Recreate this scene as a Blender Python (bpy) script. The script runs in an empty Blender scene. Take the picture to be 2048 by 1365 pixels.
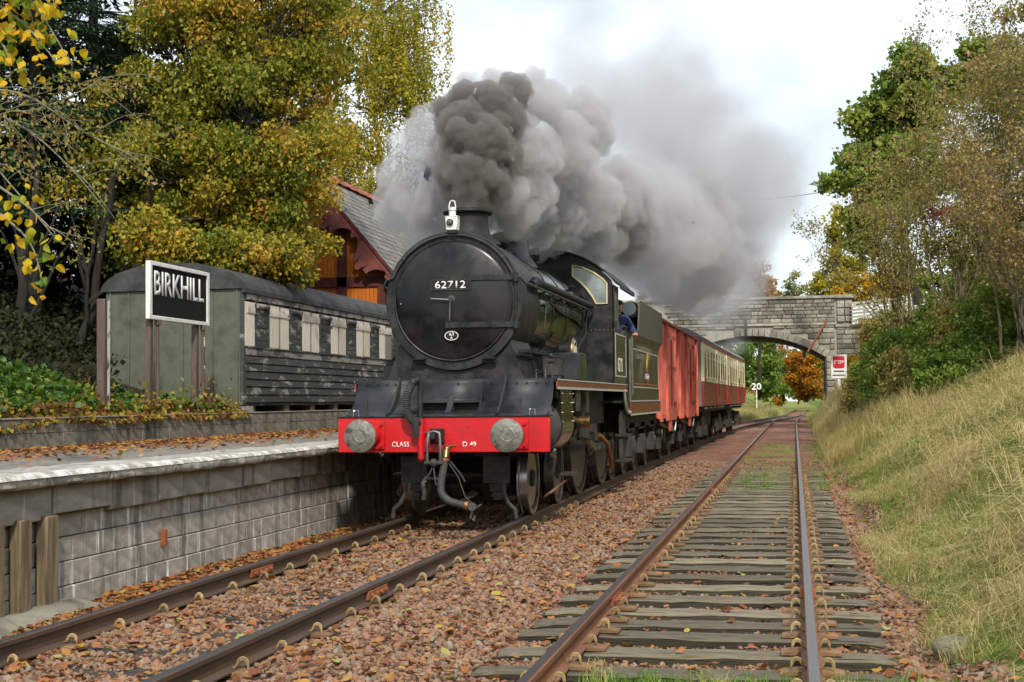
import bpy, bmesh, math, random
import numpy as np
from mathutils import Vector, Matrix, Euler, noise

S = bpy.context.scene
COL = S.collection
RA = math.radians
random.seed(7)
RNG = np.random.default_rng(11)

# ------------------------------------------------------------------ camera
cam_d = bpy.data.cameras.new('camera')
cam_d.lens = 49.99
cam_d.sensor_width = 36.0
cam_d.clip_start = 0.1
cam_d.clip_end = 2000
cam = bpy.data.objects.new('camera', cam_d)
COL.objects.link(cam)
_R = Vector((0.98074, 0.195036, -0.010462))
_U = Vector((0.018504, -0.039455, 0.99905))
_F = Vector((-0.194438, 0.980002, 0.042304))
cam.matrix_world = Matrix(((_R.x, _U.x, -_F.x, 0), (_R.y, _U.y, -_F.y, 0), (_R.z, _U.z, -_F.z, 1.47), (0, 0, 0, 1)))
S.camera = cam

# ------------------------------------------------------------------ world: pale autumn sky with thin white cloud
SUN_EL, SUN_AZ = RA(42), RA(160)         # azimuth measured clockwise from +Y (south-east, behind the camera)
W = bpy.data.worlds.new('World')
S.world = W
W.use_nodes = True
nt = W.node_tree
for n in list(nt.nodes):
    nt.nodes.remove(n)
_o = nt.nodes.new('ShaderNodeOutputWorld')
_b = nt.nodes.new('ShaderNodeBackground')
_sky = nt.nodes.new('ShaderNodeTexSky')
_sky.sky_type = 'NISHITA'
_sky.sun_disc = False
_sky.sun_elevation = SUN_EL
_sky.sun_rotation = SUN_AZ
_sky.air_density = 1.2
_sky.dust_density = 2.5
_tc = nt.nodes.new('ShaderNodeTexCoord')
_mp = nt.nodes.new('ShaderNodeMapping')
_mp.inputs['Scale'].default_value = (1.0, 1.0, 2.6)
_mp.inputs['Location'].default_value = (0.35, 0.2, 0.1)
_nz = nt.nodes.new('ShaderNodeTexNoise')
_nz.inputs['Scale'].default_value = 2.6
_nz.inputs['Detail'].default_value = 7
_nz.inputs['Roughness'].default_value = 0.55
_nz.inputs['Distortion'].default_value = 0.6
_cr = nt.nodes.new('ShaderNodeValToRGB')
_cr.color_ramp.elements[0].position = 0.36
_cr.color_ramp.elements[0].color = (0.55, 0.55, 0.55, 1)
_cr.color_ramp.elements[1].position = 0.62
_cr.color_ramp.elements[1].color = (1, 1, 1, 1)
_mx = nt.nodes.new('ShaderNodeMixRGB')
_mx.inputs[2].default_value = (9.6, 10.5, 11.3, 1)     # bright thin overcast, in the sky's own units
nt.links.new(_tc.outputs['Generated'], _mp.inputs['Vector'])
nt.links.new(_mp.outputs['Vector'], _nz.inputs['Vector'])
nt.links.new(_nz.outputs['Fac'], _cr.inputs['Fac'])
nt.links.new(_cr.outputs['Color'], _mx.inputs[0])
nt.links.new(_sky.outputs['Color'], _mx.inputs[1])
nt.links.new(_mx.outputs['Color'], _b.inputs['Color'])
_b.inputs['Strength'].default_value = 0.095
nt.links.new(_b.outputs['Background'], _o.inputs['Surface'])

sun_d = bpy.data.lights.new('sun', 'SUN')
sun_d.energy = 3.0
sun_d.angle = RA(2.5)
sun_d.color = (1.0, 0.93, 0.82)
sun = bpy.data.objects.new('sun', sun_d)
COL.objects.link(sun)
_d = Vector((math.sin(SUN_AZ) * math.cos(SUN_EL), math.cos(SUN_AZ) * math.cos(SUN_EL), math.sin(SUN_EL)))
sun.rotation_euler = (-_d).to_track_quat('-Z', 'Y').to_euler()
sun.location = _d * 60

S.view_settings.view_transform = 'Standard'
S.view_settings.look = 'None'
S.view_settings.exposure = 0.36
S.view_settings.gamma = 1.0
S.view_settings.use_curve_mapping = False
S.render.engine = 'CYCLES'
S.cycles.max_bounces = 7
S.cycles.diffuse_bounces = 3
S.cycles.glossy_bounces = 3
S.cycles.transmission_bounces = 4
S.cycles.transparent_max_bounces = 12
S.cycles.volume_bounces = 3
S.cycles.use_denoising = True
S.cycles.use_adaptive_sampling = True
S.cycles.adaptive_threshold = 0.02
S.cycles.sample_clamp_indirect = 6
S.cycles.caustics_reflective = False
S.cycles.caustics_refractive = False

# ------------------------------------------------------------------ helpers: materials
def _ramp(t, cols, pos=None, interp='LINEAR'):
    r = t.nodes.new('ShaderNodeValToRGB')
    r.color_ramp.interpolation = interp
    els = r.color_ramp.elements
    k = len(cols)
    pos = pos or [i / (k - 1) for i in range(k)]
    els[0].position, els[-1].position = pos[0], pos[-1]
    while len(els) < k:
        els.new(0.5)
    for i in range(k):
        els[i].position = pos[i]
        c = cols[i]
        els[i].color = (c[0], c[1], c[2], 1)
    return r

def mat(name, c1, c2=None, scale=4.0, rough=0.6, metal=0.0, bump=0.0, bscale=None, stretch=(1, 1, 1),
        vary=0.0, lo=0.38, hi=0.64, c3=None, rough2=None, spec=0.5, coat=0.0, detail=6, polish=None, coords='Object'):
    m = bpy.data.materials.new(name)
    m.use_nodes = True
    t = m.node_tree
    b = t.nodes['Principled BSDF']
    b.inputs['Roughness'].default_value = rough
    b.inputs['Metallic'].default_value = metal
    b.inputs['Specular IOR Level'].default_value = spec
    b.inputs['Coat Weight'].default_value = coat
    L = t.links.new
    tc = t.nodes.new('ShaderNodeTexCoord')
    mp = t.nodes.new('ShaderNodeMapping')
    mp.inputs['Scale'].default_value = stretch
    L(tc.outputs[coords], mp.inputs['Vector'])
    col = None
    if c2 is not None:
        nz = t.nodes.new('ShaderNodeTexNoise')
        nz.inputs['Scale'].default_value = scale
        nz.inputs['Detail'].default_value = detail
        nz.inputs['Roughness'].default_value = 0.62
        L(mp.outputs['Vector'], nz.inputs['Vector'])
        cols = [c1, c2] if c3 is None else [c1, c2, c3]
        pos = [lo, hi] if c3 is None else [lo, (lo + hi) / 2, hi]
        r = _ramp(t, cols, pos)
        L(nz.outputs['Fac'], r.inputs['Fac'])
        col = r.outputs['Color']
        if rough2 is not None:
            mr = t.nodes.new('ShaderNodeMapRange')
            mr.inputs['From Min'].default_value = lo
            mr.inputs['From Max'].default_value = hi
            mr.inputs['To Min'].default_value = rough
            mr.inputs['To Max'].default_value = rough2
            L(nz.outputs['Fac'], mr.inputs['Value'])
            L(mr.outputs['Result'], b.inputs['Roughness'])
    if vary > 0:
        oi = t.nodes.new('ShaderNodeObjectInfo')
        mr = t.nodes.new('ShaderNodeMapRange')
        mr.inputs['To Min'].default_value = 1 - vary
        mr.inputs['To Max'].default_value = 1 + vary
        L(oi.outputs['Random'], mr.inputs['Value'])
        hs = t.nodes.new('ShaderNodeHueSaturation')
        L(mr.outputs['Result'], hs.inputs['Value'])
        if col is None:
            hs.inputs['Color'].default_value = (*c1, 1)
        else:
            L(col, hs.inputs['Color'])
        col = hs.outputs['Color']
    if polish is not None:
        g = t.nodes.new('ShaderNodeNewGeometry')
        sx = t.nodes.new('ShaderNodeSeparateXYZ')
        L(g.outputs['Normal'], sx.inputs[0])
        mr = t.nodes.new('ShaderNodeMapRange')
        mr.inputs['From Min'].default_value = 0.93
        mr.inputs['From Max'].default_value = 0.995
        L(sx.outputs['Z'], mr.inputs['Value'])
        sz = t.nodes.new('ShaderNodeSeparateXYZ')
        L(tc.outputs['Object'], sz.inputs[0])
        gt = t.nodes.new('ShaderNodeMath')
        gt.operation = 'GREATER_THAN'
        gt.inputs[1].default_value = -0.012
        L(sz.outputs['Z'], gt.inputs[0])
        mu = t.nodes.new('ShaderNodeMath')
        mu.operation = 'MULTIPLY'
        L(mr.outputs['Result'], mu.inputs[0])
        L(gt.outputs[0], mu.inputs[1])
        mx = t.nodes.new('ShaderNodeMixRGB')
        L(mu.outputs[0], mx.inputs[0])
        if col is None:
            mx.inputs[1].default_value = (*c1, 1)
        else:
            L(col, mx.inputs[1])
        mx.inputs[2].default_value = (*polish, 1)
        col = mx.outputs['Color']
        L(mu.outputs[0], b.inputs['Metallic'])
        r3 = t.nodes.new('ShaderNodeMapRange')
        r3.inputs['To Min'].default_value = rough
        r3.inputs['To Max'].default_value = 0.38
        L(mu.outputs[0], r3.inputs['Value'])
        L(r3.outputs['Result'], b.inputs['Roughness'])
    if col is None:
        b.inputs['Base Color'].default_value = (*c1, 1)
    else:
        L(col, b.inputs['Base Color'])
    if bump > 0:
        n2 = t.nodes.new('ShaderNodeTexNoise')
        n2.inputs['Scale'].default_value = bscale or scale * 3
        n2.inputs['Detail'].default_value = 5
        L(mp.outputs['Vector'], n2.inputs['Vector'])
        bp = t.nodes.new('ShaderNodeBump')
        bp.inputs['Strength'].default_value = bump
        bp.inputs['Distance'].default_value = 0.02
        L(n2.outputs['Fac'], bp.inputs['Height'])
        L(bp.outputs['Normal'], b.inputs['Normal'])
    return m

def leaf_mat(name, cols, pos=None, trans=0.35, rough=0.55, attr='rnd'):
    m = bpy.data.materials.new(name)
    m.use_nodes = True
    t = m.node_tree
    L = t.links.new
    b = t.nodes['Principled BSDF']
    b.inputs['Roughness'].default_value = rough
    b.inputs['Specular IOR Level'].default_value = 0.3
    if attr == 'object':
        at = t.nodes.new('ShaderNodeObjectInfo')
        fac = at.outputs['Random']
    else:
        at = t.nodes.new('ShaderNodeAttribute')
        at.attribute_name = attr
        fac = at.outputs['Fac']
    r = _ramp(t, cols, pos)
    L(fac, r.inputs['Fac'])
    L(r.outputs['Color'], b.inputs['Base Color'])
    tr = t.nodes.new('ShaderNodeBsdfTranslucent')
    L(r.outputs['Color'], tr.inputs['Color'])
    mx = t.nodes.new('ShaderNodeMixShader')
    mx.inputs[0].default_value = trans
    L(b.outputs[0], mx.inputs[1])
    L(tr.outputs[0], mx.inputs[2])
    L(mx.outputs[0], t.nodes['Material Output'].inputs['Surface'])
    return m

# ------------------------------------------------------------------ helpers: objects
def tag(o, label=None, cat=None, group=None, kind=None):
    if label: o['label'] = label
    if cat: o['category'] = cat
    if group: o['group'] = group
    if kind: o['kind'] = kind
    return o

def empty(name, loc=(0, 0, 0), rz=0.0, label=None, cat=None, group=None, kind=None):
    o = bpy.data.objects.new(name, None)
    o.empty_display_size = 0.2
    COL.objects.link(o)
    o.location = loc
    o.rotation_euler = (0, 0, rz)
    return tag(o, label, cat, group, kind)

def link(name, me, parent=None, loc=None, rot=None, scale=None):
    o = bpy.data.objects.new(name, me)
    COL.objects.link(o)
    if parent is not None: o.parent = parent
    if loc is not None: o.location = loc
    if rot is not None: o.rotation_euler = rot
    if scale is not None: o.scale = scale
    return o

def copy_tree(o, parent=None):
    c = o.copy()
    COL.objects.link(c)
    if parent is not None: c.parent = parent
    for ch in list(o.children):
        copy_tree(ch, c)
    return c

class MB:
    def __init__(s):
        s.v, s.f = [], []
    def add(s, vs, fs):
        k = len(s.v)
        s.v.extend([tuple(p) for p in vs])
        s.f.extend([tuple(i + k for i in f) for f in fs])
        return s
    def box(s, x0, x1, y0, y1, z0, z1):
        return s.add([(x0, y0, z0), (x1, y0, z0), (x1, y1, z0), (x0, y1, z0), (x0, y0, z1), (x1, y0, z1), (x1, y1, z1), (x0, y1, z1)],
                     [(0, 3, 2, 1), (4, 5, 6, 7), (0, 1, 5, 4), (1, 2, 6, 5), (2, 3, 7, 6), (3, 0, 4, 7)])
    def cbox(s, c, d, R=None):
        p = []
        for z in (-1, 1):
            for x, y in ((-1, -1), (1, -1), (1, 1), (-1, 1)):
                q = Vector((x * d[0] / 2, y * d[1] / 2, z * d[2] / 2))
                if R is not None: q = R @ q
                p.append(q + Vector(c))
        return s.add(p, [(0, 3, 2, 1), (4, 5, 6, 7), (0, 1, 5, 4), (1, 2, 6, 5), (2, 3, 7, 6), (3, 0, 4, 7)])
    def bar(s, p0, p1, w, h, up=(0, 0, 1)):
        p0, p1 = Vector(p0), Vector(p1)
        d = (p1 - p0)
        l = d.length
        d.normalize()
        sd = d.cross(Vector(up))
        if sd.length < 1e-4: sd = d.cross(Vector((1, 0, 0)))
        sd.normalize()
        u = sd.cross(d)
        R = Matrix((sd, d, u)).transposed()
        return s.cbox((p0 + p1) / 2, (w, l, h), R)
    def tube(s, pts, r, n=8, caps=True, flat=1.0):
        pts = [Vector(p) for p in pts]
        m = len(pts)
        rs = r if isinstance(r, (list, tuple)) else [r] * m
        t0 = (pts[1] - pts[0]).normalized()
        a = Vector((0, 0, 1)) if abs(t0.z) < 0.9 else Vector((1, 0, 0))
        nrm = (a - t0 * a.dot(t0)).normalized()
        vs, fs = [], []
        for i in range(m):
            t = (pts[min(i + 1, m - 1)] - pts[max(i - 1, 0)]).normalized()
            nrm = (nrm - t * nrm.dot(t)).normalized()
            bn = t.cross(nrm)
            for k in range(n):
                an = 2 * math.pi * k / n
                vs.append(pts[i] + nrm * (math.cos(an) * rs[i]) + bn * (math.sin(an) * rs[i] * flat))
        for i in range(m - 1):
            for k in range(n):
                fs.append((i * n + k, i * n + (k + 1) % n, (i + 1) * n + (k + 1) % n, (i + 1) * n + k))
        if caps:
            fs.append(tuple(range(n - 1, -1, -1)))
            fs.append(tuple((m - 1) * n + k for k in range(n)))
        return s.add(vs, fs)
    def cyl(s, p0, p1, r0, r1=None, n=24):
        return s.tube([p0, p1], [r0, r0 if r1 is None else r1], n)
    def lathe(s, prof, o=(0, 0, 0), ax='z', n=32, a0=0, a1=2 * math.pi):
        o = Vector(o)
        E = {'x': ((0, 1, 0), (0, 0, 1), (1, 0, 0)), 'y': ((0, 0, 1), (1, 0, 0), (0, 1, 0)), 'z': ((1, 0, 0), (0, 1, 0), (0, 0, 1))}[ax]
        e0, e1, e2 = (Vector(q) for q in E)
        full = abs(a1 - a0) > 6.28
        cnt = n if full else n + 1
        vs, fs = [], []
        for r, h in prof:
            for k in range(cnt):
                an = a0 + (a1 - a0) * k / n
                vs.append(o + e0 * (r * math.cos(an)) + e1 * (r * math.sin(an)) + e2 * h)
        for i in range(len(prof) - 1):
            for k in range(n if full else n):
                k2 = (k + 1) % cnt if full else k + 1
                fs.append((i * cnt + k, i * cnt + k2, (i + 1) * cnt + k2, (i + 1) * cnt + k))
        if full:
            if prof[0][0] > 1e-5: fs.append(tuple(range(cnt - 1, -1, -1)))
            if prof[-1][0] > 1e-5: fs.append(tuple((len(prof) - 1) * cnt + k for k in range(cnt)))
        return s.add(vs, fs)
    def prism(s, poly, ax, a, b):
        def P(u, v, w):
            return {'x': (w, u, v), 'y': (u, w, v), 'z': (u, v, w)}[ax]
        n = len(poly)
        vs = [P(u, v, a) for u, v in poly] + [P(u, v, b) for u, v in poly]
        fs = [tuple(range(n)), tuple(range(2 * n - 1, n - 1, -1))]
        fs += [(i, (i + 1) % n, n + (i + 1) % n, n + i) for i in range(n)]
        return s.add(vs, fs)
    def grid(s, rows):
        m, n = len(rows), len(rows[0])
        vs = [p for r in rows for p in r]
        return s.add(vs, [(i * n + j, i * n + j + 1, (i + 1) * n + j + 1, (i + 1) * n + j) for i in range(m - 1) for j in range(n - 1)])
    def sphere(s, c, r, nu=16, nv=10):
        r = r if isinstance(r, (tuple, list)) else (r, r, r)
        vs, fs = [], []
        for i in range(nv + 1):
            th = math.pi * i / nv
            for k in range(nu):
                p = 2 * math.pi * k / nu
                vs.append((c[0] + r[0] * math.sin(th) * math.cos(p), c[1] + r[1] * math.sin(th) * math.sin(p), c[2] + r[2] * math.cos(th)))
        for i in range(nv):
            for k in range(nu):
                fs.append((i * nu + k, (i + 1) * nu + k, (i + 1) * nu + (k + 1) % nu, i * nu + (k + 1) % nu))
        return s.add(vs, fs)
    def mesh(s, name, m=None, smooth=True, sharp=38, clean=True):
        me = bpy.data.meshes.new(name)
        me.from_pydata(s.v, [], s.f)
        if clean:
            bm = bmesh.new()
            bm.from_mesh(me)
            bmesh.ops.remove_doubles(bm, verts=bm.verts, dist=1e-5)
            bmesh.ops.recalc_face_normals(bm, faces=bm.faces)
            bm.to_mesh(me)
            bm.free()
        if smooth:
            me.polygons.foreach_set('use_smooth', [True] * len(me.polygons))
            me.set_sharp_from_angle(angle=RA(sharp))
        if m is not None: me.materials.append(m)
        me.update()
        return me
    def build(s, name, m=None, parent=None, bevel=0.0, seg=1, smooth=True, sharp=38, clean=True, label=None):
        o = link(name, s.mesh(name, m, smooth, sharp, clean), parent)
        if bevel > 0:
            md = o.modifiers.new('bevel', 'BEVEL')
            md.width = bevel
            md.segments = seg
            md.limit_method = 'ANGLE'
            md.angle_limit = RA(40)
        if label: o['label'] = label
        return o

def solid(o, th, off=0.0):
    md = o.modifiers.new('solid', 'SOLIDIFY')
    md.thickness = th
    md.offset = off
    return o

def text(s, name, width, height, M, m, parent, depth=0.004, bold=0.0):
    """flat lettering fitted to width x height, standing in the plane given by matrix M (x right, y up)"""
    cu = bpy.data.curves.new(name, 'FONT')
    cu.body = s
    cu.extrude = 0.0
    cu.offset = bold
    cu.resolution_u = 3
    to = bpy.data.objects.new('tmp', cu)
    COL.objects.link(to)
    dg = bpy.context.evaluated_depsgraph_get()
    me = bpy.data.meshes.new_from_object(to.evaluated_get(dg))
    COL.objects.unlink(to)
    bpy.data.objects.remove(to)
    n = len(me.vertices)
    co = np.empty(n * 3)
    me.vertices.foreach_get('co', co)
    co = co.reshape(-1, 3)
    mn, mx = co.min(0), co.max(0)
    co[:, 0] = (co[:, 0] - (mn[0] + mx[0]) / 2) * width / (mx[0] - mn[0])
    co[:, 1] = (co[:, 1] - (mn[1] + mx[1]) / 2) * height / (mx[1] - mn[1])
    co[:, 2] = 0
    me.vertices.foreach_set('co', co.ravel())
    me.transform(M)
    me.materials.clear()
    me.materials.append(m)
    me.name = name
    o = link(name, me, parent)
    solid(o, depth, 0.0)
    return o

def frame(o, xdir, ydir):
    x, y = Vector(xdir).normalized(), Vector(ydir).normalized()
    z = x.cross(y)
    return Matrix(((x.x, y.x, z.x, o[0]), (x.y, y.y, z.y, o[1]), (x.z, y.z, z.z, o[2]), (0, 0, 0, 1)))

def arc(c, r, a0, a1, n):
    return [(c[0] + r * math.cos(a0 + (a1 - a0) * i / n), c[1] + r * math.sin(a0 + (a1 - a0) * i / n)) for i in range(n + 1)]

def rotmats(n, up_bias=0.0, rng=RNG):
    """n random rotation matrices; columns = leaf side, leaf length, leaf normal"""
    d = rng.normal(size=(n, 3))
    d[:, 2] -= up_bias                      # droop
    d /= np.linalg.norm(d, axis=1)[:, None]
    a = rng.normal(size=(n, 3))
    a[:, 2] += 0.8
    sd = np.cross(d, a)
    sd /= np.linalg.norm(sd, axis=1)[:, None] + 1e-9
    nm = np.cross(sd, d)
    return sd, d, nm

def leaves_mesh(name, C, size, m, width=0.62, droop=0.4, rnd=None, fold=0.18, dirs=None):
    n = len(C)
    sd, d, nm = rotmats(n, droop) if dirs is None else dirs
    sz = (np.ones(n) * size * RNG.uniform(0.65, 1.3, n))[:, None]
    V = np.empty((n, 4, 3))
    V[:, 0] = C
    V[:, 1] = C + d * sz * 0.5 + sd * sz * width * 0.5 + nm * sz * fold
    V[:, 2] = C + d * sz
    V[:, 3] = C + d * sz * 0.5 - sd * sz * width * 0.5 + nm * sz * fold
    me = bpy.data.meshes.new(name)
    me.vertices.add(n * 4)
    me.loops.add(n * 4)
    me.polygons.add(n)
    me.vertices.foreach_set('co', V.reshape(-1).astype(np.float32))
    me.loops.foreach_set('vertex_index', np.arange(n * 4, dtype=np.int32))
    me.polygons.foreach_set('loop_start', np.arange(0, n * 4, 4, dtype=np.int32))
    me.update(calc_edges=True)
    at = me.attributes.new('rnd', 'FLOAT', 'FACE')
    at.data.foreach_set('value', (RNG.random(n) if rnd is None else rnd).astype(np.float32))
    me.materials.append(m)
    return me

def gn_scatter(name, P, rot, scl, idx, templates, m=None):
    """a point mesh that instances templates; used only for uncountable stuff"""
    me = bpy.data.meshes.new(name)
    n = len(P)
    me.vertices.add(n)
    me.vertices.foreach_set('co', np.asarray(P, np.float32).ravel())
    a = me.attributes.new('rot', 'FLOAT_VECTOR', 'POINT')
    a.data.foreach_set('vector', np.asarray(rot, np.float32).ravel())
    a = me.attributes.new('scl', 'FLOAT', 'POINT')
    a.data.foreach_set('value', np.asarray(scl, np.float32))
    a = me.attributes.new('idx', 'INT', 'POINT')
    a.data.foreach_set('value', np.asarray(idx, np.int32))
    o = link(name, me)
    c = bpy.data.collections.new(name + '_pieces')
    for i, t in enumerate(templates):
        t.name = '%s_piece_%02d' % (name, i)
        c.objects.link(t)
    g = bpy.data.node_groups.new(name, 'GeometryNodeTree')
    g.interface.new_socket('Geometry', in_out='INPUT', socket_type='NodeSocketGeometry')
    g.interface.new_socket('Geometry', in_out='OUTPUT', socket_type='NodeSocketGeometry')
    N = g.nodes.new
    L = g.links.new
    gi, go = N('NodeGroupInput'), N('NodeGroupOutput')
    ci = N('GeometryNodeCollectionInfo')
    ci.inputs['Collection'].default_value = c
    ci.inputs['Separate Children'].default_value = True
    ci.inputs['Reset Children'].default_value = True
    ip = N('GeometryNodeInstanceOnPoints')
    ip.inputs['Pick Instance'].default_value = True
    def na(nm, dt):
        q = N('GeometryNodeInputNamedAttribute')
        q.data_type = dt
        q.inputs['Name'].default_value = nm
        return q.outputs['Attribute']
    er = N('FunctionNodeEulerToRotation')
    L(na('rot', 'FLOAT_VECTOR'), er.inputs[0])
    L(gi.outputs[0], ip.inputs['Points'])
    L(ci.outputs[0], ip.inputs['Instance'])
    L(na('idx', 'INT'), ip.inputs['Instance Index'])
    L(er.outputs[0], ip.inputs['Rotation'])
    L(na('scl', 'FLOAT'), ip.inputs['Scale'])
    L(ip.outputs[0], go.inputs[0])
    md = o.modifiers.new('scatter', 'NODES')
    md.node_group = g
    o['kind'] = 'stuff'
    return o

def piece(me):
    return bpy.data.objects.new('piece', me)

def sstep(a, b, x):
    t = np.clip((x - a) / (b - a), 0, 1)
    return t * t * (3 - 2 * t)
# ------------------------------------------------------------------ materials
M = {}
M['black'] = mat('black_paint', (0.010, 0.011, 0.013), (0.030, 0.031, 0.034), 3.0, rough=0.26, rough2=0.5, bump=0.06, bscale=2.0, coat=0.15)
M['smokebox'] = mat('smokebox_black', (0.007, 0.008, 0.009), (0.034, 0.033, 0.032), 5.0, rough=0.34, rough2=0.6, bump=0.08, bscale=14, spec=.34)
M['door'] = mat('smokebox_door_black', (0.004, 0.0045, 0.005), (0.020, 0.0195, 0.019), 2.6, rough=0.20, rough2=0.42, bump=0.05, bscale=5, detail=9, spec=.34)
M['frame'] = mat('frame_black', (0.007, 0.007, 0.008), (0.022, 0.021, 0.02), 5.0, rough=0.5, rough2=0.7, bump=0.15, spec=.3)
M['frame_grey'] = mat('frame_grey', (0.028, 0.027, 0.026), (0.06, 0.056, 0.05), 6.0, rough=0.6, bump=0.2, spec=.3)
M['boiler'] = mat('boiler_black_green', (0.010, 0.013, 0.008), (0.022, 0.026, 0.014), 2.0, rough=0.16, rough2=0.24, coat=0.5, bump=0.02, bscale=3)
M['apron'] = mat('apron_black', (0.016, 0.018, 0.022), (0.042, 0.045, 0.052), 3.5, rough=0.38, rough2=0.55, bump=0.08, bscale=9, spec=.3)
M['red'] = mat('buffer_beam_red', (0.55, 0.008, 0.012), (0.47, 0.008, 0.012), 5.0, rough=0.36, rough2=.6, bump=0.12, bscale=26, lo=.42, hi=.74, c3=(0.22, 0.018, 0.014), detail=9)
M['steel'] = mat('buffer_steel', (0.16, 0.155, 0.14), (0.27, 0.26, 0.23), 9.0, rough=0.48, metal=0.7, bump=0.2, c3=(0.10, 0.09, 0.07))
M['bright_steel'] = mat('bright_steel', (0.42, 0.42, 0.41), (0.30, 0.29, 0.27), 6.0, rough=0.28, metal=0.95)
M['motion'] = mat('motion_steel', (0.10, 0.10, 0.10), (0.22, 0.21, 0.2), 5.0, rough=0.4, metal=0.8)
M['brass'] = mat('brass', (0.36, 0.24, 0.10), (0.20, 0.12, 0.055), 8.0, rough=0.32, metal=0.9)
M['copper'] = mat('copper_pipe', (0.32, 0.14, 0.07), (0.18, 0.09, 0.05), 6.0, rough=0.45, metal=0.6)
M['white'] = mat('white_paint', (0.78, 0.78, 0.75), (0.66, 0.65, 0.60), 7.0, rough=0.45)
M['letter'] = mat('lettering_white', (0.80, 0.80, 0.77), rough=0.5)
M['cream_letter'] = mat('lettering_cream', (0.62, 0.60, 0.42), rough=0.5)
M['rubber'] = mat('rubber_hose', (0.022, 0.022, 0.021), (0.05, 0.05, 0.048), 8.0, rough=0.7, bump=0.2)
M['glass'] = mat('window_glass', (0.16, 0.20, 0.20), (0.34, 0.38, 0.38), 1.6, rough=0.08, spec=0.8)
M['dark_glass'] = mat('dark_window_glass', (0.07, 0.075, 0.065), (0.12, 0.125, 0.11), 1.2, rough=0.3, spec=0.25)
M['valance'] = mat('valance_red_brown', (0.22, 0.06, 0.022), (0.13, 0.05, 0.03), 3.0, rough=0.4)
M['lining'] = mat('lining_grey', (0.42, 0.43, 0.38), rough=0.5)
M['orange_lining'] = mat('lining_orange', (0.34, 0.11, 0.03), rough=0.5)
M['tender'] = mat('tender_green_black', (0.018, 0.018, 0.012), (0.050, 0.043, 0.025), 1.6, rough=0.28, rough2=0.5, stretch=(1, 3.0, 0.5), bump=0.05, coat=0.2)
M['tender_flare'] = mat('tender_flare_green', (0.050, 0.050, 0.030), (0.085, 0.078, 0.05), 2.5, rough=0.45, stretch=(1, 3, 0.6))
M['yellow'] = mat('emblem_yellow', (0.75, 0.42, 0.02), rough=0.5)
M['emblem_red'] = mat('emblem_red', (0.5, 0.09, 0.05), rough=0.5)
M['van'] = mat('van_bauxite', (0.80, 0.215, 0.13), (0.46, 0.09, 0.055), 3.2, rough=0.65, stretch=(1, 3.5, 0.35), bump=0.2, bscale=20, c3=(0.68, 0.165, 0.10), lo=.36, hi=.72, detail=9, vary=.10)
M['van_dark'] = mat('van_bauxite_dark', (0.33, 0.05, 0.04), (0.26, 0.04, 0.03), 3, rough=0.6)
M['roof_black'] = mat('roof_black', (0.030, 0.031, 0.034), (0.06, 0.06, 0.065), 2.0, rough=0.7)
M['roof_grey'] = mat('coach_roof_grey', (0.22, 0.24, 0.26), (0.15, 0.165, 0.18), 1.2, rough=0.6)
M['cream'] = mat('coach_cream', (0.74, 0.66, 0.40), (0.66, 0.58, 0.35), 2.0, rough=0.4)
M['crimson'] = mat('coach_crimson', (0.26, 0.03, 0.02), (0.17, 0.035, 0.022), 1.5, rough=0.45, coat=0.05)
M['bright_red'] = mat('coach_corner_red', (0.5, 0.015, 0.018), rough=0.4)
M['gangway'] = mat('gangway_grey', (0.09, 0.105, 0.115), (0.14, 0.15, 0.15), 2.0, rough=0.6)
M['skin'] = mat('skin', (0.50, 0.24, 0.17), rough=0.6)
M['overall'] = mat('blue_overalls', (0.02, 0.035, 0.10), (0.035, 0.055, 0.14), 12, rough=0.9)
M['hair'] = mat('dark_cap', (0.02, 0.02, 0.02), rough=0.8)
M['rail_rust'] = mat('rail_rust', (0.150, 0.058, 0.025), (0.21, 0.088, 0.04), 3.0, rough=0.75, bump=0.15, bscale=30, stretch=(1, 0.35, 1), polish=(0.17, 0.13, 0.12))
M['rail_shiny'] = mat('rail_rust_shiny_top', (0.15, 0.060, 0.028), (0.21, 0.09, 0.045), 3.0, rough=0.75, bump=0.15, bscale=30, stretch=(1, 0.35, 1), polish=(0.22, 0.185, 0.17))
M['rail_dark'] = mat('rail_dark', (0.060, 0.036, 0.024), (0.095, 0.055, 0.032), 3.0, rough=0.65, bump=0.12, bscale=30, stretch=(1, 0.35, 1), polish=(0.20, 0.20, 0.22))
M['fishplate'] = mat('fishplate_rust', (0.22, 0.06, 0.022), (0.30, 0.10, 0.04), 12, rough=0.85, bump=0.3)
M['baseplate'] = mat('baseplate_rust', (0.14, 0.075, 0.036), (0.22, 0.12, 0.055), 10, rough=0.85, bump=0.3, vary=0.25)
M['clip'] = mat('clip_ochre', (0.30, 0.20, 0.08), (0.40, 0.30, 0.15), 20, rough=0.75, bump=0.2, vary=0.3)
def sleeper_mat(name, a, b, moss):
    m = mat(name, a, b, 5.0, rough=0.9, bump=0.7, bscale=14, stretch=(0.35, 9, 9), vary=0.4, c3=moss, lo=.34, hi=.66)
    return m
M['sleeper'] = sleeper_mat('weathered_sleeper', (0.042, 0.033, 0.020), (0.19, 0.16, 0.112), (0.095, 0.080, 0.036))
M['sleeper_side'] = sleeper_mat('darker_sleeper_side', (0.014, 0.012, 0.009), (0.05, 0.045, 0.026), (0.03, 0.026, 0.016))
M['sleeper_dark'] = sleeper_mat('dark_sleeper', (0.022, 0.020, 0.016), (0.055, 0.05, 0.04), (0.05, 0.05, 0.025))
M['concrete'] = mat('platform_concrete', (0.20, 0.185, 0.165), (0.30, 0.28, 0.25), 2.4, rough=0.9, bump=0.4, bscale=30, vary=0.14, c3=(0.24, 0.22, 0.19))
M['stone'] = None

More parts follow.
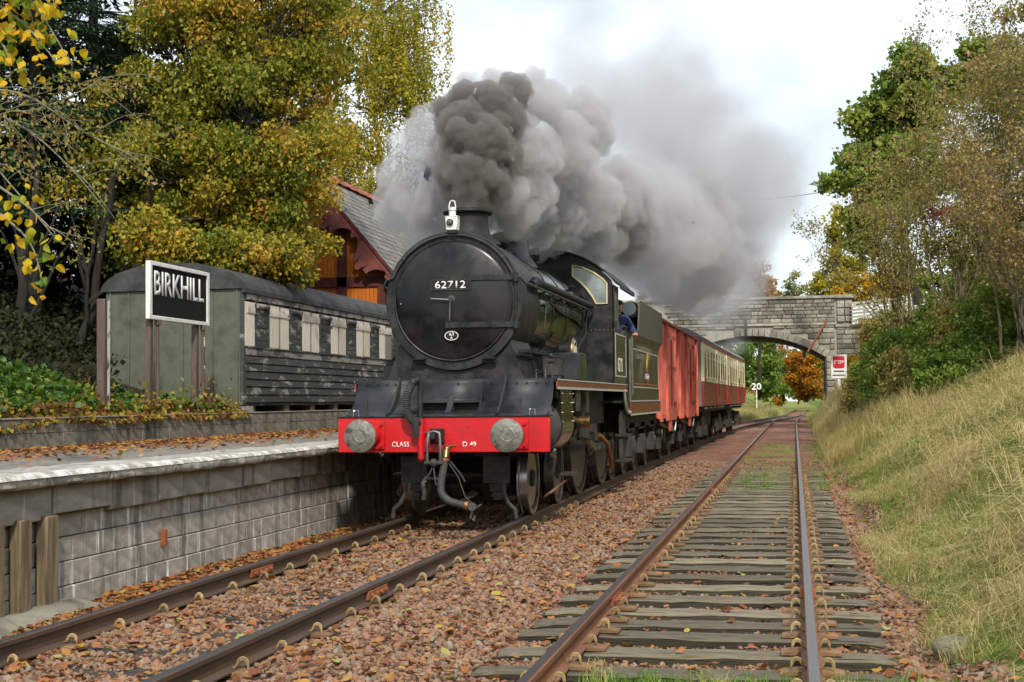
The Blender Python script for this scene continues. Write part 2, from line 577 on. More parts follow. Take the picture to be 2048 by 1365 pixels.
def streak_mat(name, base, dark, white, sx=1.0, wlo=0.57, coords='Object', vary=0.12):
    """concrete with dark damp patches and white lime runs that hang down"""
    m = mat(name, base[0], base[1], 2.2, rough=0.92, bump=0.45, bscale=26, vary=vary, coords=coords)
    t = m.node_tree
    L = t.links.new
    b = t.nodes['Principled BSDF']
    src = b.inputs['Base Color'].links[0].from_socket
    g = t.nodes.new('ShaderNodeNewGeometry')
    def layer(scale, st, lo, hi, colr, src):
        mp = t.nodes.new('ShaderNodeMapping')
        mp.inputs['Scale'].default_value = st
        L(g.outputs['Position'], mp.inputs['Vector'])
        n = t.nodes.new('ShaderNodeTexNoise')
        n.inputs['Scale'].default_value = scale
        n.inputs['Detail'].default_value = 5
        n.inputs['Roughness'].default_value = 0.6
        L(mp.outputs['Vector'], n.inputs['Vector'])
        r = _ramp(t, [(0, 0, 0), (1, 1, 1)], [lo, hi])
        L(n.outputs['Fac'], r.inputs['Fac'])
        x = t.nodes.new('ShaderNodeMixRGB')
        L(r.outputs['Color'], x.inputs[0])
        L(src, x.inputs[1])
        x.inputs[2].default_value = (*colr, 1)
        return x.outputs['Color']
    c = layer(1.0, (1, 4.0 * sx, 0.55), 0.50, 0.72, dark, src)
    c = layer(1.0, (1, 9.0 * sx, 0.9), wlo, wlo + 0.10, white, c)
    L(c, b.inputs['Base Color'])
    return m
M['block'] = streak_mat('platform_blockwork', ((0.27, 0.24, 0.205), (0.40, 0.365, 0.32)), (0.085, 0.07, 0.058), (0.66, 0.66, 0.66))
M['fascia'] = streak_mat('platform_fascia', ((0.24, 0.215, 0.19), (0.36, 0.33, 0.295)), (0.05, 0.044, 0.038), (0.46, 0.45, 0.44), wlo=0.63)
M['backwall'] = streak_mat('back_wall_blockwork', ((0.15, 0.135, 0.105), (0.26, 0.235, 0.185)), (0.045, 0.045, 0.032), (0.24, 0.23, 0.2), sx=0.8, wlo=0.63)
M['coping'] = mat('coping_stone', (0.25, 0.235, 0.20), (0.40, 0.375, 0.33), 5.0, rough=0.9, bump=0.6, bscale=24, vary=0.12, c3=(0.18, 0.17, 0.135))
M['coping_edge'] = mat('worn_white_edge_line', (0.60, 0.59, 0.56), (0.27, 0.25, 0.21), 7.0, rough=0.85, bump=0.5, lo=0.40, hi=0.58, detail=9)
M['asphalt'] = mat('platform_asphalt', (0.115, 0.105, 0.092), (0.20, 0.18, 0.155), 3.0, rough=0.95, bump=0.35, bscale=60, c3=(0.15, 0.125, 0.09))
M['timber'] = mat('bare_timber', (0.085, 0.06, 0.036), (0.22, 0.165, 0.095), 4.0, rough=0.85, bump=0.3, stretch=(4, 4, 0.4))
M['mortar'] = mat('dark_mortar', (0.075, 0.068, 0.056), (0.12, 0.11, 0.09), 6.0, rough=0.95, bump=0.4)

# ------------------------------------------------------------------ ground
TX = -4.17                      # centre of the running line at the engine
_AY = [-30, 8, 38, 46, 57, 66, 75, 88, 102, 116, 130, 160, 190, 260]
_AX = [-4.17, -4.17, -4.17, -4.13, -4.02, -3.87, -3.66, -3.05, -1.95, -0.9, -0.15, 0.35, 0.9, 2.6]
_BY = [-30, 95, 107, 130, 160, 190, 260]
_BX = [-0.67, -0.70, -0.52, -0.05, 0.36, 0.9, 2.6]
def _smooth(ys, xs):
    yy = np.arange(-30, 260.01, 1.0)
    xx = np.interp(yy, ys, xs)
    k = np.ones(13) / 13
    pad = np.concatenate([np.full(6, xx[0]), xx, xx[-1] + (xx[-1] - xx[-2]) * np.arange(1, 7)])
    return yy, np.convolve(pad, k, 'valid')
_ta, _tb = _smooth(_AY, _AX), _smooth(_BY, _BX)
def xa(y): return float(np.interp(y, *_ta))
def xb(y): return float(np.interp(y, *_tb))

def bank_z(x, y):
    """the cutting side on the right"""
    s = 0.55 + 0.62 * sstep(36, 82, y)
    s = s - 0.72 * sstep(100, 112, y)
    x0 = 0.85 + 0.75 * sstep(70, 96, y) + 2.5 * sstep(100, 112, y)
    top = 6.2 - 3.0 * sstep(103, 125, y)
    z = s * np.maximum(0, x - x0)
    z = np.where(z > top - 1, top - np.exp(-(np.maximum(z, top - 1) - top + 1)), z)
    return z
def left_z(x, y):
    zl = 1.31 + 0.30 * np.maximum(0, -x - 10.2) * sstep(-4, 6, y) 
    zl = np.minimum(zl, 6.5)
    zl = np.where(x > -9.5, -0.2, zl)
    far = 0.50 * np.maximum(0, -x - 5.9)
    far = np.minimum(far, 6.4)
    k = sstep(84, 90, y)
    return zl * (1 - k) + (far - 0.2) * k
def ground_z(x, y):
    x, y = np.asarray(x, float), np.asarray(y, float)
    a, b = np.interp(y, *_ta), np.interp(y, *_tb)
    nz = 0.02 * np.sin(x * 3.1 + y * 1.7) * np.sin(y * 2.3 - x)
    z = np.full_like(x, -0.185)
    dB = np.abs(x - b)
    z += np.where(dB < 1.25, -0.062 + 0.09 * sstep(28, 38, y), 0)
    mid = (x > a + 1.0) & (x < b - 1.35)
    z += np.where(mid, 0.05 * np.sin(np.clip((x - a - 1.0) / np.maximum(b - a - 2.35, 0.05), 0, 1) * math.pi), 0)
    z = z + nz
    zb = bank_z(x, y)
    z = z + zb + np.where(zb > 0.02, 0.05 * np.sin(x * 1.7 + 0.6 * y) + 0.06 * np.sin(y * 0.9 + 2 * x), 0)
    z = np.where(x < -6.3, left_z(x, y), z)
    z = np.where(x > 30, 6.2, z)
    dip = sstep(150, 190, y)
    return z + 0.8 * dip * (np.abs(x) > 4)

gx = np.concatenate([[-220, -120, -70, -45, -35], np.arange(-28, -9.5, 1.0), [-9.53, -9.47, -6.32, -6.28], np.arange(-6.1, 4.01, 0.14), np.arange(4.3, 15, 0.5), [16, 18, 21, 25, 29, 31, 45, 80, 160, 240]])
gy = np.concatenate([[-60, -20, -5, 0, 3], np.arange(4.5, 30, 0.22), np.arange(30, 110, 0.9), np.arange(111, 200, 4), [210, 240, 300, 450, 800]])
GX, GY = np.meshgrid(gx, gy)
GZ = ground_z(GX, GY)
V = np.stack([GX, GY, GZ], -1).reshape(-1, 3)
ny_, nx_ = GX.shape
I = np.arange(ny_ * nx_).reshape(ny_, nx_)
F = np.stack([I[:-1, :-1], I[:-1, 1:], I[1:, 1:], I[1:, :-1]], -1).reshape(-1, 4)
me = bpy.data.meshes.new('ground')
me.vertices.add(len(V)); me.loops.add(len(F) * 4); me.polygons.add(len(F))
me.vertices.foreach_set('co', V.astype(np.float32).ravel())
me.loops.foreach_set('vertex_index', F.astype(np.int32).ravel())
me.polygons.foreach_set('loop_start', np.arange(0, len(F) * 4, 4, dtype=np.int32))
me.polygons.foreach_set('use_smooth', np.ones(len(F), dtype=bool))
me.update(calc_edges=True)
nzv = np.array([noise.noise((p[0] * 0.9, p[1] * 0.55, 0.3)) for p in V])
gr = np.clip((V[:, 0] - 0.72 + nzv * 0.6) / 0.4, 0, 1)
gr = np.maximum(gr, (V[:, 0] < -9.38) * 1.0)
gr = np.maximum(gr, sstep(88, 100, V[:, 1]) * (V[:, 0] < -6.0))
bb = np.interp(V[:, 1], *_tb)
gr = np.maximum(gr, 0.75 * sstep(29, 34, V[:, 1]) * (1 - sstep(46, 54, V[:, 1])) * (np.abs(V[:, 0] - bb) < 0.66) * (nzv > -0.15))
gr = np.maximum(gr, sstep(104, 116, V[:, 1]) * (np.abs(V[:, 0] - np.interp(V[:, 1], *_ta)) > 1.2) * (np.abs(V[:, 0] - bb) > 1.2))
a = me.attributes.new('grass', 'FLOAT', 'POINT'); a.data.foreach_set('value', gr.astype(np.float32))
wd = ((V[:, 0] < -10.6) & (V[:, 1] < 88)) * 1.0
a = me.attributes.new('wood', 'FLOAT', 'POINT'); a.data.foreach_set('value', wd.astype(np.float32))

gm = bpy.data.materials.new('ground_ballast_and_turf'); gm.use_nodes = True
t = gm.node_tree; Lk = t.links.new; b = t.nodes['Principled BSDF']; b.inputs['Roughness'].default_value = 0.95
b.inputs['Specular IOR Level'].default_value = 0.2
tc = t.nodes.new('ShaderNodeTexCoord')
vo = t.nodes.new('ShaderNodeTexVoronoi'); vo.inputs['Scale'].default_value = 19; Lk(tc.outputs['Object'], vo.inputs['Vector'])
wn = t.nodes.new('ShaderNodeSeparateColor'); Lk(vo.outputs['Color'], wn.inputs[0])
rb = _ramp(t, [(0.10, 0.052, 0.038), (0.26, 0.125, 0.085), (0.34, 0.18, 0.125), (0.20, 0.15, 0.12), (0.38, 0.17, 0.08)], [0, 0.3, 0.55, 0.8, 1])
Lk(wn.outputs[0], rb.inputs['Fac'])
n1 = t.nodes.new('ShaderNodeTexNoise'); n1.inputs['Scale'].default_value = 0.9; n1.inputs['Detail'].default_value = 5; Lk(tc.outputs['Object'], n1.inputs['Vector'])
rn = _ramp(t, [(0.62, 0.6, 0.62), (1.1, 1.0, 0.95)], [0.35, 0.65]); Lk(n1.outputs['Fac'], rn.inputs['Fac'])
mu = t.nodes.new('ShaderNodeMixRGB'); mu.blend_type = 'MULTIPLY'; mu.inputs[0].default_value = 1; Lk(rb.outputs[0], mu.inputs[1]); Lk(rn.outputs[0], mu.inputs[2])
n2 = t.nodes.new('ShaderNodeTexNoise'); n2.inputs['Scale'].default_value = 2.2; n2.inputs['Detail'].default_value = 8; n2.inputs['Roughness'].default_value = 0.7; Lk(tc.outputs['Object'], n2.inputs['Vector'])
rg = _ramp(t, [(0.07, 0.13, 0.02), (0.14, 0.19, 0.032), (0.25, 0.235, 0.07), (0.18, 0.12, 0.05)], [0.3, 0.46, 0.58, 0.75]); Lk(n2.outputs['Fac'], rg.inputs['Fac'])
rw = _ramp(t, [(0.012, 0.010, 0.006), (0.045, 0.028, 0.013)], [0.35, 0.7]); Lk(n2.outputs['Fac'], rw.inputs['Fac'])  # wood floor: deep shade under the trees painted into the earth colour
def attr_(nm):
    q = t.nodes.new('ShaderNodeAttribute'); q.attribute_name = nm; return q.outputs['Fac']
x1 = t.nodes.new('ShaderNodeMixRGB'); Lk(attr_('grass'), x1.inputs[0]); Lk(mu.outputs[0], x1.inputs[1]); Lk(rg.outputs[0], x1.inputs[2])
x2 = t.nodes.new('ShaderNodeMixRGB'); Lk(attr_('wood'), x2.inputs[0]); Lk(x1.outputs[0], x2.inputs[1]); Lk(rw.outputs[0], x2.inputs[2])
Lk(x2.outputs[0], b.inputs['Base Color'])
bp = t.nodes.new('ShaderNodeBump'); bp.inputs['Strength'].default_value = 0.9; bp.inputs['Distance'].default_value = 0.03
Lk(vo.outputs['Distance'], bp.inputs['Height']); Lk(bp.outputs[0], b.inputs['Normal'])
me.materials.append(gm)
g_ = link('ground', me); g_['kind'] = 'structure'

# ------------------------------------------------------------------ rails
PROF = [(-.065, -.150), (.065, -.150), (.065, -.139), (.012, -.122), (.009, -.048), (.034, -.036), (.035, -.008), (.028, 0), (-.028, 0), (-.035, -.008), (-.034, -.036), (-.009, -.048), (-.012, -.122), (-.065, -.139)]
def sweep(name, path, m, parent=None):
    mb = MB()
    n = len(PROF)
    vs, fs = [], []
    for i, (x, y) in enumerate(path):
        x0, y0 = path[max(i - 1, 0)]
        x1, y1 = path[min(i + 1, len(path) - 1)]
        d = Vector((x1 - x0, y1 - y0, 0)).normalized()
        s_ = Vector((d.y, -d.x, 0))
        for u, w in PROF:
            vs.append((x + s_.x * u, y + s_.y * u, w))
    for i in range(len(path) - 1):
        for k in range(n):
            fs.append((i * n + k, i * n + (k + 1) % n, (i + 1) * n + (k + 1) % n, (i + 1) * n + k))
    fs.append(tuple(range(n))); fs.append(tuple((len(path) - 1) * n + k for k in range(n)))
    mb.add(vs, fs)
    return mb.build(name, m, parent, smooth=False)
ys_ = list(np.arange(3.0, 40, 3.0)) + list(np.arange(40, 192, 3.0))
G = 0.7525
def fish(rail, x, y, side):
    f = MB()
    f.box(x + side * .010, x + side * .036, y - .27, y + .27, -.118, -.046)
    o = f.build('fishplate', M['fishplate'], rail, bevel=.004)
    for q in (-.19, -.065, .065, .19):
        MB().cyl((x + side * .034, y + q, -.082), (x + side * .062, y + q, -.082), .017, n=6).build('fishplate_bolt', M['fishplate'], o)
for fn, nm in ((xa, 'a'), (xb, 'b')):
    for sd in (-1, 1):
        pth = [(fn(y) + sd * G, y) for y in ys_]
        m = M['rail_dark'] if nm == 'a' else (M['rail_shiny'] if sd > 0 else M['rail_rust'])
        r = sweep('rail', pth, m)
        lab = {('a', -1): 'dark steel rail nearest the platform wall, running under the engine', ('a', 1): 'rail of the running line on the side away from the platform, under the engine',
               ('b', -1): 'rusty left rail of the empty siding track', ('b', 1): 'right rail of the siding with a bright worn top, beside the grassy bank'}[(nm, sd)]
        tag(r, lab, 'rail', 'running rails')
        for jy in {('a', -1): (12.6,), ('a', 1): (11.3,), ('b', -1): (11.2, 24.5), ('b', 1): (11.6, 25.0)}[(nm, sd)]:
            fish(r, fn(jy) + sd * G, jy, 1); fish(r, fn(jy) + sd * G, jy, -1)

# ------------------------------------------------------------------ sleepers with baseplates and spring clips
def sleeper_mesh(seed, m):
    rn = random.Random(seed)
    mb = MB()
    xs = np.linspace(-1.3, 1.3, 15)
    rows = []
    sec = [(-.125, -.13), (-.125, -.02), (-.10, 0.0), (0, -.004), (.10, 0.0), (.125, -.02), (.125, -.13)]
    for x in xs:
        e = 1.0 if abs(x) < 1.25 else 0.93
        rows.append([(x + rn.uniform(-.012, .012), u * e + rn.uniform(-.007, .007), w - .002 + rn.uniform(-.010, .004) - (0.02 if abs(x) > 1.25 else 0)) for u, w in sec])
    mb.grid(rows)
    mb.add(rows[0], [tuple(range(7))]); mb.add(rows[-1], [tuple(range(6, -1, -1))])
    me_ = mb.mesh('sleeper', m, smooth=False)
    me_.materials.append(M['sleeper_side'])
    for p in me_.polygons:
        if p.normal.z < .5: p.material_index = 1  # faces other than the top take a darker tone
    return me_
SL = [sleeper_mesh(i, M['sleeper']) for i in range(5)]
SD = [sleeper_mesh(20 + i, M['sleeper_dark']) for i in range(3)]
bpm = MB().prism([(-.19, 0), (.19, 0), (.19, .012), (.13, .022), (.085, .026), (-.085, .026), (-.13, .022), (-.19, .012)], 'y', -.085, .085).mesh('baseplate', M['baseplate'], sharp=30)
cl = MB()
for o_, rr in ((0.0, .052), (0.010, .038)):
    pts = [(.150, 0, .018), (.150 - o_ * .3, 0, .050)] + [(.106 + rr * .86 * math.cos(q), 0, .060 + rr * math.sin(q)) for q in np.linspace(.1, 2.9, 8)] + [(.052, 0, .040), (.030, 0, .036)]
    cl.tube(pts, .0085, 6, flat=2.1)
clip_me = cl.mesh('rail_clip', M['clip'], sharp=50)
def make_sleeper(x, y, me_, z, label, group, plates, rnd):
    s = link('sleeper', me_, None, (x + rnd.uniform(-.04, .04), y, z), (rnd.uniform(-.01, .01), rnd.uniform(-.006, .006), rnd.uniform(-.018, .018)))
    tag(s, label, 'sleeper', group)
    if plates:
        for sd in (-1, 1):
            p = link('baseplate', bpm, s, (sd * G - (s.location.x - x), 0, 0.0))
            for q in (-1, 1):
                if plates > 1:
                    k_ = .74 + rnd.uniform(-.05, .05)
                    c = link('rail_clip', clip_me, p, (.012 * q, rnd.uniform(-.02, .02), .012), (0, 0, (0 if q > 0 else math.pi) + rnd.uniform(-.2, .2)), (k_, k_, k_))
    return s
rnd = random.Random(3)
yb = [5.25, 5.95, 6.62, 7.32, 8.0, 8.68, 9.36, 10.05, 10.58, 11.16, 11.9, 12.64, 13.39, 14.06, 14.71]
while yb[-1] < 37: yb.append(yb[-1] + rnd.uniform(.66, .75))
for i, y in enumerate(yb):
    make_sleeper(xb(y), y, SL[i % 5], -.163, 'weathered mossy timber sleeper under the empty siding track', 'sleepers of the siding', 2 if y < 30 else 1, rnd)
ya = [5.4, 6.1, 6.8]
while ya[-1] < 36: ya.append(ya[-1] + rnd.uniform(.68, .74))
for i, y in enumerate(ya):
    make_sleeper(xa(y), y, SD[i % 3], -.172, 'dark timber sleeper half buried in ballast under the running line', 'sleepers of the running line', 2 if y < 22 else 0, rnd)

# ------------------------------------------------------------------ platform
PX = -5.72
pl = MB()
pl.add([(PX - .35, 3, .94), (-9.42, 3, .94), (-9.42, 62, .90), (PX - .35, 62, .90)], [(0, 1, 2, 3)])
plat = pl.build('platform', M['asphalt'], smooth=False); plat['kind'] = 'structure'
core = MB().box(-9.4, -5.99, 3, 62, -.5, .80).build('platform_core', M['mortar'], plat, smooth=False)
rp = random.Random(5)
cms = []
for k in range(4):
    q = MB()
    rows = []
    for i in range(9):
        y = i / 8
        sec = [(-.62, -.105), (-.62, 0.012), (-.3, .006), (-.05, 0.0), (-.012, -.012), (0, -.035), (0, -.085), (-.02, -.105)]
        rows.append([(u + rp.uniform(-.007, .007), y, w + rp.uniform(-.005, .005)) for u, w in sec])
    q.grid(rows); q.add(rows[0], [tuple(range(8))]); q.add(rows[-1], [tuple(range(7, -1, -1))]); q.add([rows[0][0], rows[-1][0], rows[-1][7], rows[0][7]], [(0, 1, 2, 3)])
    cms.append(q.mesh('coping_slab', M['coping'], sharp=45))
y = 5.0
while y < 42:
    l = rp.uniform(.95, 1.25)
    link('coping_slab', cms[rp.randrange(4)], plat, (PX + rp.uniform(-.008, .008), y + .006, .952 - .0008 * y + rp.uniform(-.004, .004)), (0, 0, rp.uniform(-.004, .004)), (1, l - .012, 1))
    y += l
MB().box(PX - .62, PX - .01, 42, 62, .82, .93).build('coping_slab_far', M['coping'], plat)
# worn white line on the nose of the coping
q = MB(); yy = np.arange(5, 42, .25); rows = []
for v in yy:
    w = .055 + .03 * noise.noise((v * 1.3, 0, 0)); z0 = .9545 - .0008 * v
    rows.append([(PX - w - .05, v, z0 + .0085), (PX - .045, v, z0 + .004), (PX - .006, v, z0 - .012), (PX + .010, v, z0 - .032)])
q.grid(rows); q.build('white_edge_line', M['coping_edge'], plat)
ublock = [MB().box(-.06, 0, -.5, .5, -.5, .5) for _ in range(1)]
def block_meshes(name, m, k=3, wob=.0018):
    out = []
    for i in range(k):
        q = MB(); n = 5; rows = []
        for a_ in range(n):
            rows.append([(rp.uniform(-wob, wob) if 0 < a_ < n - 1 and 0 < c_ < 3 else -.008, (-.5, -.485, .0, .485, .5)[a_], (-.5, -.465, .465, .5)[c_]) for c_ in range(4)])
        q.grid(rows)
        per = [rows[0], [r[-1] for r in rows], rows[-1][::-1], [r[0] for r in rows][::-1]]
        for e in per:
            q.grid([e, [(-.08, p[1], p[2]) for p in e]])
        out.append(q.mesh(name, m, smooth=False))
    return out
fasm = block_meshes('fascia_slab', M['fascia'])
blkm = block_meshes('wall_block', M['block'])
y = 5.0
while y < 30:
    l = rp.choice([.55, .95, 1.0, 1.15, .8]); h = .245 + rp.uniform(-.012, .03)
    link('fascia_slab', fasm[rp.randrange(3)], plat, (-5.85 + rp.uniform(-.012, .012), y + l / 2, .845 - h / 2 - .0008 * y), (0, 0, rp.uniform(-.006, .006)), (1, l - .008, h)); y += l
nblk = 0
for r_ in range(4):
    y = 5.0 + (.22 if r_ % 2 else 0)
    z = .60 - .2 * (r_ + .5)
    while y < 27:
        l = .44 + rp.uniform(-.015, .015)
        link('wall_block', blkm[rp.randrange(3)], plat, (-5.93 + rp.uniform(-.006, .006) + .012 * r_, y + l / 2, z - .0008 * y), None, (1, l - .009, .193)); y += l
MB().box(-5.98, -5.95, 27, 62, -.3, .62).build('far_wall_face', M['block'], plat)
MB().box(-5.90, -5.86, 30, 62, .60, .83).build('far_fascia', M['fascia'], plat)
for i, (yy, w) in enumerate(((9.62, .20), (10.02, .17), (10.42, .19), (9.22, .2))):
    o = MB().box(-5.90, -5.80, yy - w / 2, yy + w / 2, -.16, .60).build('timber_prop', M['timber'], None, bevel=.01)
    tag(o, ['pale timber prop at the left edge against the platform wall', 'middle bare timber prop against the platform wall', 'right-hand bare timber prop against the platform wall', 'timber prop against the platform wall cut by the left edge of view'][i], 'timber prop', 'timber props under the platform edge')
q = MB(); rows = []
for i in range(12):
    v = 8.2 + i * .24
    rows.append([(u + rp.uniform(-.02, .02), v, w + rp.uniform(-.025, .02) - (.05 if i == 11 else 0)) for u, w in ((-5.9, -.10), (-5.72, -.085), (-5.60, -.11), (-5.55, -.18), (-5.53, -.32))])
q.grid(rows)
tag(q.build('concrete_footing', M['backwall']), 'broken low concrete footing along the foot of the platform wall', 'concrete footing')
o = MB().prism([(0, 0), (.05, .02), (.05, .16), (.01, .17)], 'y', 13.02, 13.07); o = o.build('iron_bracket', M['fishplate']); o.location = (-5.91, -.42, .13)
tag(o, 'small rusty iron bracket on the platform wall above a weed', 'bracket')

# low wall at the back of the platform
bw = empty('retaining_wall', (-9.4, 15, .9), 0, 'low grey concrete block retaining wall along the back of the platform', 'wall')
MB().box(-.3, -.03, -12, 28, -.1, .40).build('wall_core', M['mortar'], bw)
bkm = block_meshes('concrete_block', M['backwall'], 3, .0018)
for r_, (z, h) in enumerate(((.13, .19), (.315, .175))):
    y = -2.0 + (.2 if r_ else 0)
    while y < 17.5:
        l = .46
        link('concrete_block', bkm[rp.randrange(3)], bw, (rp.uniform(-.004, .004), y + l / 2, z), None, (1, l - .006, h)); y += l
MB().box(-.03, 0, 17.6, 28, .04, .40).build('wall_face', M['backwall'], bw)
MB().box(-.3, .01, -12, 28, .403, .425).build('wall_coping', M['backwall'], bw, bevel=.006)

# station name board
sg = empty('station_nameboard', (-9.62, 21.2, 1.36), 0, 'black station nameboard with white frame and white letters BIRKHILL on brown posts', 'sign')
M['sign_black'] = mat('sign_black', (0.008, 0.008, 0.008), (0.014, 0.014, 0.014), 5, rough=0.8, spec=.15)
M['brown_post'] = mat('brown_post', (0.085, 0.055, 0.042), (0.12, 0.085, 0.068), 6, rough=0.6, stretch=(3, 3, .5))
M['peeling_white'] = mat('peeling_white', (0.62, 0.61, 0.58), (0.08, 0.055, 0.04), 5, rough=0.7, lo=.5, hi=.54)
y0, y1, z0, z1 = -1.10, 1.14, 1.42, 2.31
MB().box(-.03, .0, y0 + .03, y1 - .03, z0 + .03, z1 - .03).build('board', M['sign_black'], sg)
fr = MB()
for bx in ((y0, y0 + .075, z0, z1), (y1 - .075, y1, z0, z1), (y0 + .075, y1 - .075, z1 - .06, z1), (y0 + .075, y1 - .075, z0, z0 + .06)):
    fr.box(-.05, .03, *bx)
fr.build('frame', M['white'], sg, bevel=.006)
text('BIRKHILL', 'lettering', 1.86, .37, frame((.006, .02, 1.99), (0, 1, 0), (0, 0, 1)), M['letter'], sg, .006, bold=.012)
for v in (-.93, .78):
    MB().box(-.12, -.03, v - .05, v + .06, -.1, 1.5).build('post', M['brown_post'], sg, bevel=.008)
    MB().tube([(-.005, v + .16, -.1), (-.005, v + .16, 1.36)], .028, 8).build('stay_pipe', M['brown_post'], sg)
    MB().box(-.03, .03, v + .10, v + .22, 1.34, 1.43).build('stay_bracket', M['timber'], sg, bevel=.005)
MB().box(.018, .026, .94 - .012, .94 + .012, .42, 1.30).build('peeling_strip', M['peeling_white'], sg)
pp = empty('old_post', (-9.62, 18.66, 1.36), .02, 'brown square post with flaking white paint standing alone in the ivy', 'post')
MB().box(-.06, .06, -.09, .07, -.1, 1.62).build('post_shaft', M['brown_post'], pp, bevel=.008)
MB().box(.056, .066, .01, .075, .05, 1.6).build('flaking_paint', M['peeling_white'], pp)
MB().box(-.06, .06, .066, .075, .9, 1.62).build('flaking_paint', M['peeling_white'], pp)
# ------------------------------------------------------------------ steam locomotive (local: x across, y back from the buffer beam, z up)
LY = 16.65
loco = empty('steam_locomotive', (TX, LY, 0), 0, 'black steam locomotive numbered 62712 with red buffer beam, standing beside the platform', 'locomotive')
def part(mb, name, m, parent=loco, **k): return mb.build(name, M[m] if isinstance(m, str) else m, parent, **k)

# buffer beam
beam = part(MB().box(-1.31, 1.31, 0, .05, .865, 1.285), 'buffer_beam', 'red', bevel=.006)
part(MB().box(-1.325, 1.325, -.012, .12, 1.287, 1.302), 'beam_top_edge', 'frame')
def bolts(pts, ax, r, h, name, m, parent):
    me_ = None
    for p in pts:
        q = MB()
        d = {'x': (h, 0, 0), 'y': (0, -h, 0), 'z': (0, 0, h)}[ax]
        if me_ is None:
            me_ = q.cyl((0, 0, 0), d, r, r * .8, 8).mesh(name, M[m])
        link(name, me_, parent, p)
text('CLASS', 'lettering', .215, .062, frame((-.52, -.004, .962), (1, 0, 0), (0, 0, 1)), M['letter'], beam, .004, .006)
text('D 49', 'lettering', .165, .060, frame((.335, -.004, .962), (1, 0, 0), (0, 0, 1)), M['letter'], beam, .004, .008)
for sx in (-.885, .885):
    b_ = part(MB().lathe([(.135, -.03), (.135, -.05), (.115, -.08), (.098, -.33), (.098, -.345), (.07, -.345)], (sx, 0, 1.075), 'y', 28).box(sx - .17, sx + .17, -.028, 0, .905, 1.245), 'buffer', 'red', bevel=.004)
    part(MB().lathe([(.068, -.33), (.068, -.43), (.115, -.445), (.198, -.452), (.2, -.462), (.192, -.480), (.14, -.492), (.08, -.498), (.0, -.500)], (sx, 0, 1.075), 'y', 40), 'buffer_head', 'steel', b_)
    part(MB().lathe([(.060, -.4985), (.075, -.503), (.090, -.4985)], (sx + .01, 0, 1.08), 'y', 30, .3, 5.4), 'grease_ring', 'steel', b_)
    bolts([(sx + a, -.028, 1.075 + c) for a in (-.13, .13) for c in (-.13, .13)], 'y', .022, .03, 'bolt', 'red', b_)
bolts([(x, 0, z) for x in (-.35, .33, .42) for z in (.92, 1.0, 1.1, 1.18)] + [(1.1, 0, 1.05), (1.17, 0, .94)], 'y', .009, .006, 'rivet', 'red', beam)

# coupling
cp = part(MB().prism([(-.02, 1.12), (-.02, .99), (-.20, .98), (-.25, 1.03), (-.24, 1.10), (-.21, 1.10), (-.20, 1.06), (-.13, 1.05), (-.11, 1.12)], 'x', -.03 - .06, .03 - .06).box(-.15, .03, -.03, -.002, .97, 1.15), 'coupling_hook', 'frame', bevel=.006)
part(MB().tube([(-.125, -.17, 1.10), (-.135, -.2, .98), (-.14, -.2, .80), (-.13, -.2, .74)], .020, 8).tube([(.005, -.17, 1.10), (.02, -.2, .98), (.025, -.2, .80), (.012, -.2, .74)], .020, 8).tube([(-.125, -.17, 1.10), (-.06, -.17, 1.12), (.005, -.17, 1.10)], .02, 8), 'coupling_link', 'motion', cp)
part(MB().sphere((-.06, -.2, .745), (.052, .055, .055)).cyl((-.17, -.2, .745), (.05, -.2, .745), .026, n=12), 'screw_trunnion', 'frame_grey', cp)
part(MB().tube([(-.06, -.2, .72), (-.11, -.2, .62), (-.2, -.2, .52)], .010, 6).tube([(-.06, -.2, .70), (-.045, -.2, .56), (-.03, -.2, .48)], .010, 6), 'screw_handle', 'motion', cp)
# vacuum standpipe and hoses
vp = part(MB().tube([(-.255, -.06, 1.24), (-.255, -.06, 1.66), (-.262, -.07, 1.71), (-.29, -.11, 1.735)], .034, 12).tube([(-.30, -.12, 1.74), (-.32, -.13, 1.70)], .05, 12), 'vacuum_standpipe', 'black')
part(MB().tube([(-.25, -.06, .80), (-.25, -.06, 1.27)], .042, 12).sphere((-.25, -.06, .80), .042), 'standpipe_foot', 'red', vp, label='red lower part of the vacuum pipe')
hp = [Vector(p) for p in ((-.33, -.13, 1.70), (-.385, -.17, 1.56), (-.395, -.18, 1.42), (-.365, -.16, 1.30), (-.315, -.12, 1.22), (-.30, -.09, 1.12), (-.31, -.07, 1.06))]
def dense(P, n):
    out = []
    for i in range(n + 1):
        u = i / n * (len(P) - 1); k = min(int(u), len(P) - 2); f_ = u - k
        p0, p1, p2, p3 = P[max(k - 1, 0)], P[k], P[k + 1], P[min(k + 2, len(P) - 1)]
        out.append(0.5 * ((2 * p1) + (p2 - p0) * f_ + (2 * p0 - 5 * p1 + 4 * p2 - p3) * f_ ** 2 + (3 * p1 - p0 - 3 * p2 + p3) * f_ ** 3))
    return out
dp = dense(hp, 70)
part(MB().tube(dp, [.052 if i % 2 else .042 for i in range(len(dp))], 12), 'corrugated_hose', 'rubber', vp)
part(MB().cyl((-.30, -.10, 1.24), (-.27, -.05, 1.21), .06, n=12).box(-.34, -.26, -.04, 0, 1.10, 1.16).cyl((-.2, -.03, 1.1), (-.02, -.03, 1.10), .018, n=8), 'hose_clip', 'frame_grey', vp)
sh = part(MB().tube([(.075, -.10, .90), (.072, -.14, .80)], [.05, .045], 12).sphere((.078, -.10, .905), .05).cyl((.08, -.1, .93), (.19, -.1, .95), .016, n=8), 'steam_heat_valve', 'brass')
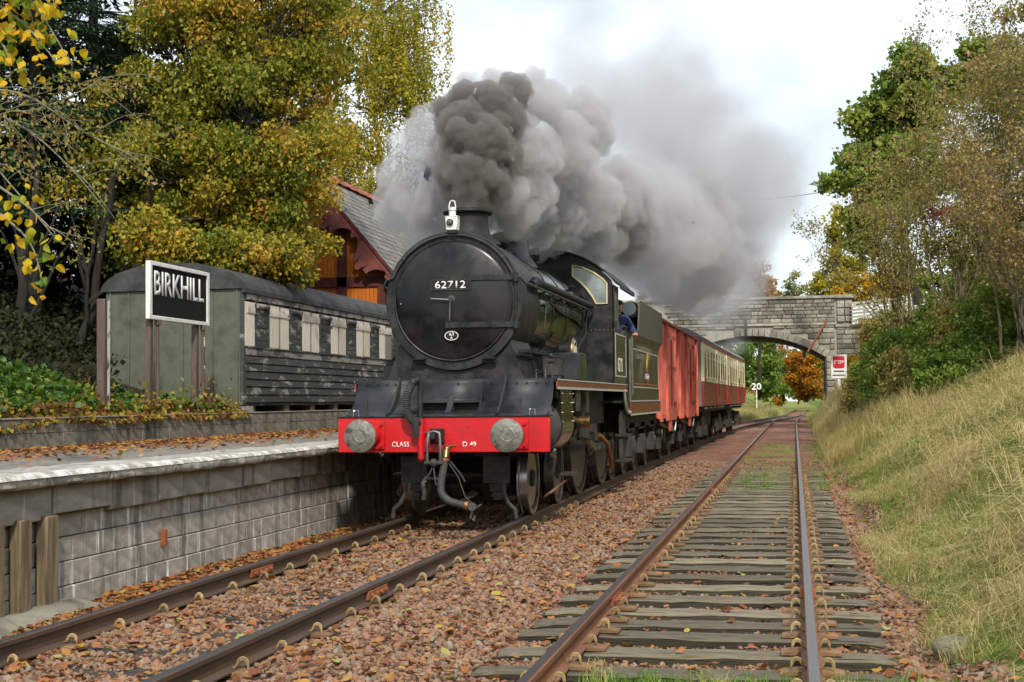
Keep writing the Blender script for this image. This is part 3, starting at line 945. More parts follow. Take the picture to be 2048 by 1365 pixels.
dp = dense([Vector(p) for p in ((.07, -.14, .80), (.05, -.17, .66), (.03, -.2, .50), (.05, -.23, .38), (.14, -.25, .30), (.27, -.25, .262), (.36, -.25, .245))], 40)
part(MB().tube(dp, .046, 12), 'steam_heat_hose', 'rubber', sh)
part(MB().cyl((.07, -.14, .80), (.067, -.145, .765), .055, n=12).cyl((.33, -.25, .252), (.37, -.25, .243), .055, n=12), 'hose_clamp', 'copper', sh)
part(MB().lathe([(.0, -.02), (.05, -.02), (.05, .02), (.03, .02), (.03, 0), (.0, 0)], (.42, -.26, .235), 'y', 16).tube([(.45, -.26, .215), (.53, -.26, .26)], .012, 6).tube([(.42, -.26, .18), (.40, -.26, .10), (.44, -.26, .07), (.45, -.26, .13)], .018, 6), 'hose_coupling', 'motion', sh)
part(MB().tube([(.11, -.14, .74), (.24, -.2, .58), (.33, -.24, .35), (.42, -.25, .27)], .007, 5).tube([(.13, -.14, .76), (.27, -.16, .60), (.31, -.16, .52)], .011, 5), 'hose_chain', 'frame_grey', sh)
rp_ = part(MB().tube([(-.22, -.02, .56), (-.12, -.03, .55), (-.04, -.03, .55)], .022, 8).tube([(-.20, -.04, .52), (-.23, -.06, .50), (-.21, -.06, .38), (-.225, -.06, .30)], .03, 8), 'spare_hose', 'emblem_red' if False else 'frame_grey', loco)

# apron, curved up from the beam to the running plate
def apr(u):   # 0..1 -> (y,z)
    y = .06 + .60 * (1 - (1 - u) ** 2.0); z = 1.30 + .45 * (u ** 1.45)
    return y, z
q = MB(); rows = []
for i in range(13):
    y, z = apr(i / 12)
    rows.append([(-1.26 + .0 * i, y, z), (-.42, y, z)])
q.grid(rows); rows = []
for i in range(13):
    y, z = apr(i / 12); rows.append([(.36, y, z), (1.255, y, z)])
q.grid(rows)
for a_, b__ in ((0, 2), (6, 12)):
    rows = []
    for i in range(a_, b__ + 1):
        y, z = apr(i / 12); rows.append([(-.42, y, z), (.36, y, z)])
    q.grid(rows)
ap = part(q, 'front_apron', 'apron', clean=False); solid(ap, .012)
part(MB().box(-.44, .38, .60, .62, 1.30, 1.56), 'apron_recess', 'frame', ap)
for bx0, bx1 in ((-.435, -.42), (.36, .375), (-.05, .02)):
    part(MB().prism([(.20, 1.30), (.30, 1.33), (.42, 1.40), (.50, 1.48), (.55, 1.54), (.60, 1.54), (.60, 1.30)], 'x', bx0, bx1), 'apron_bracket', 'apron', ap)
part(MB().box(-.42, .36, .50, .54, 1.46, 1.49), 'apron_slot_lip', 'apron', ap)
for sx in (-.70, .655):
    cur = [apr(u / 8) for u in range(9)]
    poly = [(y, z + .006) for y, z in cur] + [(y - .17 * math.sin(math.pi * min(1, .05 + i / 8 * .9)), z + .02) for i, (y, z) in list(enumerate(cur))[::-1]]
    fp = part(MB().prism([(p[0], p[1]) for p in poly], 'x', sx - .012, sx + .012), 'frame_plate', 'frame_grey')
    edge = [(y - .17 * math.sin(math.pi * min(1, .05 + i / 8 * .9)), z + .02) for i, (y, z) in enumerate(cur)]
    part(MB().tube([(sx, y, z) for y, z in edge], .016, 6), 'plate_edge', 'apron', fp)
part(MB().box(-1.27, 1.27, .66, .70, 1.735, 1.752), 'apron_top_strip', 'frame', ap)
bolts([(x, .645, 1.70) for x in (-1.15, -1.0, -.87, -.76, .80, .92, 1.05, 1.18, -.5, .05, .45)], 'y', .014, .02, 'rivet', 'apron', ap)
for x in (-.985, .935):
    part(MB().box(x - .018, x + .018, .10, .13, 1.30, 1.50).box(x - .03, x + .03, .13, .2, 1.30, 1.32), 'lamp_iron', 'frame_grey')
for x in (-1.085, 1.10):
    part(MB().tube([(x - .035, .02, 1.30), (x - .03, .02, 1.375), (x + .03, .02, 1.375), (x + .035, .02, 1.30)], .011, 6), 'hand_loop', 'bright_steel')

# running plate
rpz = 1.742
run = part(MB().box(-1.30, -.6, .66, 6.3, rpz - .03, rpz).box(.6, 1.30, .66, 6.3, rpz - .03, rpz).box(-.6, .6, .66, 1.9, rpz - .03, rpz), 'running_plate', 'frame')
for sx in (-1, 1):
    va = part(MB().box(min(sx * 1.285, sx * 1.305), max(sx * 1.285, sx * 1.305), .66, 8.05, rpz - .125, rpz - .003), 'valance', 'valance')
    part(MB().box(min(sx * 1.30, sx * 1.311), max(sx * 1.30, sx * 1.311), .66, 8.05, rpz - .128, rpz - .098).box(min(sx * 1.30, sx * 1.311), max(sx * 1.30, sx * 1.311), .66, 8.05, rpz - .016, rpz), 'lining_strip', 'lining', va)

# boiler and smokebox
CZ, SR = 2.735, .855
part(MB().lathe([(SR - .02, .66), (SR, .68), (SR, 2.02), (.0, 2.02)], (0, 0, CZ), 'y', 72), 'smokebox', 'smokebox')
part(MB().lathe([(.735, .655), (.735, .625), (SR + .012, .625), (SR + .025, .645), (SR + .025, .70), (SR, .71)], (0, 0, CZ), 'y', 72), 'smokebox_ring', 'smokebox')
dr = part(MB().lathe([(.745, .63), (.748, .612), (.738, .598), (.70, .585), (.58, .555), (.42, .525), (.25, .508), (.1, .50), (.0, .499)], (0, 0, CZ), 'y', 72), 'smokebox_door', 'door')
part(MB().lathe([(.738, .60), (.752, .592), (.762, .605), (.762, .63)], (0, 0, CZ), 'y', 72), 'door_rim', 'smokebox', dr)
def dz(x, z):
    r = math.hypot(x, z - CZ)
    return float(np.interp(r, [0, .1, .25, .42, .58, .70, .745], [.499, .50, .508, .525, .555, .585, .615]))
# hinge straps and pin
for zz, x0 in ((CZ + .275, -.085), (CZ - .31, -.07)):
    rows = []
    for i in range(12):
        x = x0 + (.80 - x0) * i / 11
        rows.append([(x, dz(x, zz) - .016, zz - .034 * (1 - .0 * i)), (x, dz(x, zz) - .016, zz + .034)])
    hs = part(MB().grid(rows), 'hinge_strap', 'smokebox', dr, clean=False, smooth=False); solid(hs, .014)
    bolts([(x0 + .05 + .19 * i, dz(x0 + .05 + .19 * i, zz) - .02, zz) for i in range(4)], 'y', .015, .014, 'strap_rivet', 'smokebox', hs)
    part(MB().cyl((.80, .60, zz - .055), (.80, .60, zz + .055), .035, n=12).box(.78, .84, .60, .66, zz - .04, zz + .04), 'hinge_knuckle', 'smokebox', hs)
part(MB().cyl((.80, .60, CZ - .36), (.80, .60, CZ + .33), .014, n=8), 'hinge_pin', 'smokebox', dr)
pb = MB().lathe([(.0, -.02), (.028, -.02), (.032, 0), (.055, .01), (.075, .022), (.078, .05)], (0, .49, CZ + .005), 'y', 24)
wh = part(pb, 'door_dart', 'frame_grey', dr)
part(MB().tube([(-.02, .462, CZ), (-.25, .468, CZ + .02)], [.014, .010], 8), 'door_handle', 'bright_steel', dr)
part(MB().tube([(.0, .45, CZ - .02), (-.01, .455, CZ - .26)], [.015, .010], 8), 'door_handle', 'motion', dr)
bolts([(.058 * math.cos(a_), .505, CZ + .058 * math.sin(a_)) for a_ in (.5, 1.6, 2.7, 3.8, 4.9, 6.0)], 'y', .008, .008, 'dart_bolt', 'smokebox', dr)
npl = part(MB().box(-.255, .255, .487, .506, CZ + .08 + .045, CZ + .08 + .175), 'number_plate', 'frame', dr, bevel=.004)
pbz = CZ + .19
part(MB().box(-.255, .255, .4835, .4875, pbz + .057, pbz + .066).box(-.255, .255, .4835, .4875, pbz - .066, pbz - .057).box(-.255, -.247, .4835, .4875, pbz - .057, pbz + .057).box(.247, .255, .4835, .4875, pbz - .057, pbz + .057), 'plate_rim', 'frame_grey', npl)
text('62712', 'number', .39, .092, frame((-.005, .484, CZ + .19), (1, 0, 0), (0, 0, 1)), M['letter'], npl, .005, .004)
shp = MB()
el = arc((0, 0), 1, 0, 2 * math.pi, 36)[:-1]
shp.prism([(.088 * a_, CZ - .445 + .058 * b__) for a_, b__ in el], 'y', .512, .535)
sp = part(shp, 'shed_plate', 'frame', dr)
q = MB(); n_ = 40
vs = [(.088 * math.cos(2 * math.pi * k / n_), .510, CZ - .445 + .058 * math.sin(2 * math.pi * k / n_)) for k in range(n_)] + [(.079 * math.cos(2 * math.pi * k / n_), .510, CZ - .445 + .050 * math.sin(2 * math.pi * k / n_)) for k in range(n_)]
q.add(vs, [(k, (k + 1) % n_, n_ + (k + 1) % n_, n_ + k) for k in range(n_)])
solid(part(q, 'plate_border', 'letter', sp, clean=False), .004)
text('63', 'lettering', .062, .042, frame((0, .509, CZ - .425), (1, 0, 0), (0, 0, 1)), M['letter'], sp, .004, .01)
text('A', 'lettering', .036, .034, frame((0, .509, CZ - .472), (1, 0, 0), (0, 0, 1)), M['letter'], sp, .004, .01)
bolts([(-.66, .57, CZ - .03)], 'y', .014, .02, 'door_stud', 'bright_steel', dr)
for x in (-.44, .46):
    part(MB().box(x - .085, x + .085, .54, .64, CZ - .735, CZ - .715).box(x - .085, x + .085, .60, .62, CZ - .78, CZ - .72), 'smokebox_step', 'frame')
rv = MB()
for y_ in (.76, 1.96):
    for k in range(64):
        a_ = -.9 + 4.95 * k / 63
        rv.cyl(((SR - .004) * math.cos(a_), y_, CZ + (SR - .004) * math.sin(a_)), ((SR + .010) * math.cos(a_), y_, CZ + (SR + .010) * math.sin(a_)), .013, .009, 6)
for k in range(40):
    a_ = 2 * math.pi * k / 40
    rv.cyl((.80 * math.cos(a_), .627, CZ + .80 * math.sin(a_)), (.80 * math.cos(a_), .615, CZ + .80 * math.sin(a_)), .011, .008, 6)
tag(part(rv, 'smokebox_rivets', 'smokebox'), kind='stuff')
# saddle
part(MB().prism([(-.88, rpz), (-.80, 1.95), (-.72, 2.2), (-.60, 2.4), (.60, 2.4), (.72, 2.2), (.80, 1.95), (.88, rpz)], 'y', .68, 1.95), 'smokebox_saddle', 'smokebox')
bolts([(x, .68, 1.80) for x in (-.7, -.35, .0, .35, .7)], 'y', .014, .018, 'saddle_bolt', 'smokebox', loco)
part(MB().box(-.95, -.75, .75, 1.1, rpz, 1.93).box(.80, .92, .75, 1.0, rpz, 1.90), 'lubricator_casing', 'frame')
# boiler barrel (tapers a little into the firebox)
bl = part(MB().lathe([(.80, 2.0), (.825, 2.02), (.825, 4.4), (.835, 4.42), (.835, 6.6), (0, 6.6)], (0, 0, CZ), 'y', 64), 'boiler', 'boiler')
for y in (2.03, 3.2, 4.40):
    part(MB().lathe([(.826, y - .03), (.838, y - .03), (.838, y + .03), (.826, y + .03)], (0, 0, CZ), 'y', 64), 'boiler_band', 'black', bl)
part(MB().box(-.80, .80, 4.9, 6.55, 1.3, CZ), 'firebox_side', 'black')
part(MB().prism([(-.55, 1.2), (.55, 1.2), (.55, 2.1), (-.55, 2.1)], 'y', .72, 8.2), 'main_frames', 'frame')
# chimney
ch = part(MB().lathe([(.44, -.06), (.40, 0), (.33, .05), (.285, .12), (.27, .20), (.262, .30), (.268, .345), (.315, .355), (.33, .375), (.325, .395), (.29, .412), (.235, .415), (.22, .40), (.21, .1)], (0, 1.48, CZ + SR - .02), 'z', 48), 'chimney', 'frame')
# dome and safety valves
part(MB().lathe([(.46, -.10), (.40, 0), (.35, .06), (.325, .14), (.318, .26), (.29, .36), (.22, .425), (.12, .455), (0, .462)], (0, 4.1, CZ + .81), 'z', 48), 'dome', 'black')
part(MB().cyl((0, 5.9, CZ + .82), (0, 5.9, CZ + 1.02), .11, n=16).cyl((-.1, 5.9, CZ + 1.0), (-.1, 5.9, CZ + 1.2), .07, .05, 14).cyl((.1, 5.9, CZ + 1.0), (.1, 5.9, CZ + 1.2), .07, .05, 14), 'safety_valves', 'frame')
# handrail over the smokebox front and along the boiler
pts = [(-.93, .9, CZ + .18), (-.90, .62, CZ + .20), (-.86, .60, CZ + .27)]
for i in range(25):
    a_ = math.radians(158 - 136 * i / 24)
    pts.append((.825 * math.cos(a_), .598, CZ + .825 * math.sin(a_)))
pts += [(.86, .60, CZ + .27), (.90, .66, CZ + .21), (.935, .86, CZ + .20), (.94, 1.2, CZ + .195)]
hr = part(MB().tube(pts, .016, 8).tube([(.94, 1.2, CZ + .195), (.94, 6.5, CZ + .195)], .018, 8).tube([(-.93, .9, CZ + .18), (-.94, 6.5, CZ + .195)], .018, 8), 'handrail', 'black')
for a_ in (90, 40, 140):
    x, z = .825 * math.cos(math.radians(a_)), CZ + .825 * math.sin(math.radians(a_))
    part(MB().sphere((x, .60, z), .026, 10, 8).cyl((x, .60, z), (x, .66, z), .012, n=8), 'handrail_knob', 'black', hr)
# ejector pipe with ladder brackets along the right side
part(MB().tube([(.86, 1.35, CZ + .22), (.92, 1.5, CZ + .27), (.93, 1.75, CZ + .27), (.93, 6.35, CZ + .27)], [.07, .07, .05, .05], 12).sphere((.90, 1.45, CZ + .26), (.085, .10, .085)), 'ejector_pipe', 'frame')
for i, y in enumerate((1.4, 2.0, 2.7, 3.4, 4.1, 4.9, 5.6)):
    part(MB().tube([(.94, y, CZ + .19), (.78, y + .02, CZ + .14)], .012, 6), 'pipe_bracket', 'frame')
part(MB().tube([(.82, 3.0, CZ + .1), (.86, 3.8, CZ + .0), (.86, 5.0, CZ - .02), (.84, 6.0, CZ - .1)], .016, 6).tube([(.86, 6.3, CZ + .2), (.9, 5.9, CZ - .2), (.88, 5.2, CZ - .45), (.9, 4.6, CZ - .75)], .018, 6), 'side_pipes', 'frame')
part(MB().tube([(.84, 2.35, CZ + .03), (.88, 2.3, CZ + .02), (.88, 2.3, CZ - .08)], .022, 8).tube([(.88, 2.3, CZ - .08), (.87, 2.22, CZ - .3)], .008, 6), 'clack_valve', 'frame_grey')
part(MB().box(.8, .93, .72, 2.2, CZ - .66, CZ - .62), 'smokebox_rail', 'frame')
# washout plugs and fittings on the firebox shoulder
for y, a_ in ((5.25, 32), (5.75, 36), (6.05, 26)):
    x, z = .835 * math.cos(RA(a_)), CZ + .835 * math.sin(RA(a_))
    part(MB().tube([(x, y, z), (x + .09, y, z + .07)], .022, 6).tube([(x + .05, y - .07, z + .08), (x + .09, y + .07, z + .02)], .013, 6), 'washout_plug', 'frame')
# cylinders
for sx in (-1, 1):
    prof = [(sx * .72, 1.70), (sx * 1.27, 1.70), (sx * 1.285, 1.45)] + [(sx * (.95 + .345 * math.cos(a_)), 1.16 + .345 * math.sin(a_)) for a_ in np.linspace(.15, -2.2, 12)] + [(sx * .70, 1.0)]
    cy = part(MB().prism(prof, 'y', 1.02, 1.98), 'cylinder', 'boiler', sharp=30)
    part(MB().lathe([(.335, .03), (.335, -.02), (.30, -.06), (.2, -.085), (0, -.09)], (sx * .95, 1.02, 1.16), 'y', 36), 'cylinder_cover', 'frame_grey', cy)
    part(MB().lathe([(.352, .03), (.352, -.01), (.335, -.01)], (sx * .95, 1.02, 1.16), 'y', 36), 'cover_rim', 'frame', cy)
    part(MB().prism([(sx * .8, 1.66), (sx * 1.24, 1.66), (sx * 1.26, 1.50), (sx * .8, 1.50)], 'y', .90, 1.02), 'valve_chest', 'frame', cy)
    bolts([(sx * 1.287, y, z) for y in (1.06, 1.94) for z in (1.2, 1.32, 1.44, 1.56)], 'x', .012, .02 * sx, 'casing_bolt', 'motion', cy)
    part(MB().sphere((sx * 1.12, 1.25, .80), .045, 10, 8).sphere((sx * 1.16, 1.15, .84), .035, 10, 8).tube([(sx * 1.1, 1.2, .8), (sx * 1.12, 1.5, .74)], .016, 6), 'drain_cock', 'bright_steel', cy)
# wheels
def wheel(x, y, r, sp, m='frame', tyre='motion', parent=loco, w=.13, name='wheel'):
    s = 1 if x > 0 else -1
    wl = MB()
    wl.lathe([(r - .11, -.055), (r - .02, -.055), (r - .02, .055), (r - .11, .055), (r - .11, -.055)], (x, y, r), 'x', 40)
    hub = .16 if r > .7 else .11
    wl.lathe([(0, -.075), (hub, -.075), (hub, .075), (0, .075)], (x, y, r), 'x', 20)
    for k in range(sp):
        a_ = 2 * math.pi * k / sp + .1
        wl.bar((x, y + math.cos(a_) * hub * .8, r + math.sin(a_) * hub * .8), (x, y + math.cos(a_) * (r - .09), r + math.sin(a_) * (r - .09)), .05, .05, (1, 0, 0))
    o = part(wl, name, m, parent)
    part(MB().lathe([(r - .02, -.06 * s), (r + .028, -.06 * s), (r + .026, -.035 * s), (r + .002, -.025 * s), (r - .004, .07 * s), (r - .06, .072 * s), (r - .06, .05 * s)], (x, y, r), 'x', 48), 'tyre', tyre, o)
    return o
for sx in (-.745, .745):
    wheel(sx, 1.60, .47, 10, tyre='bright_steel')
    wheel(sx, 3.60, .47, 10, tyre='motion')
    wheel(sx, 5.65, 1.0, 18)
    wheel(sx, 8.35, 1.0, 18)
for y in (1.6, 3.6, 5.65, 8.35):
    part(MB().cyl((-.70, y, .47 if y < 5 else 1.0), (.70, y, .47 if y < 5 else 1.0), .08, n=14), 'axle', 'frame')
# bogie
part(MB().box(-.60, -.54, .95, 4.2, .40, .66).box(.54, .60, .95, 4.2, .40, .66).box(-.55, .55, 2.3, 2.9, .45, .7).cyl((-.45, 1.0, .53), (.45, 1.0, .53), .04, n=10), 'bogie_frame', 'frame')
for sx in (-1, 1):
    gi = part(MB().box(min(sx * .36, sx * .69), max(sx * .36, sx * .69), .62, .66, .46, .79), 'guard_plate', 'frame_grey')
    bolts([(sx * .45, .62, .56), (sx * .45, .62, .67)], 'y', .014, .014, 'plate_bolt', 'frame_grey', gi)
    part(MB().box(min(sx * .44, sx * .58), max(sx * .44, sx * .58), .64, .95, .36, .45).box(min(sx * .48, sx * .545), max(sx * .48, sx * .545), .66, .9, .25, .36).box(min(sx * .46, sx * .56), max(sx * .46, sx * .56), .64, .9, .29, .33), 'spring_hanger', 'frame_grey')
    part(MB().tube([(sx * .62, .60, .46), (sx * .63, .58, .34), (sx * .68, .57, .22), (sx * .77, .56, .14), (sx * .785, .56, .03)], .028, 8), 'guard_iron', 'frame_grey')
    # side steps and brake linkage between the bogie wheels
    part(MB().box(min(sx * 1.0, sx * 1.06), max(sx * 1.0, sx * 1.06), 2.35, 2.42, .48, 1.1).box(min(sx * .98, sx * 1.25), max(sx * .98, sx * 1.25), 2.2, 2.7, .47, .50), 'front_step', 'frame_grey')
    part(MB().tube([(sx * 1.0, 1.55, .26), (sx * 1.04, 1.7, .28), (sx * 1.16, 2.5, .44), (sx * 1.18, 2.52, .50)], .013, 6).tube([(sx * .98, 1.55, .24), (sx * 1.12, 2.35, .40)], .013, 6), 'brake_rod', 'copper')
# motion on the visible side (and its twin)
for sx in (-1, 1):
    X = sx * 1.02
    part(MB().box(X - .05, X + .05, 2.0, 3.5, 1.30, 1.36).box(X - .05, X + .05, 2.0, 3.5, 1.02, 1.08).box(X - .10, X + .12, 3.45, 3.52, .95, 1.70).box(X - .02, X + .16, 2.05, 2.12, 1.05, 1.65), 'slide_bars', 'frame_grey')
    part(MB().cyl((X, 1.95, 1.18), (X, 3.0, 1.18), .035, n=12).box(X - .06, X + .06, 2.75, 3.15, 1.09, 1.29), 'piston_rod', 'motion')
    part(MB().bar((X + sx * .04, 2.95, 1.18), (X + sx * .04, 5.65, .72), .05, .12), 'connecting_rod', 'motion')
    part(MB().bar((X - sx * .06, 5.65, .72), (X - sx * .06, 8.35, .72), .05, .11).sphere((X - sx * .05, 5.65, .72), (.06, .12, .12)).sphere((X - sx * .05, 8.35, .72), (.06, .12, .12)), 'coupling_rod', 'motion')
    ex = part(MB().bar((X + sx * .10, 3.5, 1.02), (X + sx * .16, 5.0, .92), .05, .13).box(X, X + sx * .22, 4.3, 4.6, 1.0, 1.12), 'expansion_link', 'frame_grey')
    part(MB().cyl((X + sx * .12, 2.4, 1.18), (X + sx * .12, 2.4, 1.55), .06, n=12).cyl((X + sx * .12, 2.4, 1.58), (X + sx * .12, 2.4, 1.66), .075, n=12).cyl((X + sx * .12, 3.2, 1.32), (X + sx * .12, 3.2, 1.62), .07, n=12).box(X, X + sx * .2, 2.2, 2.6, 1.44, 1.5).box(X - .02, X + sx * .18, 3.8, 4.1, 1.3, 1.6).cyl((X + sx * .05, 4.2, .95), (X + sx * .05, 4.2, 1.55), .05, n=10), 'valve_gear', 'motion')
    part(MB().cyl((X + sx * .16, 3.35, 1.17), (X + sx * .30, 3.35, 1.17), .085, n=20).lathe([(.0, .0), (.06, .0), (.085, -.03)], (X + sx * .30, 3.35, 1.17), 'x', 20).bar((X + sx * .1, 2.7, 1.24), (X + sx * .2, 3.3, 1.15), .08, .06), 'crosshead_pin', 'brass')
    part(MB().tube([(X + sx * .08, 5.9, .92), (X + sx * .18, 6.1, .78), (X + sx * .2, 6.4, .5), (X + sx * .14, 6.9, .36), (X + .02, 7.4, .35)], .035, 10), 'injector_pipe', 'copper')
    part(MB().box(X - .02, X + .02, 4.6, 6.9, 1.1, rpz - .03), 'inner_frame', 'frame')
# splashers, boxes and nameplate on the running plate
for sx in (-1, 1):
    poly = [(4.35, rpz)] + [(5.65 + 1.12 * math.cos(a_), 1.0 + 1.12 * math.sin(a_)) for a_ in np.linspace(2.35, .85, 12)] + [(6.5, rpz)]
    part(MB().prism(poly, 'x', min(sx * .72, sx * .98), max(sx * .72, sx * .98)), 'splasher', 'boiler')
    bx = part(MB().prism([(2.62, rpz), (2.62, 2.13), (3.35, 2.13), (3.35, rpz), (2.75, rpz)], 'x', min(sx * .86, sx * 1.27), max(sx * .86, sx * 1.27)), 'sandbox', 'apron', bevel=.012)
    part(MB().box(min(sx * 1.272, sx * 1.28), max(sx * 1.272, sx * 1.28), 2.66, 3.33, 1.76, 2.11), 'sandbox_side', 'tender', bx)
    part(MB().box(min(sx * .95, sx * 1.17), max(sx * .95, sx * 1.17), 1.62, 1.92, 1.80, 2.03).box(min(sx * .94, sx * 1.18), max(sx * .94, sx * 1.18), 1.61, 1.93, 2.03, 2.045).sphere((sx * 1.06, 1.62, 2.06), .03, 8, 6).box(min(sx * 1.02, sx * 1.1), max(sx * 1.02, sx * 1.1), 1.6, 1.63, 1.97, 2.0), 'lubricator', 'frame_grey', bevel=.005)
    for k in range(6):
        part(MB().cyl((sx * (.80 + .07 * k), 1.45 + .12 * (k % 3), rpz), (sx * (.80 + .07 * k), 1.45 + .12 * (k % 3), rpz + .06 + .08 * (k % 2)), .018, n=8), 'oil_pot', 'motion')
    part(MB().tube([(sx * .75, 1.3, 1.80), (sx * .9, 1.4, 1.86), (sx * 1.0, 1.6, 1.84)], .011, 6).tube([(sx * 1.15, 1.9, 1.86), (sx * 1.1, 2.3, 1.80), (sx * 1.05, 2.7, 1.78)], .013, 6).cyl((sx * .72, 1.72, 1.83), (sx * 1.0, 1.72, 1.83), .016, n=6), 'oil_pipe', 'frame')
    nb = part(MB().lathe([(.0, sx * .03), (.20, sx * .03), (.21, sx * .015), (.21, 0)], (sx * 1.0, 3.9, 2.18), 'x', 32), 'nameplate_disc', 'brass')
    part(MB().lathe([(.15, sx * .032), (.15, sx * .036), (.17, sx * .036), (.17, sx * .032)], (sx * 1.0, 3.9, 2.18), 'x', 32).box(min(sx * 1.03, sx * 1.038), max(sx * 1.03, sx * 1.038), 3.885, 3.915, 2.1, 2.28).box(min(sx * 1.03, sx * 1.038), max(sx * 1.03, sx * 1.038), 3.81, 3.84, 2.1, 2.26).box(min(sx * 1.03, sx * 1.038), max(sx * 1.03, sx * 1.038), 3.96, 3.99, 2.1, 2.26), 'disc_crest', 'cream_letter', nb)
    part(MB().cyl((sx * .86, 3.6, 2.2), (sx * .99, 3.6, 2.2), .12, n=18).box(min(sx * .84, sx * .98), max(sx * .84, sx * .98), 3.4, 3.9, rpz, 2.1), 'reverser_casing', 'frame')
# cab
CYF, CYR = 6.55, 8.55
roof_arc = lambda r_off=0: [((1.30 + r_off) * math.sin(a_) / math.sin(RA(62)), 3.36 + .60 * (math.cos(a_) - math.cos(RA(62))) / (1 - math.cos(RA(62))) + r_off) for a_ in np.linspace(RA(-62), RA(62), 25)]
ra_ = roof_arc()
cab = part(MB(), 'cab', 'smokebox') if False else None
fpoly = [(1.27, rpz), (1.27, 3.36)] + [p for p in ra_[::-1] if abs(p[0]) < 1.26] + [(-1.27, 3.36), (-1.27, rpz)]
cab = part(MB().prism(fpoly, 'y', CYF, CYF + .03), 'cab_front', 'smokebox')
wpoly = [(.60, 3.70), (.78, 3.655), (.95, 3.575), (1.10, 3.465), (1.165, 3.39), (1.165, 3.06), (.985, 3.06), (.93, 3.17), (.84, 3.30), (.74, 3.41), (.60, 3.53)]
for s in (-1, 1):
    pl_ = [(s * x, z) for x, z in wpoly]
    wf = part(MB().tube([(x, CYF - .012, z) for x, z in pl_ + pl_[:2]], .016, 6), 'window_frame', mat('window_beading_%d' % (s + 1), (0.62, 0.52, 0.28), rough=.4), cab)
    part(MB().prism([(x, z) for x, z in pl_], 'y', CYF - .010, CYF - .004), 'window_pane', 'glass', wf)
bolts([(x, CYF, z) for x in (1.22, -1.22) for z in (3.3, 3.2, 3.1, 3.0, 2.9, 2.8)] + [(.50, CYF, 3.55), (.50, CYF, 3.5)], 'y', .012, .014, 'cab_rivet', 'smokebox', cab)
bolts([(x, CYF, 2.62) for x in (.9, .97, 1.04, 1.11, 1.18, 1.24)], 'y', .014, .02, 'cab_rivet', 'motion', cab)
for s in (-1, 1):
    xs = sorted((s * 1.255, s * 1.28))
    cs = part(MB().prism([(CYF, rpz), (CYF, 2.66), (CYR - .05, 2.66), (CYR - .05, 1.30), (CYR - .45, 1.30), (CYR - .70, 1.45), (CYR - .82, rpz)], 'x', *xs), 'cab_side', 'tender')
    part(MB().prism([(CYF, 2.66), (CYF, 3.37), (CYF + .42, 3.37), (CYF + .42, 2.66)], 'x', *xs), 'cab_pillar', 'smokebox', cs)
    part(MB().box(xs[0] - .004, xs[1] + .004, CYF + .10, CYF + .34, 2.78, 3.26), 'side_window', 'dark_glass', cs)
    part(MB().box(xs[0] - .006, xs[1] + .006, CYF + .50, CYF + .58, 2.66, 3.37), 'cab_stanchion', 'tender_flare', cs)
    xx = s * 1.286
    if s > 0:
        text('62712', 'number', .62, .235, frame((xx, CYF + .72, 2.06), (0, 1, 0), (0, 0, 1)), M['cream_letter'], cs, .004, .006)
    ln = MB(); xa_, xb_ = sorted((s * 1.28, s * 1.287))
    for z in (1.86, 2.56): ln.box(xa_, xb_, CYF + .12, CYF + 1.6, z, z + .022)
    for y in (CYF + .12, CYF + 1.58): ln.box(xa_, xb_, y, y + .022, 1.882, 2.56)
    part(ln, 'lining_panel', 'lining', cs)
    cur = [(CYR - .86, rpz - .10), (CYR - .76, 1.50), (CYR - .58, 1.33), (CYR - .35, 1.25), (CYR + .05, 1.25)]
    part(MB().tube([(s * 1.29, y, z) for y, z in cur], .03, 6), 'curved_valance_edge', 'lining', cs)
    part(MB().cyl((s * 1.31, CYR - .02, 1.45), (s * 1.31, CYR - .02, 2.55), .016, n=8).cyl((s * 1.31, CYR - .18, 1.45), (s * 1.31, CYR - .18, 2.55), .016, n=8), 'cab_handrail', 'bright_steel', cs)
    part(MB().cyl((s * 1.30, CYF + .95, 2.73), (s * 1.30, CYF + 1.6, 2.73), .03, n=8), 'arm_rest', 'frame_grey', cs)
    # folding draught glass beside the driver
    part(MB().lathe([(0, -.008), (.12, -.008), (.12, .008), (0, .008)], (s * 1.385, CYF + 1.25, 3.05), 'y', 24), 'draught_glass', mat('tinted_glass_%d' % (s + 1), (.07, .09, .10), rough=.15), cs)
    # cab steps
    stp = MB().box(min(s * 1.16, s * 1.22), max(s * 1.16, s * 1.22), CYR - .55, CYR - .05, .42, 1.30)
    stp.box(min(s * 1.1, s * 1.33), max(s * 1.1, s * 1.33), CYR - .62, CYR - .02, .40, .44).box(min(s * 1.1, s * 1.33), max(s * 1.1, s * 1.33), CYR - .60, CYR - .02, .84, .88)
    part(stp, 'cab_steps', 'frame_grey')
q = MB(); rows = []
for i in range(7):
    y = CYF - .04 + (CYR + .30 - CYF) * i / 6
    rows.append([(x, y, z) for x, z in roof_arc(.03)])
q.grid(rows); rf = part(q, 'cab_roof', 'roof_black', clean=False); solid(rf, .03)
part(MB().box(-1.37, -1.33, CYF + .4, CYR + .3, 3.33, 3.40).box(1.33, 1.37, CYF + .4, CYR + .3, 3.33, 3.40), 'roof_gutter', 'roof_black', rf)
part(MB().box(-1.25, 1.25, CYF + .03, CYR, 1.42, 1.46).box(-1.1, 1.1, CYR - .1, CYR, .9, 1.3), 'cab_floor', 'frame')
part(MB().box(-.75, .75, CYF + .04, CYF + .30, 1.46, 3.1), 'backhead', 'frame')

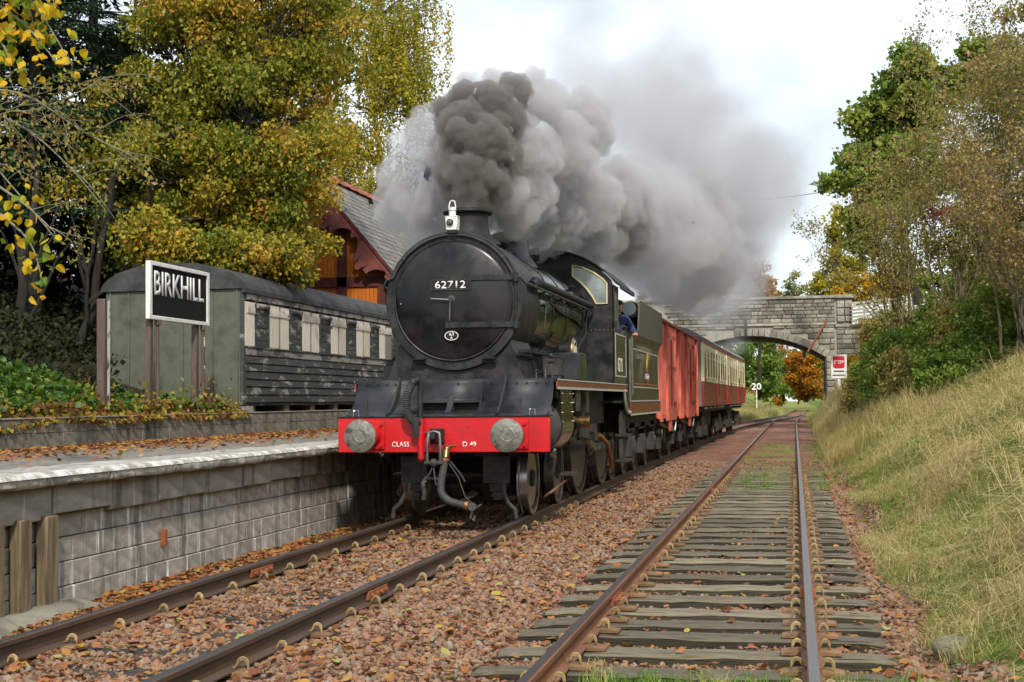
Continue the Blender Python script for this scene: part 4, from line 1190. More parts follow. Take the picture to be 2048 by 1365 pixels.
# white lamp standing on the smokebox top bracket
lamp = empty('headlamp', (TX + .0, LY + .62, 3.58), 0, 'white oil headlamp on the bracket in front of the chimney', 'lamp')
part(MB().prism([(-.068, .035), (.068, .035), (.078, .20), (-.078, .20)], 'y', -.07, .07).box(-.085, .085, -.075, .075, .198, .212), 'lamp_case', 'white', lamp, bevel=.006)
part(MB().cyl((.0, .0, .21), (.0, .0, .28), .042, n=16).cyl((.0, .0, .28), (.0, .0, .33), .03, n=16).cyl((.0, 0, .29), (0, 0, .30), .048, n=16), 'lamp_chimney', 'white', lamp)
part(MB().tube([(-.035, 0, .21), (-.045, 0, .34), (-.03, 0, .40), (.0, 0, .415), (.03, 0, .40), (.04, 0, .34), (.035, 0, .30)], .008, 6), 'lamp_handle', 'white', lamp)
part(MB().lathe([(.042, -.0), (.042, -.03), (.036, -.036)], (-.015, -.07, .13), 'y', 24), 'lens_rim', 'frame', lamp)
part(MB().sphere((-.015, -.098, .13), (.036, .018, .036), 16, 10), 'lens', 'dark_glass', lamp)
part(MB().box(-.06, .06, -.06, .06, .0, .035), 'lamp_socket', 'frame', lamp)
part(MB().box(-.05, .05, .60, .70, 3.52, 3.585), 'lamp_bracket', 'frame')

# ------------------------------------------------------------------ tender
tn = empty('tender', (TX, 25.3, 0), 0, 'dirty dark green tender with a yellow and red crest, coupled behind the cab', 'tender')
T0, T1 = .05, 5.65
sec = [(-1.27, 1.46), (-1.27, 2.50), (-1.30, 2.60), (-1.36, 2.68), (1.36, 2.68), (1.30, 2.60), (1.27, 2.50), (1.27, 1.46)]
tk = part(MB().prism(sec, 'y', T0, T1), 'tank', 'tender', tn)
for s in (-1, 1):
    a_, b__ = sorted((s * 1.335, s * 1.365))
    part(MB().prism([(T0 + .55, 2.66), (T0 + .85, 2.80), (T0 + 1.0, 3.05), (T0 + 1.12, 3.28), (T0 + 1.3, 3.33), (T1, 3.33), (T1, 2.66)], 'x', a_, b__), 'coal_rave', 'tender_flare', tn)
    ln = MB(); a_, b__ = sorted((s * 1.271, s * 1.277))
    for z in (1.70, 2.40): ln.box(a_, b__, T0 + .3, T1 - .1, z, z + .022)
    for y in (T0 + .3, T1 - .122): ln.box(a_, b__, y, y + .022, 1.722, 2.40)
    part(ln, 'lining_panel', 'lining', tk)
    part(MB().box(a_, b__, T0 + .3, T1 - .1, 1.76, 1.785), 'orange_lining', 'orange_lining', tk)
    fr_ = part(MB().box(min(s * 1.24, s * 1.29), max(s * 1.24, s * 1.29), 0, T1 + .15, 1.20, 1.46), 'solebar', 'valance', tn)
    part(MB().box(min(s * 1.29, s * 1.30), max(s * 1.29, s * 1.30), 0, T1 + .15, 1.19, 1.22).box(min(s * 1.29, s * 1.30), max(s * 1.29, s * 1.30), 0, T1 + .15, 1.44, 1.462), 'lining_strip', 'lining', fr_)
    part(MB().cyl((s * 1.32, .02, 1.55), (s * 1.32, .02, 2.6), .018, n=8).cyl((s * 1.32, .14, 1.55), (s * 1.32, .14, 2.6), .018, n=8).box(min(s * 1.26, s * 1.33), max(s * 1.26, s * 1.33), 0, .16, 1.55, 1.58).box(min(s * 1.26, s * 1.33), max(s * 1.26, s * 1.33), 0, .16, 2.46, 2.5), 'tender_handrail', 'bright_steel', tn)
# crest on the tender side: lion over a wheel with a name band
xx = 1.278
def flat(poly, name, m, parent, d=.004):
    return part(MB().prism(poly, 'x', xx, xx + d), name, m, parent)
cy_ = 3.15
lion = [(-.20, 2.08), (-.12, 2.10), (-.10, 2.16), (.02, 2.17), (.05, 2.10), (.13, 2.10), (.12, 2.20), (.17, 2.28), (.24, 2.30), (.22, 2.38), (.13, 2.42), (.04, 2.38), (-.02, 2.30), (-.12, 2.28), (-.20, 2.38), (-.26, 2.36), (-.20, 2.26), (-.22, 2.16)]
flat([(cy_ + u, v) for u, v in lion], 'crest_lion', 'yellow', tk)
part(MB().lathe([(.11, xx), (.11, xx + .004), (.17, xx + .004), (.17, xx)], (0, cy_, 1.93), 'x', 24), 'crest_wheel', 'emblem_red', tk)
flat([(cy_ - .30, 1.88), (cy_ + .30, 1.88), (cy_ + .30, 1.98), (cy_ - .30, 1.98)], 'crest_band', 'letter', tk, .007)
flat([(cy_ - .27, 1.90), (cy_ + .27, 1.90), (cy_ + .27, 1.96), (cy_ - .27, 1.96)], 'crest_band_field', 'frame', tk, .009)
text('BRITISH RAILWAYS', 'lettering', .50, .036, frame((xx + .013, cy_, 1.93), (0, 1, 0), (0, 0, 1)), M['letter'], tk, .002)
part(MB().box(-1.1, 1.1, T0 + 1.3, T1 - .1, 2.6, 3.15), 'coal_space', 'frame', tn)
cb = MB(); rc = random.Random(9)
for i in range(120):
    c = (rc.uniform(-1.2, 1.2), rc.uniform(T0 + 1.2, T1 - .3), 3.12 + rc.uniform(-.05, .16))
    cb.cbox(c, [rc.uniform(.08, .22) for _ in range(3)], Euler((rc.uniform(0, 3), rc.uniform(0, 3), rc.uniform(0, 3))).to_matrix())
tag(part(cb, 'coal', 'frame', tn, smooth=False), kind='stuff')
part(MB().box(-1.2, 1.2, T1, T1 + .06, .9, 1.4), 'rear_beam', 'frame', tn)
part(MB().box(-1.2, -1.0, .1, T1, .95, 1.2).box(1.0, 1.2, .1, T1, .95, 1.2).box(-.9, .9, .3, T1, 1.0, 1.46), 'tender_frame', 'frame', tn)
for y in (1.0, 2.9, 4.8):
    for s in (-1, 1):
        wheel(s * .745, y, .60, 12, parent=tn)
        part(MB().box(min(s * 1.06, s * 1.24), max(s * 1.06, s * 1.24), y - .17, y + .17, .42, .80).box(min(s * 1.08, s * 1.27), max(s * 1.08, s * 1.27), y - .10, y + .10, .50, .72), 'axlebox', 'frame_grey', tn, bevel=.012)
        part(MB().box(min(s * 1.1, s * 1.2), max(s * 1.1, s * 1.2), y - .45, y + .45, .92, .98).box(min(s * 1.1, s * 1.2), max(s * 1.1, s * 1.2), y - .32, y + .32, .98, 1.04).box(min(s * 1.1, s * 1.2), max(s * 1.1, s * 1.2), y - .48, y - .42, .9, 1.2).box(min(s * 1.1, s * 1.2), max(s * 1.1, s * 1.2), y + .42, y + .48, .9, 1.2), 'leaf_spring', 'frame_grey', tn)
        part(MB().prism([(y + .62, .30), (y + .70, .30), (y + .76, 1.0), (y + .66, 1.0)], 'x', min(s * .72, s * .82), max(s * .72, s * .82)), 'brake_hanger', 'frame_grey', tn)

# ------------------------------------------------------------------ driver looking out of the cab
def person(loc, rz):
    p = empty('person', loc, rz, 'driver in blue overalls leaning from the cab behind the round draught glass', 'person')
    J = {'pel': (0, 0, .95), 'sp': (0, -.02, 1.15), 'ch': (.02, -.05, 1.38), 'nk': (.05, -.08, 1.50), 'kneeL': (-.12, .02, .50), 'ftL': (-.13, .05, .06), 'kneeR': (.12, -.02, .50), 'ftR': (.13, .02, .06),
         'shL': (-.19, -.02, 1.42), 'elL': (-.26, -.12, 1.15), 'haL': (-.18, -.34, 1.10), 'shR': (.21, -.06, 1.42), 'elR': (.34, -.10, 1.18), 'haR': (.36, -.32, 1.16),
         'hipL': (-.10, 0, .90), 'hipR': (.10, 0, .90)}
    E_ = [('pel', 'sp'), ('sp', 'ch'), ('ch', 'nk'), ('pel', 'hipL'), ('hipL', 'kneeL'), ('kneeL', 'ftL'), ('pel', 'hipR'), ('hipR', 'kneeR'), ('kneeR', 'ftR'), ('ch', 'shL'), ('shL', 'elL'), ('elL', 'haL'), ('ch', 'shR'), ('shR', 'elR'), ('elR', 'haR')]
    Rr = {'pel': .15, 'sp': .15, 'ch': .16, 'nk': .07, 'shL': .085, 'shR': .085, 'elL': .058, 'elR': .058, 'haL': .04, 'haR': .04, 'hipL': .11, 'hipR': .11, 'kneeL': .075, 'kneeR': .075, 'ftL': .06, 'ftR': .06}
    ks = list(J)
    me = bpy.data.meshes.new('body')
    me.from_pydata([J[k] for k in ks], [(ks.index(a), ks.index(b)) for a, b in E_], [])
    me.materials.append(M['overall'])
    o = link('body', me, p)
    sk = o.modifiers.new('skin', 'SKIN')
    for i, k in enumerate(ks):
        me.skin_vertices[0].data[i].radius = (Rr[k], Rr[k])
    me.skin_vertices[0].data[0].use_root = True
    o.modifiers.new('sub', 'SUBSURF').render_levels = 2
    hd = part(MB().sphere((.07, -.10, 1.64), (.078, .098, .118), 20, 14).sphere((.07, -.20, 1.63), (.016, .022, .026), 8, 6).sphere((-.008, -.09, 1.63), (.012, .024, .034), 8, 6).sphere((.148, -.09, 1.63), (.012, .024, .034), 8, 6).cyl((.055, -.08, 1.46), (.068, -.09, 1.57), .055, n=12), 'head', 'skin', p)
    part(MB().sphere((.04, -.188, 1.655), (.012, .008, .007), 8, 6).sphere((.10, -.188, 1.655), (.012, .008, .007), 8, 6).box(.045, .095, -.198, -.19, 1.578, 1.584), 'face_features', 'hair', hd)
    part(MB().sphere((.07, -.085, 1.70), (.092, .112, .07), 18, 10).cyl((.07, -.17, 1.70), (.07, -.20, 1.69), .06, .05, 14), 'cap', 'hair', p)
    for s, base in ((-1, Vector((-.17, -.36, 1.10))), (1, Vector((.36, -.34, 1.15)))):
        hb = MB().sphere(base, (.04, .05, .022), 12, 8)
        for k in range(4):
            f0 = base + Vector((-.028 + .019 * k, -.04, .0)); l = (.055, .065, .06, .045)[k]
            hb.tube([f0, f0 + Vector((0, -l * .6, -.004)), f0 + Vector((0, -l, -.03))], [.010, .009, .007], 6)
        hb.tube([base + Vector((-s * .032, -.0, 0)), base + Vector((-s * .055, -.035, -.01)), base + Vector((-s * .052, -.062, -.02))], [.012, .010, .008], 6)
        part(hb, 'hand', 'skin', p)
    return p
person((TX + 1.08, LY + CYF + 1.62, 1.46), RA(8))

# ------------------------------------------------------------------ red vans
def bogieless(root, L, parts_m):
    for y in (.9, L - .9):
        for s in (-1, 1):
            wheel(s * .745, y, .47, 8, parent=root)
            part(MB().box(min(s * 1.0, s * 1.16), max(s * 1.0, s * 1.16), y - .14, y + .14, .36, .62).box(min(s * 1.02, s * 1.12), max(s * 1.02, s * 1.12), y - .5, y + .5, .72, .80).prism([(y - .30, .98), (y + .30, .98), (y + .18, .45), (y - .18, .45)], 'x', min(s * .98, s * 1.0), max(s * .98, s * 1.0)), 'axlebox', 'frame_grey', root)
    part(MB().box(-1.0, -.9, 0, L, .82, 1.06).box(.9, 1.0, 0, L, .82, 1.06).box(-1.1, 1.1, 0, .12, .85, 1.08).box(-1.1, 1.1, L - .12, L, .85, 1.08).box(-.6, .6, 1.5, L - 1.5, .7, 1.0), 'underframe', 'frame', root)
    for s in (-1, 1):
        part(MB().bar((s * 1.12, 1.2, .92), (s * 1.14, L - .3, .66), .02, .07).bar((s * 1.08, L / 2 - .35, 1.0), (s * 1.08, L / 2, .45), .03, .05).bar((s * 1.08, L / 2 + .35, 1.0), (s * 1.08, L / 2, .45), .03, .05), 'brake_lever', 'motion', root)
        part(MB().tube([(s * 1.14, L - .35, .68), (s * 1.16, L - .2, .9)], .02, 6), 'lever_handle', 'letter', root)
    for s in (-.87, .87):
        for y, d in ((0, -1), (L, 1)):
            part(MB().lathe([(.11, 0), (.09, d * .25), (.05, d * .25), (.05, d * .40), (.19, d * .41), (.19, d * .44), (0, d * .45)], (s, y, 1.06), 'y', 18), 'van_buffer', 'frame', root)
def van(y0, L, label, diag):
    y = y0; x = xa(y0 + L / 2)
    r = empty('goods_van', (x, y0, 0), -math.atan((xa(y0 + L) - xa(y0)) / L), label, 'goods van', 'red vans behind the tender')
    bogieless(r, L, None)
    part(MB().box(-1.20, 1.20, .02, L - .02, 1.06, 3.28), 'van_body', 'van', r)
    rf = [(1.28 * math.sin(a_) / math.sin(RA(55)), 3.26 + .38 * (math.cos(a_) - math.cos(RA(55))) / (1 - math.cos(RA(55)))) for a_ in np.linspace(RA(-55), RA(55), 19)]
    part(MB().prism(rf, 'y', -.06, L + .06), 'van_roof', 'roof_black', r)
    # side boards, one by one (vertical planks) with the double door in the middle
    nb = 26
    pm = MB().box(0, .035, .006, L / nb - .006, 1.04, 3.27).mesh('side_plank', M['van'])
    for k in range(nb):
        link('side_plank', pm, r, (1.20, k * L / nb, 0))
    part(MB().box(-1.24, -1.20, .02, L - .02, 1.06, 3.27), 'far_side', 'van', r)
    for yy in (.04, 1.55, L - 1.62, L - .12):
        part(MB().box(1.235, 1.30, yy, yy + .09, .98, 3.28), 'stanchion', 'van', r)
    for (ya_, yb_, up) in diag:
        part(MB().bar((1.255, ya_, 1.12), (1.255, yb_, 3.2), .035, .11, (1, 0, 0)), 'diagonal_brace', 'van_dark', r)
    part(MB().box(1.236, 1.27, L / 2 - .93, L / 2 - .02, .98, 3.2).box(1.236, 1.27, L / 2 + .02, L / 2 + .93, .98, 3.2), 'van_door', 'van', r)
    dt = MB()
    for yy in (L / 2 - .95, L / 2 + .55):
        for z in (1.35, 2.2, 2.95): dt.box(1.27, 1.285, yy, yy + .42, z, z + .06)
    for yy in (L / 2 - .93, L / 2 + .90):
        for z in (1.3, 2.15, 2.9): dt.cyl((1.29, yy, z), (1.29, yy, z + .12), .03, n=6)
    part(dt, 'door_hinges', 'van_dark', r)
    part(MB().cyl((1.29, L / 2, 1.3), (1.29, L / 2, 2.9), .016, n=6).box(1.27, 1.30, L / 2 - .2, L / 2 + .06, 2.0, 2.05), 'door_bar', 'van_dark', r)
    part(MB().prism([(L / 2 - .5, .98), (L / 2 - .44, .74), (L / 2 - .38, .98), (L / 2 - .2, .98), (L / 2 - .14, .72), (L / 2 - .05, .98), (L / 2 + .1, .98), (L / 2 + .2, .75), (L / 2 + .3, .98), (L / 2 + .4, 1.04), (L / 2 - .6, 1.04)], 'x', 1.235, 1.26), 'door_flap', 'van', r)
    part(MB().lathe([(0, 0), (.07, 0), (.07, .012)], (1.24, .55, 1.3), 'x', 16), 'label_disc', 'letter', r)
    part(MB().box(1.24, 1.31, .0, L, 3.24, 3.29), 'cant_rail', 'van_dark', r)
    # end
    for xx_ in (-.75, -.25, .25, .75): part(MB().box(xx_ - .05, xx_ + .05, -.05, .02, 1.06, 3.3), 'end_stanchion', 'van', r)
van(31.45, 5.35, 'red goods van next behind the tender, its diagonal brace leaning back', ((.35, 1.5, 1), (3.95, 5.05, 1)))
van(37.45, 5.55, 'duller red goods van between the first van and the cream coach', ((.35, 1.5, 1), (4.0, 5.2, 1)))

# ------------------------------------------------------------------ coaches
def coach(y0, L, label):
    xm0, xm1 = xa(y0 + 2), xa(y0 + L - 2)
    rz = -math.atan((xm1 - xm0) / (L - 4))
    x0 = xm0 - 2 * (xm1 - xm0) / (L - 4)
    r = empty('passenger_coach', (x0, y0, 0), rz, label, 'railway coach', 'cream and crimson coaches')
    part(MB().box(-1.38, 1.38, 0, L, 1.25, 2.02), 'lower_panel', 'crimson', r, smooth=False)
    part(MB().box(-1.37, 1.37, 0.01, L - .01, 2.02, 3.22), 'upper_panel', 'cream', r)
    part(MB().box(-1.385, 1.385, 0, L, 3.22, 3.36), 'cornice', 'crimson', r)
    rf = [(1.41 * math.sin(a_) / math.sin(RA(60)), 3.36 + .44 * (math.cos(a_) - math.cos(RA(60))) / (1 - math.cos(RA(60)))) for a_ in np.linspace(RA(-60), RA(60), 21)]
    rr = part(MB().prism(rf, 'y', 0, L), 'coach_roof', 'roof_grey', r)
    for k in range(1, 6): part(MB().cyl((0, L * k / 6, 3.75), (0, L * k / 6, 3.88), .12, n=12), 'roof_vent', 'roof_grey', rr)
    part(MB().box(1.375, 1.40, 0, L, 2.02, 2.035), 'waist_line', 'lining', r)
    part(MB().box(1.362, 1.392, 0, .25, 1.25, 2.02), 'corner_panel', 'bright_red', r)
    n = 9 if L > 13 else 8; step = (L - 1.6) / n
    wf = MB().box(1.362, 1.395, -.05, step * .60 + .05, 2.14, 3.08).mesh('window', M['cream'])
    wp = MB().box(1.372, 1.400, 0, step * .60, 2.2, 2.78).mesh('window_pane', M['dark_glass'])
    wt = MB().box(1.372, 1.402, .02, step * .60 - .02, 2.82, 3.03).mesh('toplight', M['glass'])
    for k in range(n):
        o = link('window', wf, r, (0, .95 + k * step, 0))
        link('window_pane', wp, o); link('toplight', wt, o)
    for yy in (.35, L * .5, L - .85):
        d = part(MB().box(1.375, 1.405, yy, yy + .62, 1.28, 2.018), 'coach_door', 'bright_red' if yy > 1 else 'crimson', r)
        part(MB().box(1.372, 1.402, yy, yy + .62, 2.03, 3.2), 'door_upper', 'cream', d)
        part(MB().cyl((1.42, yy + .68, 1.6), (1.42, yy + .68, 2.4), .018, n=6), 'door_handrail', 'brass', d)
    g = part(MB().box(-.55, .55, -.42, 0, 1.2, 3.3).box(-1.36, 1.36, -.06, 0, 1.25, 3.4), 'gangway', 'gangway', r)
    part(MB().box(-.55, .55, L, L + .4, 1.2, 3.3), 'gangway', 'gangway', r)
    part(MB().box(-1.2, 1.2, .1, L - .1, 1.05, 1.25).box(-1.0, 1.0, L * .35, L * .65, .55, 1.05), 'underframe', 'frame', r)
    for k in range(5): part(MB().box(1.2, 1.42, 1.2 + k * 2.2, 1.8 + k * 2.2, 1.17, 1.21), 'footboard', 'gangway', r)
    for yb_ in (2.6, L - 2.6):
        b_ = part(MB().box(-1.15, -1.0, yb_ - 1.7, yb_ + 1.7, .45, .75).box(1.0, 1.15, yb_ - 1.7, yb_ + 1.7, .45, .75).box(-1, 1, yb_ - .3, yb_ + .3, .5, .95).box(1.0, 1.2, yb_ - .6, yb_ + .6, .4, .9), 'bogie', 'frame_grey', r)
        for dy in (-1.2, 1.2):
            for s in (-1, 1):
                wheel(s * .745, yb_ + dy, .45, 8, parent=b_)
                part(MB().box(min(s * 1.05, s * 1.25), max(s * 1.05, s * 1.25), yb_ + dy - .16, yb_ + dy + .16, .3, .62), 'axlebox', 'frame_grey', b_)
    for s in (-.87, .87):
        part(MB().lathe([(.1, 0), (.09, -.3), (.2, -.36), (.2, -.4), (0, -.42)], (s, 0, 1.06), 'y', 16), 'coach_buffer', 'frame', r)
coach(43.6, 14.0, 'cream and crimson coach directly behind the red vans, bright red corner panel')
coach(58.2, 12.3, 'last cream and crimson coach of the train, nearest the stone bridge')
# ------------------------------------------------------------------ grounded old coach body behind the platform
M['green_end'] = mat('coach_end_green', (0.070, 0.078, 0.052), (0.10, 0.108, 0.078), 1.6, rough=0.5, bump=0.1, bscale=3, c3=(0.055, 0.06, 0.042))
def flake(name, base, under, lo, hi, scale, st=(1, 1, 1), vary=.2, grain=None):
    """old paint flaking off weathered wood"""
    m = mat(name, base, tuple(min(1, c * 1.35) for c in base), 3.0, rough=0.75, vary=vary, bump=.3, bscale=20, stretch=st)
    t = m.node_tree; L = t.links.new; b = t.nodes['Principled BSDF']
    src = b.inputs['Base Color'].links[0].from_socket
    g = t.nodes.new('ShaderNodeNewGeometry')
    mp = t.nodes.new('ShaderNodeMapping'); mp.inputs['Scale'].default_value = st; L(g.outputs['Position'], mp.inputs['Vector'])
    n = t.nodes.new('ShaderNodeTexNoise'); n.inputs['Scale'].default_value = scale; n.inputs['Detail'].default_value = 9; n.inputs['Roughness'].default_value = .72
    L(mp.outputs[0], n.inputs['Vector'])
    r = _ramp(t, [(0, 0, 0), (1, 1, 1)], [lo, hi]); L(n.outputs['Fac'], r.inputs['Fac'])
    x = t.nodes.new('ShaderNodeMixRGB'); L(r.outputs[0], x.inputs[0]); L(src, x.inputs[1]); x.inputs[2].default_value = (*under, 1)
    L(x.outputs[0], b.inputs['Base Color'])
    return m
M['plank'] = flake('dark_green_plank', (0.028, 0.032, 0.028), (0.25, 0.235, 0.205), .55, .60, 2.2, (1, 1.0, 3.0))
M['waist'] = flake('weathered_waist_board', (0.05, 0.05, 0.044), (0.27, 0.25, 0.22), .45, .52, 1.6, (1, 1.2, 2.5))
M['shutter'] = flake('peeling_cream_board', (0.58, 0.52, 0.42), (0.22, 0.19, 0.15), .60, .66, 3.0, (1, 7, .8))
M['shutter_grey'] = flake('bare_grey_board', (0.19, 0.17, 0.145), (0.26, 0.24, 0.2), .5, .6, 3.0, (1, 7, .8))
M['ventboard'] = flake('peeling_vent_board', (0.54, 0.47, 0.40), (0.10, 0.055, 0.04), .585, .62, 4.0)
M['felt'] = mat('roof_felt', (0.022, 0.022, 0.023), (0.06, 0.06, 0.06), 3, rough=.8, bump=.5, bscale=6)
OX, OY = -9.72, 24.1
oc = empty('old_coach_body', (OX, OY, 1.44), 0, 'derelict grounded coach body with green end and peeling boarded windows', 'old coach')
OL, OW = 15.0, 2.66
prof = [(0, 0), (0, 2.08)] + [(-OW / 2 + (OW / 2) * math.cos(a_), 2.10 + .46 * math.sin(a_)) for a_ in np.linspace(.12, math.pi - .12, 17)] + [(-OW, 2.08), (-OW, 0)]
part(MB().prism(prof, 'y', .06, OL), 'body_shell', 'plank', oc)
ep = MB().prism(prof, 'y', .0, .06)
en = part(ep, 'end_panel', 'green_end', oc, bevel=.02, seg=2)
for x in (-.10, -.58, -1.15, -1.72, -2.2, -2.56):
    h = 2.02 + .42 * math.sin(math.acos(max(-1, min(1, (x + OW / 2) / (OW / 2)))))
    part(MB().box(x - .022, x + .022, -.022, .002, .06, h - .05), 'end_bead', 'green_end', en, bevel=.006)
part(MB().box(-OW, 0, -.03, .0, .0, .07), 'end_sill', 'green_end', en, bevel=.006)
part(MB().tube([(p[0], -.012, p[1] - .02) for p in prof[2:-2]], .022, 6), 'end_cornice', 'green_end', en)
part(MB().box(-.045, .03, -.015, .09, 0, 2.1), 'corner_post', 'plank', oc, bevel=.006)
rf = [(-OW / 2 + (OW / 2 + .07) * math.cos(a_), 2.11 + .50 * math.sin(a_)) for a_ in np.linspace(.0, math.pi, 21)]
part(MB().prism(rf, 'y', -.06, OL + .06), 'coach_roof', 'felt', oc)
part(MB().box(.0, .075, -.05, OL, 2.03, 2.13), 'roof_gutter', 'felt', oc, bevel=.01)
# lower boards: each board its own piece, with butt joints at random places
ro = random.Random(12)
for k in range(6):
    z0 = .06 + k * .142; y = .1
    while y < OL - .1:
        l = min(ro.uniform(2.6, 4.6), OL - .1 - y)
        q = MB(); rows = []
        n = 7
        for i in range(n):
            yy = y + l * i / (n - 1) - (.006 if i == n - 1 else 0); s_ = ro.uniform(-.008, .008)
            rows.append([(.012, yy, z0 + .133 + s_), (.020, yy, z0 + .128 + s_), (.036 + ro.uniform(-.004, .004), yy, z0 + .008 + s_), (.03, yy, z0 + s_), (.0, yy, z0 + s_)])
        q.grid(rows); q.add(rows[0], [(0, 1, 2, 3, 4)]); q.add(rows[-1], [(4, 3, 2, 1, 0)])
        part(q, 'lower_plank', 'plank', oc, smooth=False); y += l
y = .1
while y < OL - .1:
    l = min(ro.uniform(3, 5), OL - .1 - y)
    part(MB().box(.0, .032, y, y + l - .005, .915, 1.045), 'waist_board', 'waist', oc, bevel=.006); y += l
part(MB().box(.0, .05, .1, OL, 1.045, 1.075), 'waist_moulding', 'plank', oc, bevel=.008)
part(MB().box(.0, .05, .1, OL, 1.92, 2.03), 'cantrail', 'waist', oc, bevel=.01)
q = MB()
shu = [MB().box(.0, .03, 0, .46, 0, .80).mesh('shutter', M['shutter']), MB().box(.0, .03, 0, .46, 0, .80).mesh('shutter', M['shutter_grey'])]
short = MB().box(.0, .028, 0, .66, 0, .108).mesh('pier_plank', M['plank'])
slat = MB().box(.0, .045, 0, .05, 0, .84).mesh('window_post', M['plank'])
mull = MB().box(.0, .038, 0, .045, 0, .80).mesh('mullion', M['shutter_grey'])
vb = MB().prism([(0, 0), (.0, .21), (.03, .21), (.05, .03), (.04, 0)], 'y', 0, 1.04)
for k in range(8):
    ys = 1.25 + 1.8 * k if k < 8 else 0
    if k == 0: ys = -.55
    ys = -.55 + 1.8 * k
    w0 = max(ys, .12)
    wd_ = ys + 1.07 - w0
    wnd = part(MB().box(.0, .006, w0, w0 + wd_, 1.08, 1.9), 'window', 'felt', oc)
    if k > 0: link('shutter', shu[0], wnd, (.006, ys + .03, 1.085))
    link('shutter', shu[1 if k == 5 else 0], wnd, (.006, ys + .585, 1.085 + ro.uniform(-.01, .01)))
    if k > 0: link('mullion', mull, wnd, (.004, ys + .515, 1.085))
    v_ = MB().prism([(0, 1.665), (.0, 1.88), (.03, 1.885), (.055, 1.69), (.045, 1.665)], 'y', max(ys + .0, .12), ys + 1.07)
    part(v_, 'vent_board', 'ventboard', wnd, bevel=.012)
    for e_ in (ys - .06, ys + 1.08):
        if e_ > 0: link('window_post', slat, oc, (.0, e_, 1.075))
    for j in range(6):
        if ys + 1.13 < OL - .7:
            link('pier_plank', short, oc, (.0, ys + 1.13, 1.08 + j * .118 + ro.uniform(-.004, .004)), None, (1, (1.8 - 1.19) / .66, 1))
    part(MB().cyl((.03, ys + 1.15, 1.83), (.03, ys + 1.74, 1.83), .055, n=10), 'vent_hood', 'waist', oc)
o = MB().box(.037, .043, .0, .16, 0, .24); o = part(o, 'blue_notice', mat('notice_blue', (.02, .05, .16), (.12, .16, .25), 4, rough=.4), oc); o.location = (0, 4.82, 1.62)
for yy in (.4, 2.2, 3.7, 5.2, 6.9):
    part(MB().box(-.45, -.02, yy, yy + .26, -.13, .0), 'timber_bearer', 'timber', oc)
part(MB().box(-OW, .02, -.04, .45, -.14, -.01), 'stone_pad', 'coping', oc)

# ------------------------------------------------------------------ station building
M['orange'] = mat('orange_boarding', (0.52, 0.155, 0.012), (0.44, 0.115, 0.012), 3.0, rough=0.5, stretch=(3, 3, .4))
M['maroon'] = mat('maroon_timber', (0.085, 0.020, 0.016), (0.12, 0.032, 0.026), 4.0, rough=0.5)
M['barge'] = mat('bargeboard_maroon', (0.20, 0.062, 0.055), (0.15, 0.045, 0.04), 4.0, rough=0.5)
M['slate'] = mat('roof_slate', (0.13, 0.12, 0.105), (0.20, 0.185, 0.165), 3.0, rough=0.8, vary=.28, bump=.25, c3=(0.15, 0.155, 0.09))
M['ridge_tile'] = mat('red_ridge_tile', (0.34, 0.085, 0.04), (0.26, 0.065, 0.035), 6, rough=.7, vary=.15)
BY0 = 38.4                                     # gable plane
bx_e, bz_e = -10.62, 4.62                      # eaves (right side)
bx_r, bz_r = -13.55, 8.15                      # ridge line
st_ = empty('station_building', (0, BY0, 0), 0, 'orange boarded station building with maroon bargeboards and slate roof', 'building')
hw = bx_e - bx_r; slope = math.atan2(bz_r - bz_e, hw); SL_ = math.hypot(hw, bz_r - bz_e)
wl = bx_e - .75
part(MB().prism([(wl, .9), (wl, bz_e + .65), (bx_r, bz_r - .25), (2 * bx_r - wl, bz_e + .65), (2 * bx_r - wl, .9)], 'y', .5, 22), 'wall', 'orange', st_)
bdm = {}
nb = 38
for k in range(nb):
    x0 = 2 * bx_r - wl + (2 * (wl - bx_r)) * k / nb; w_ = 2 * (wl - bx_r) / nb
    xm = x0 + w_ / 2
    top = bz_r - .30 - abs(xm - bx_r) * math.tan(slope)
    part(MB().box(x0 + .006, x0 + w_ - .006, .46, .50, 1.0, top), 'wall_board', 'orange', st_, smooth=False)
part(MB().box(2 * bx_r - wl, wl + .02, .40, .46, 4.78, 5.06), 'timber_rail', 'maroon', st_)
part(MB().box(-12.78, -12.5, .40, .46, 3.0, 7.0), 'timber_post', 'maroon', st_)
part(MB().box(-14.4, -14.12, .40, .46, 3.0, 7.0), 'timber_post', 'maroon', st_)
part(MB().box(wl - .2, wl + .02, .40, .47, .9, 4.78), 'corner_post', 'maroon', st_)
part(MB().box(wl, wl + .05, .5, 22, .9, 4.9), 'side_wall', 'maroon', st_)
part(MB().box(-11.15, -10.75, .1, .3, .95, 4.6), 'corner_pillar', 'maroon', st_)
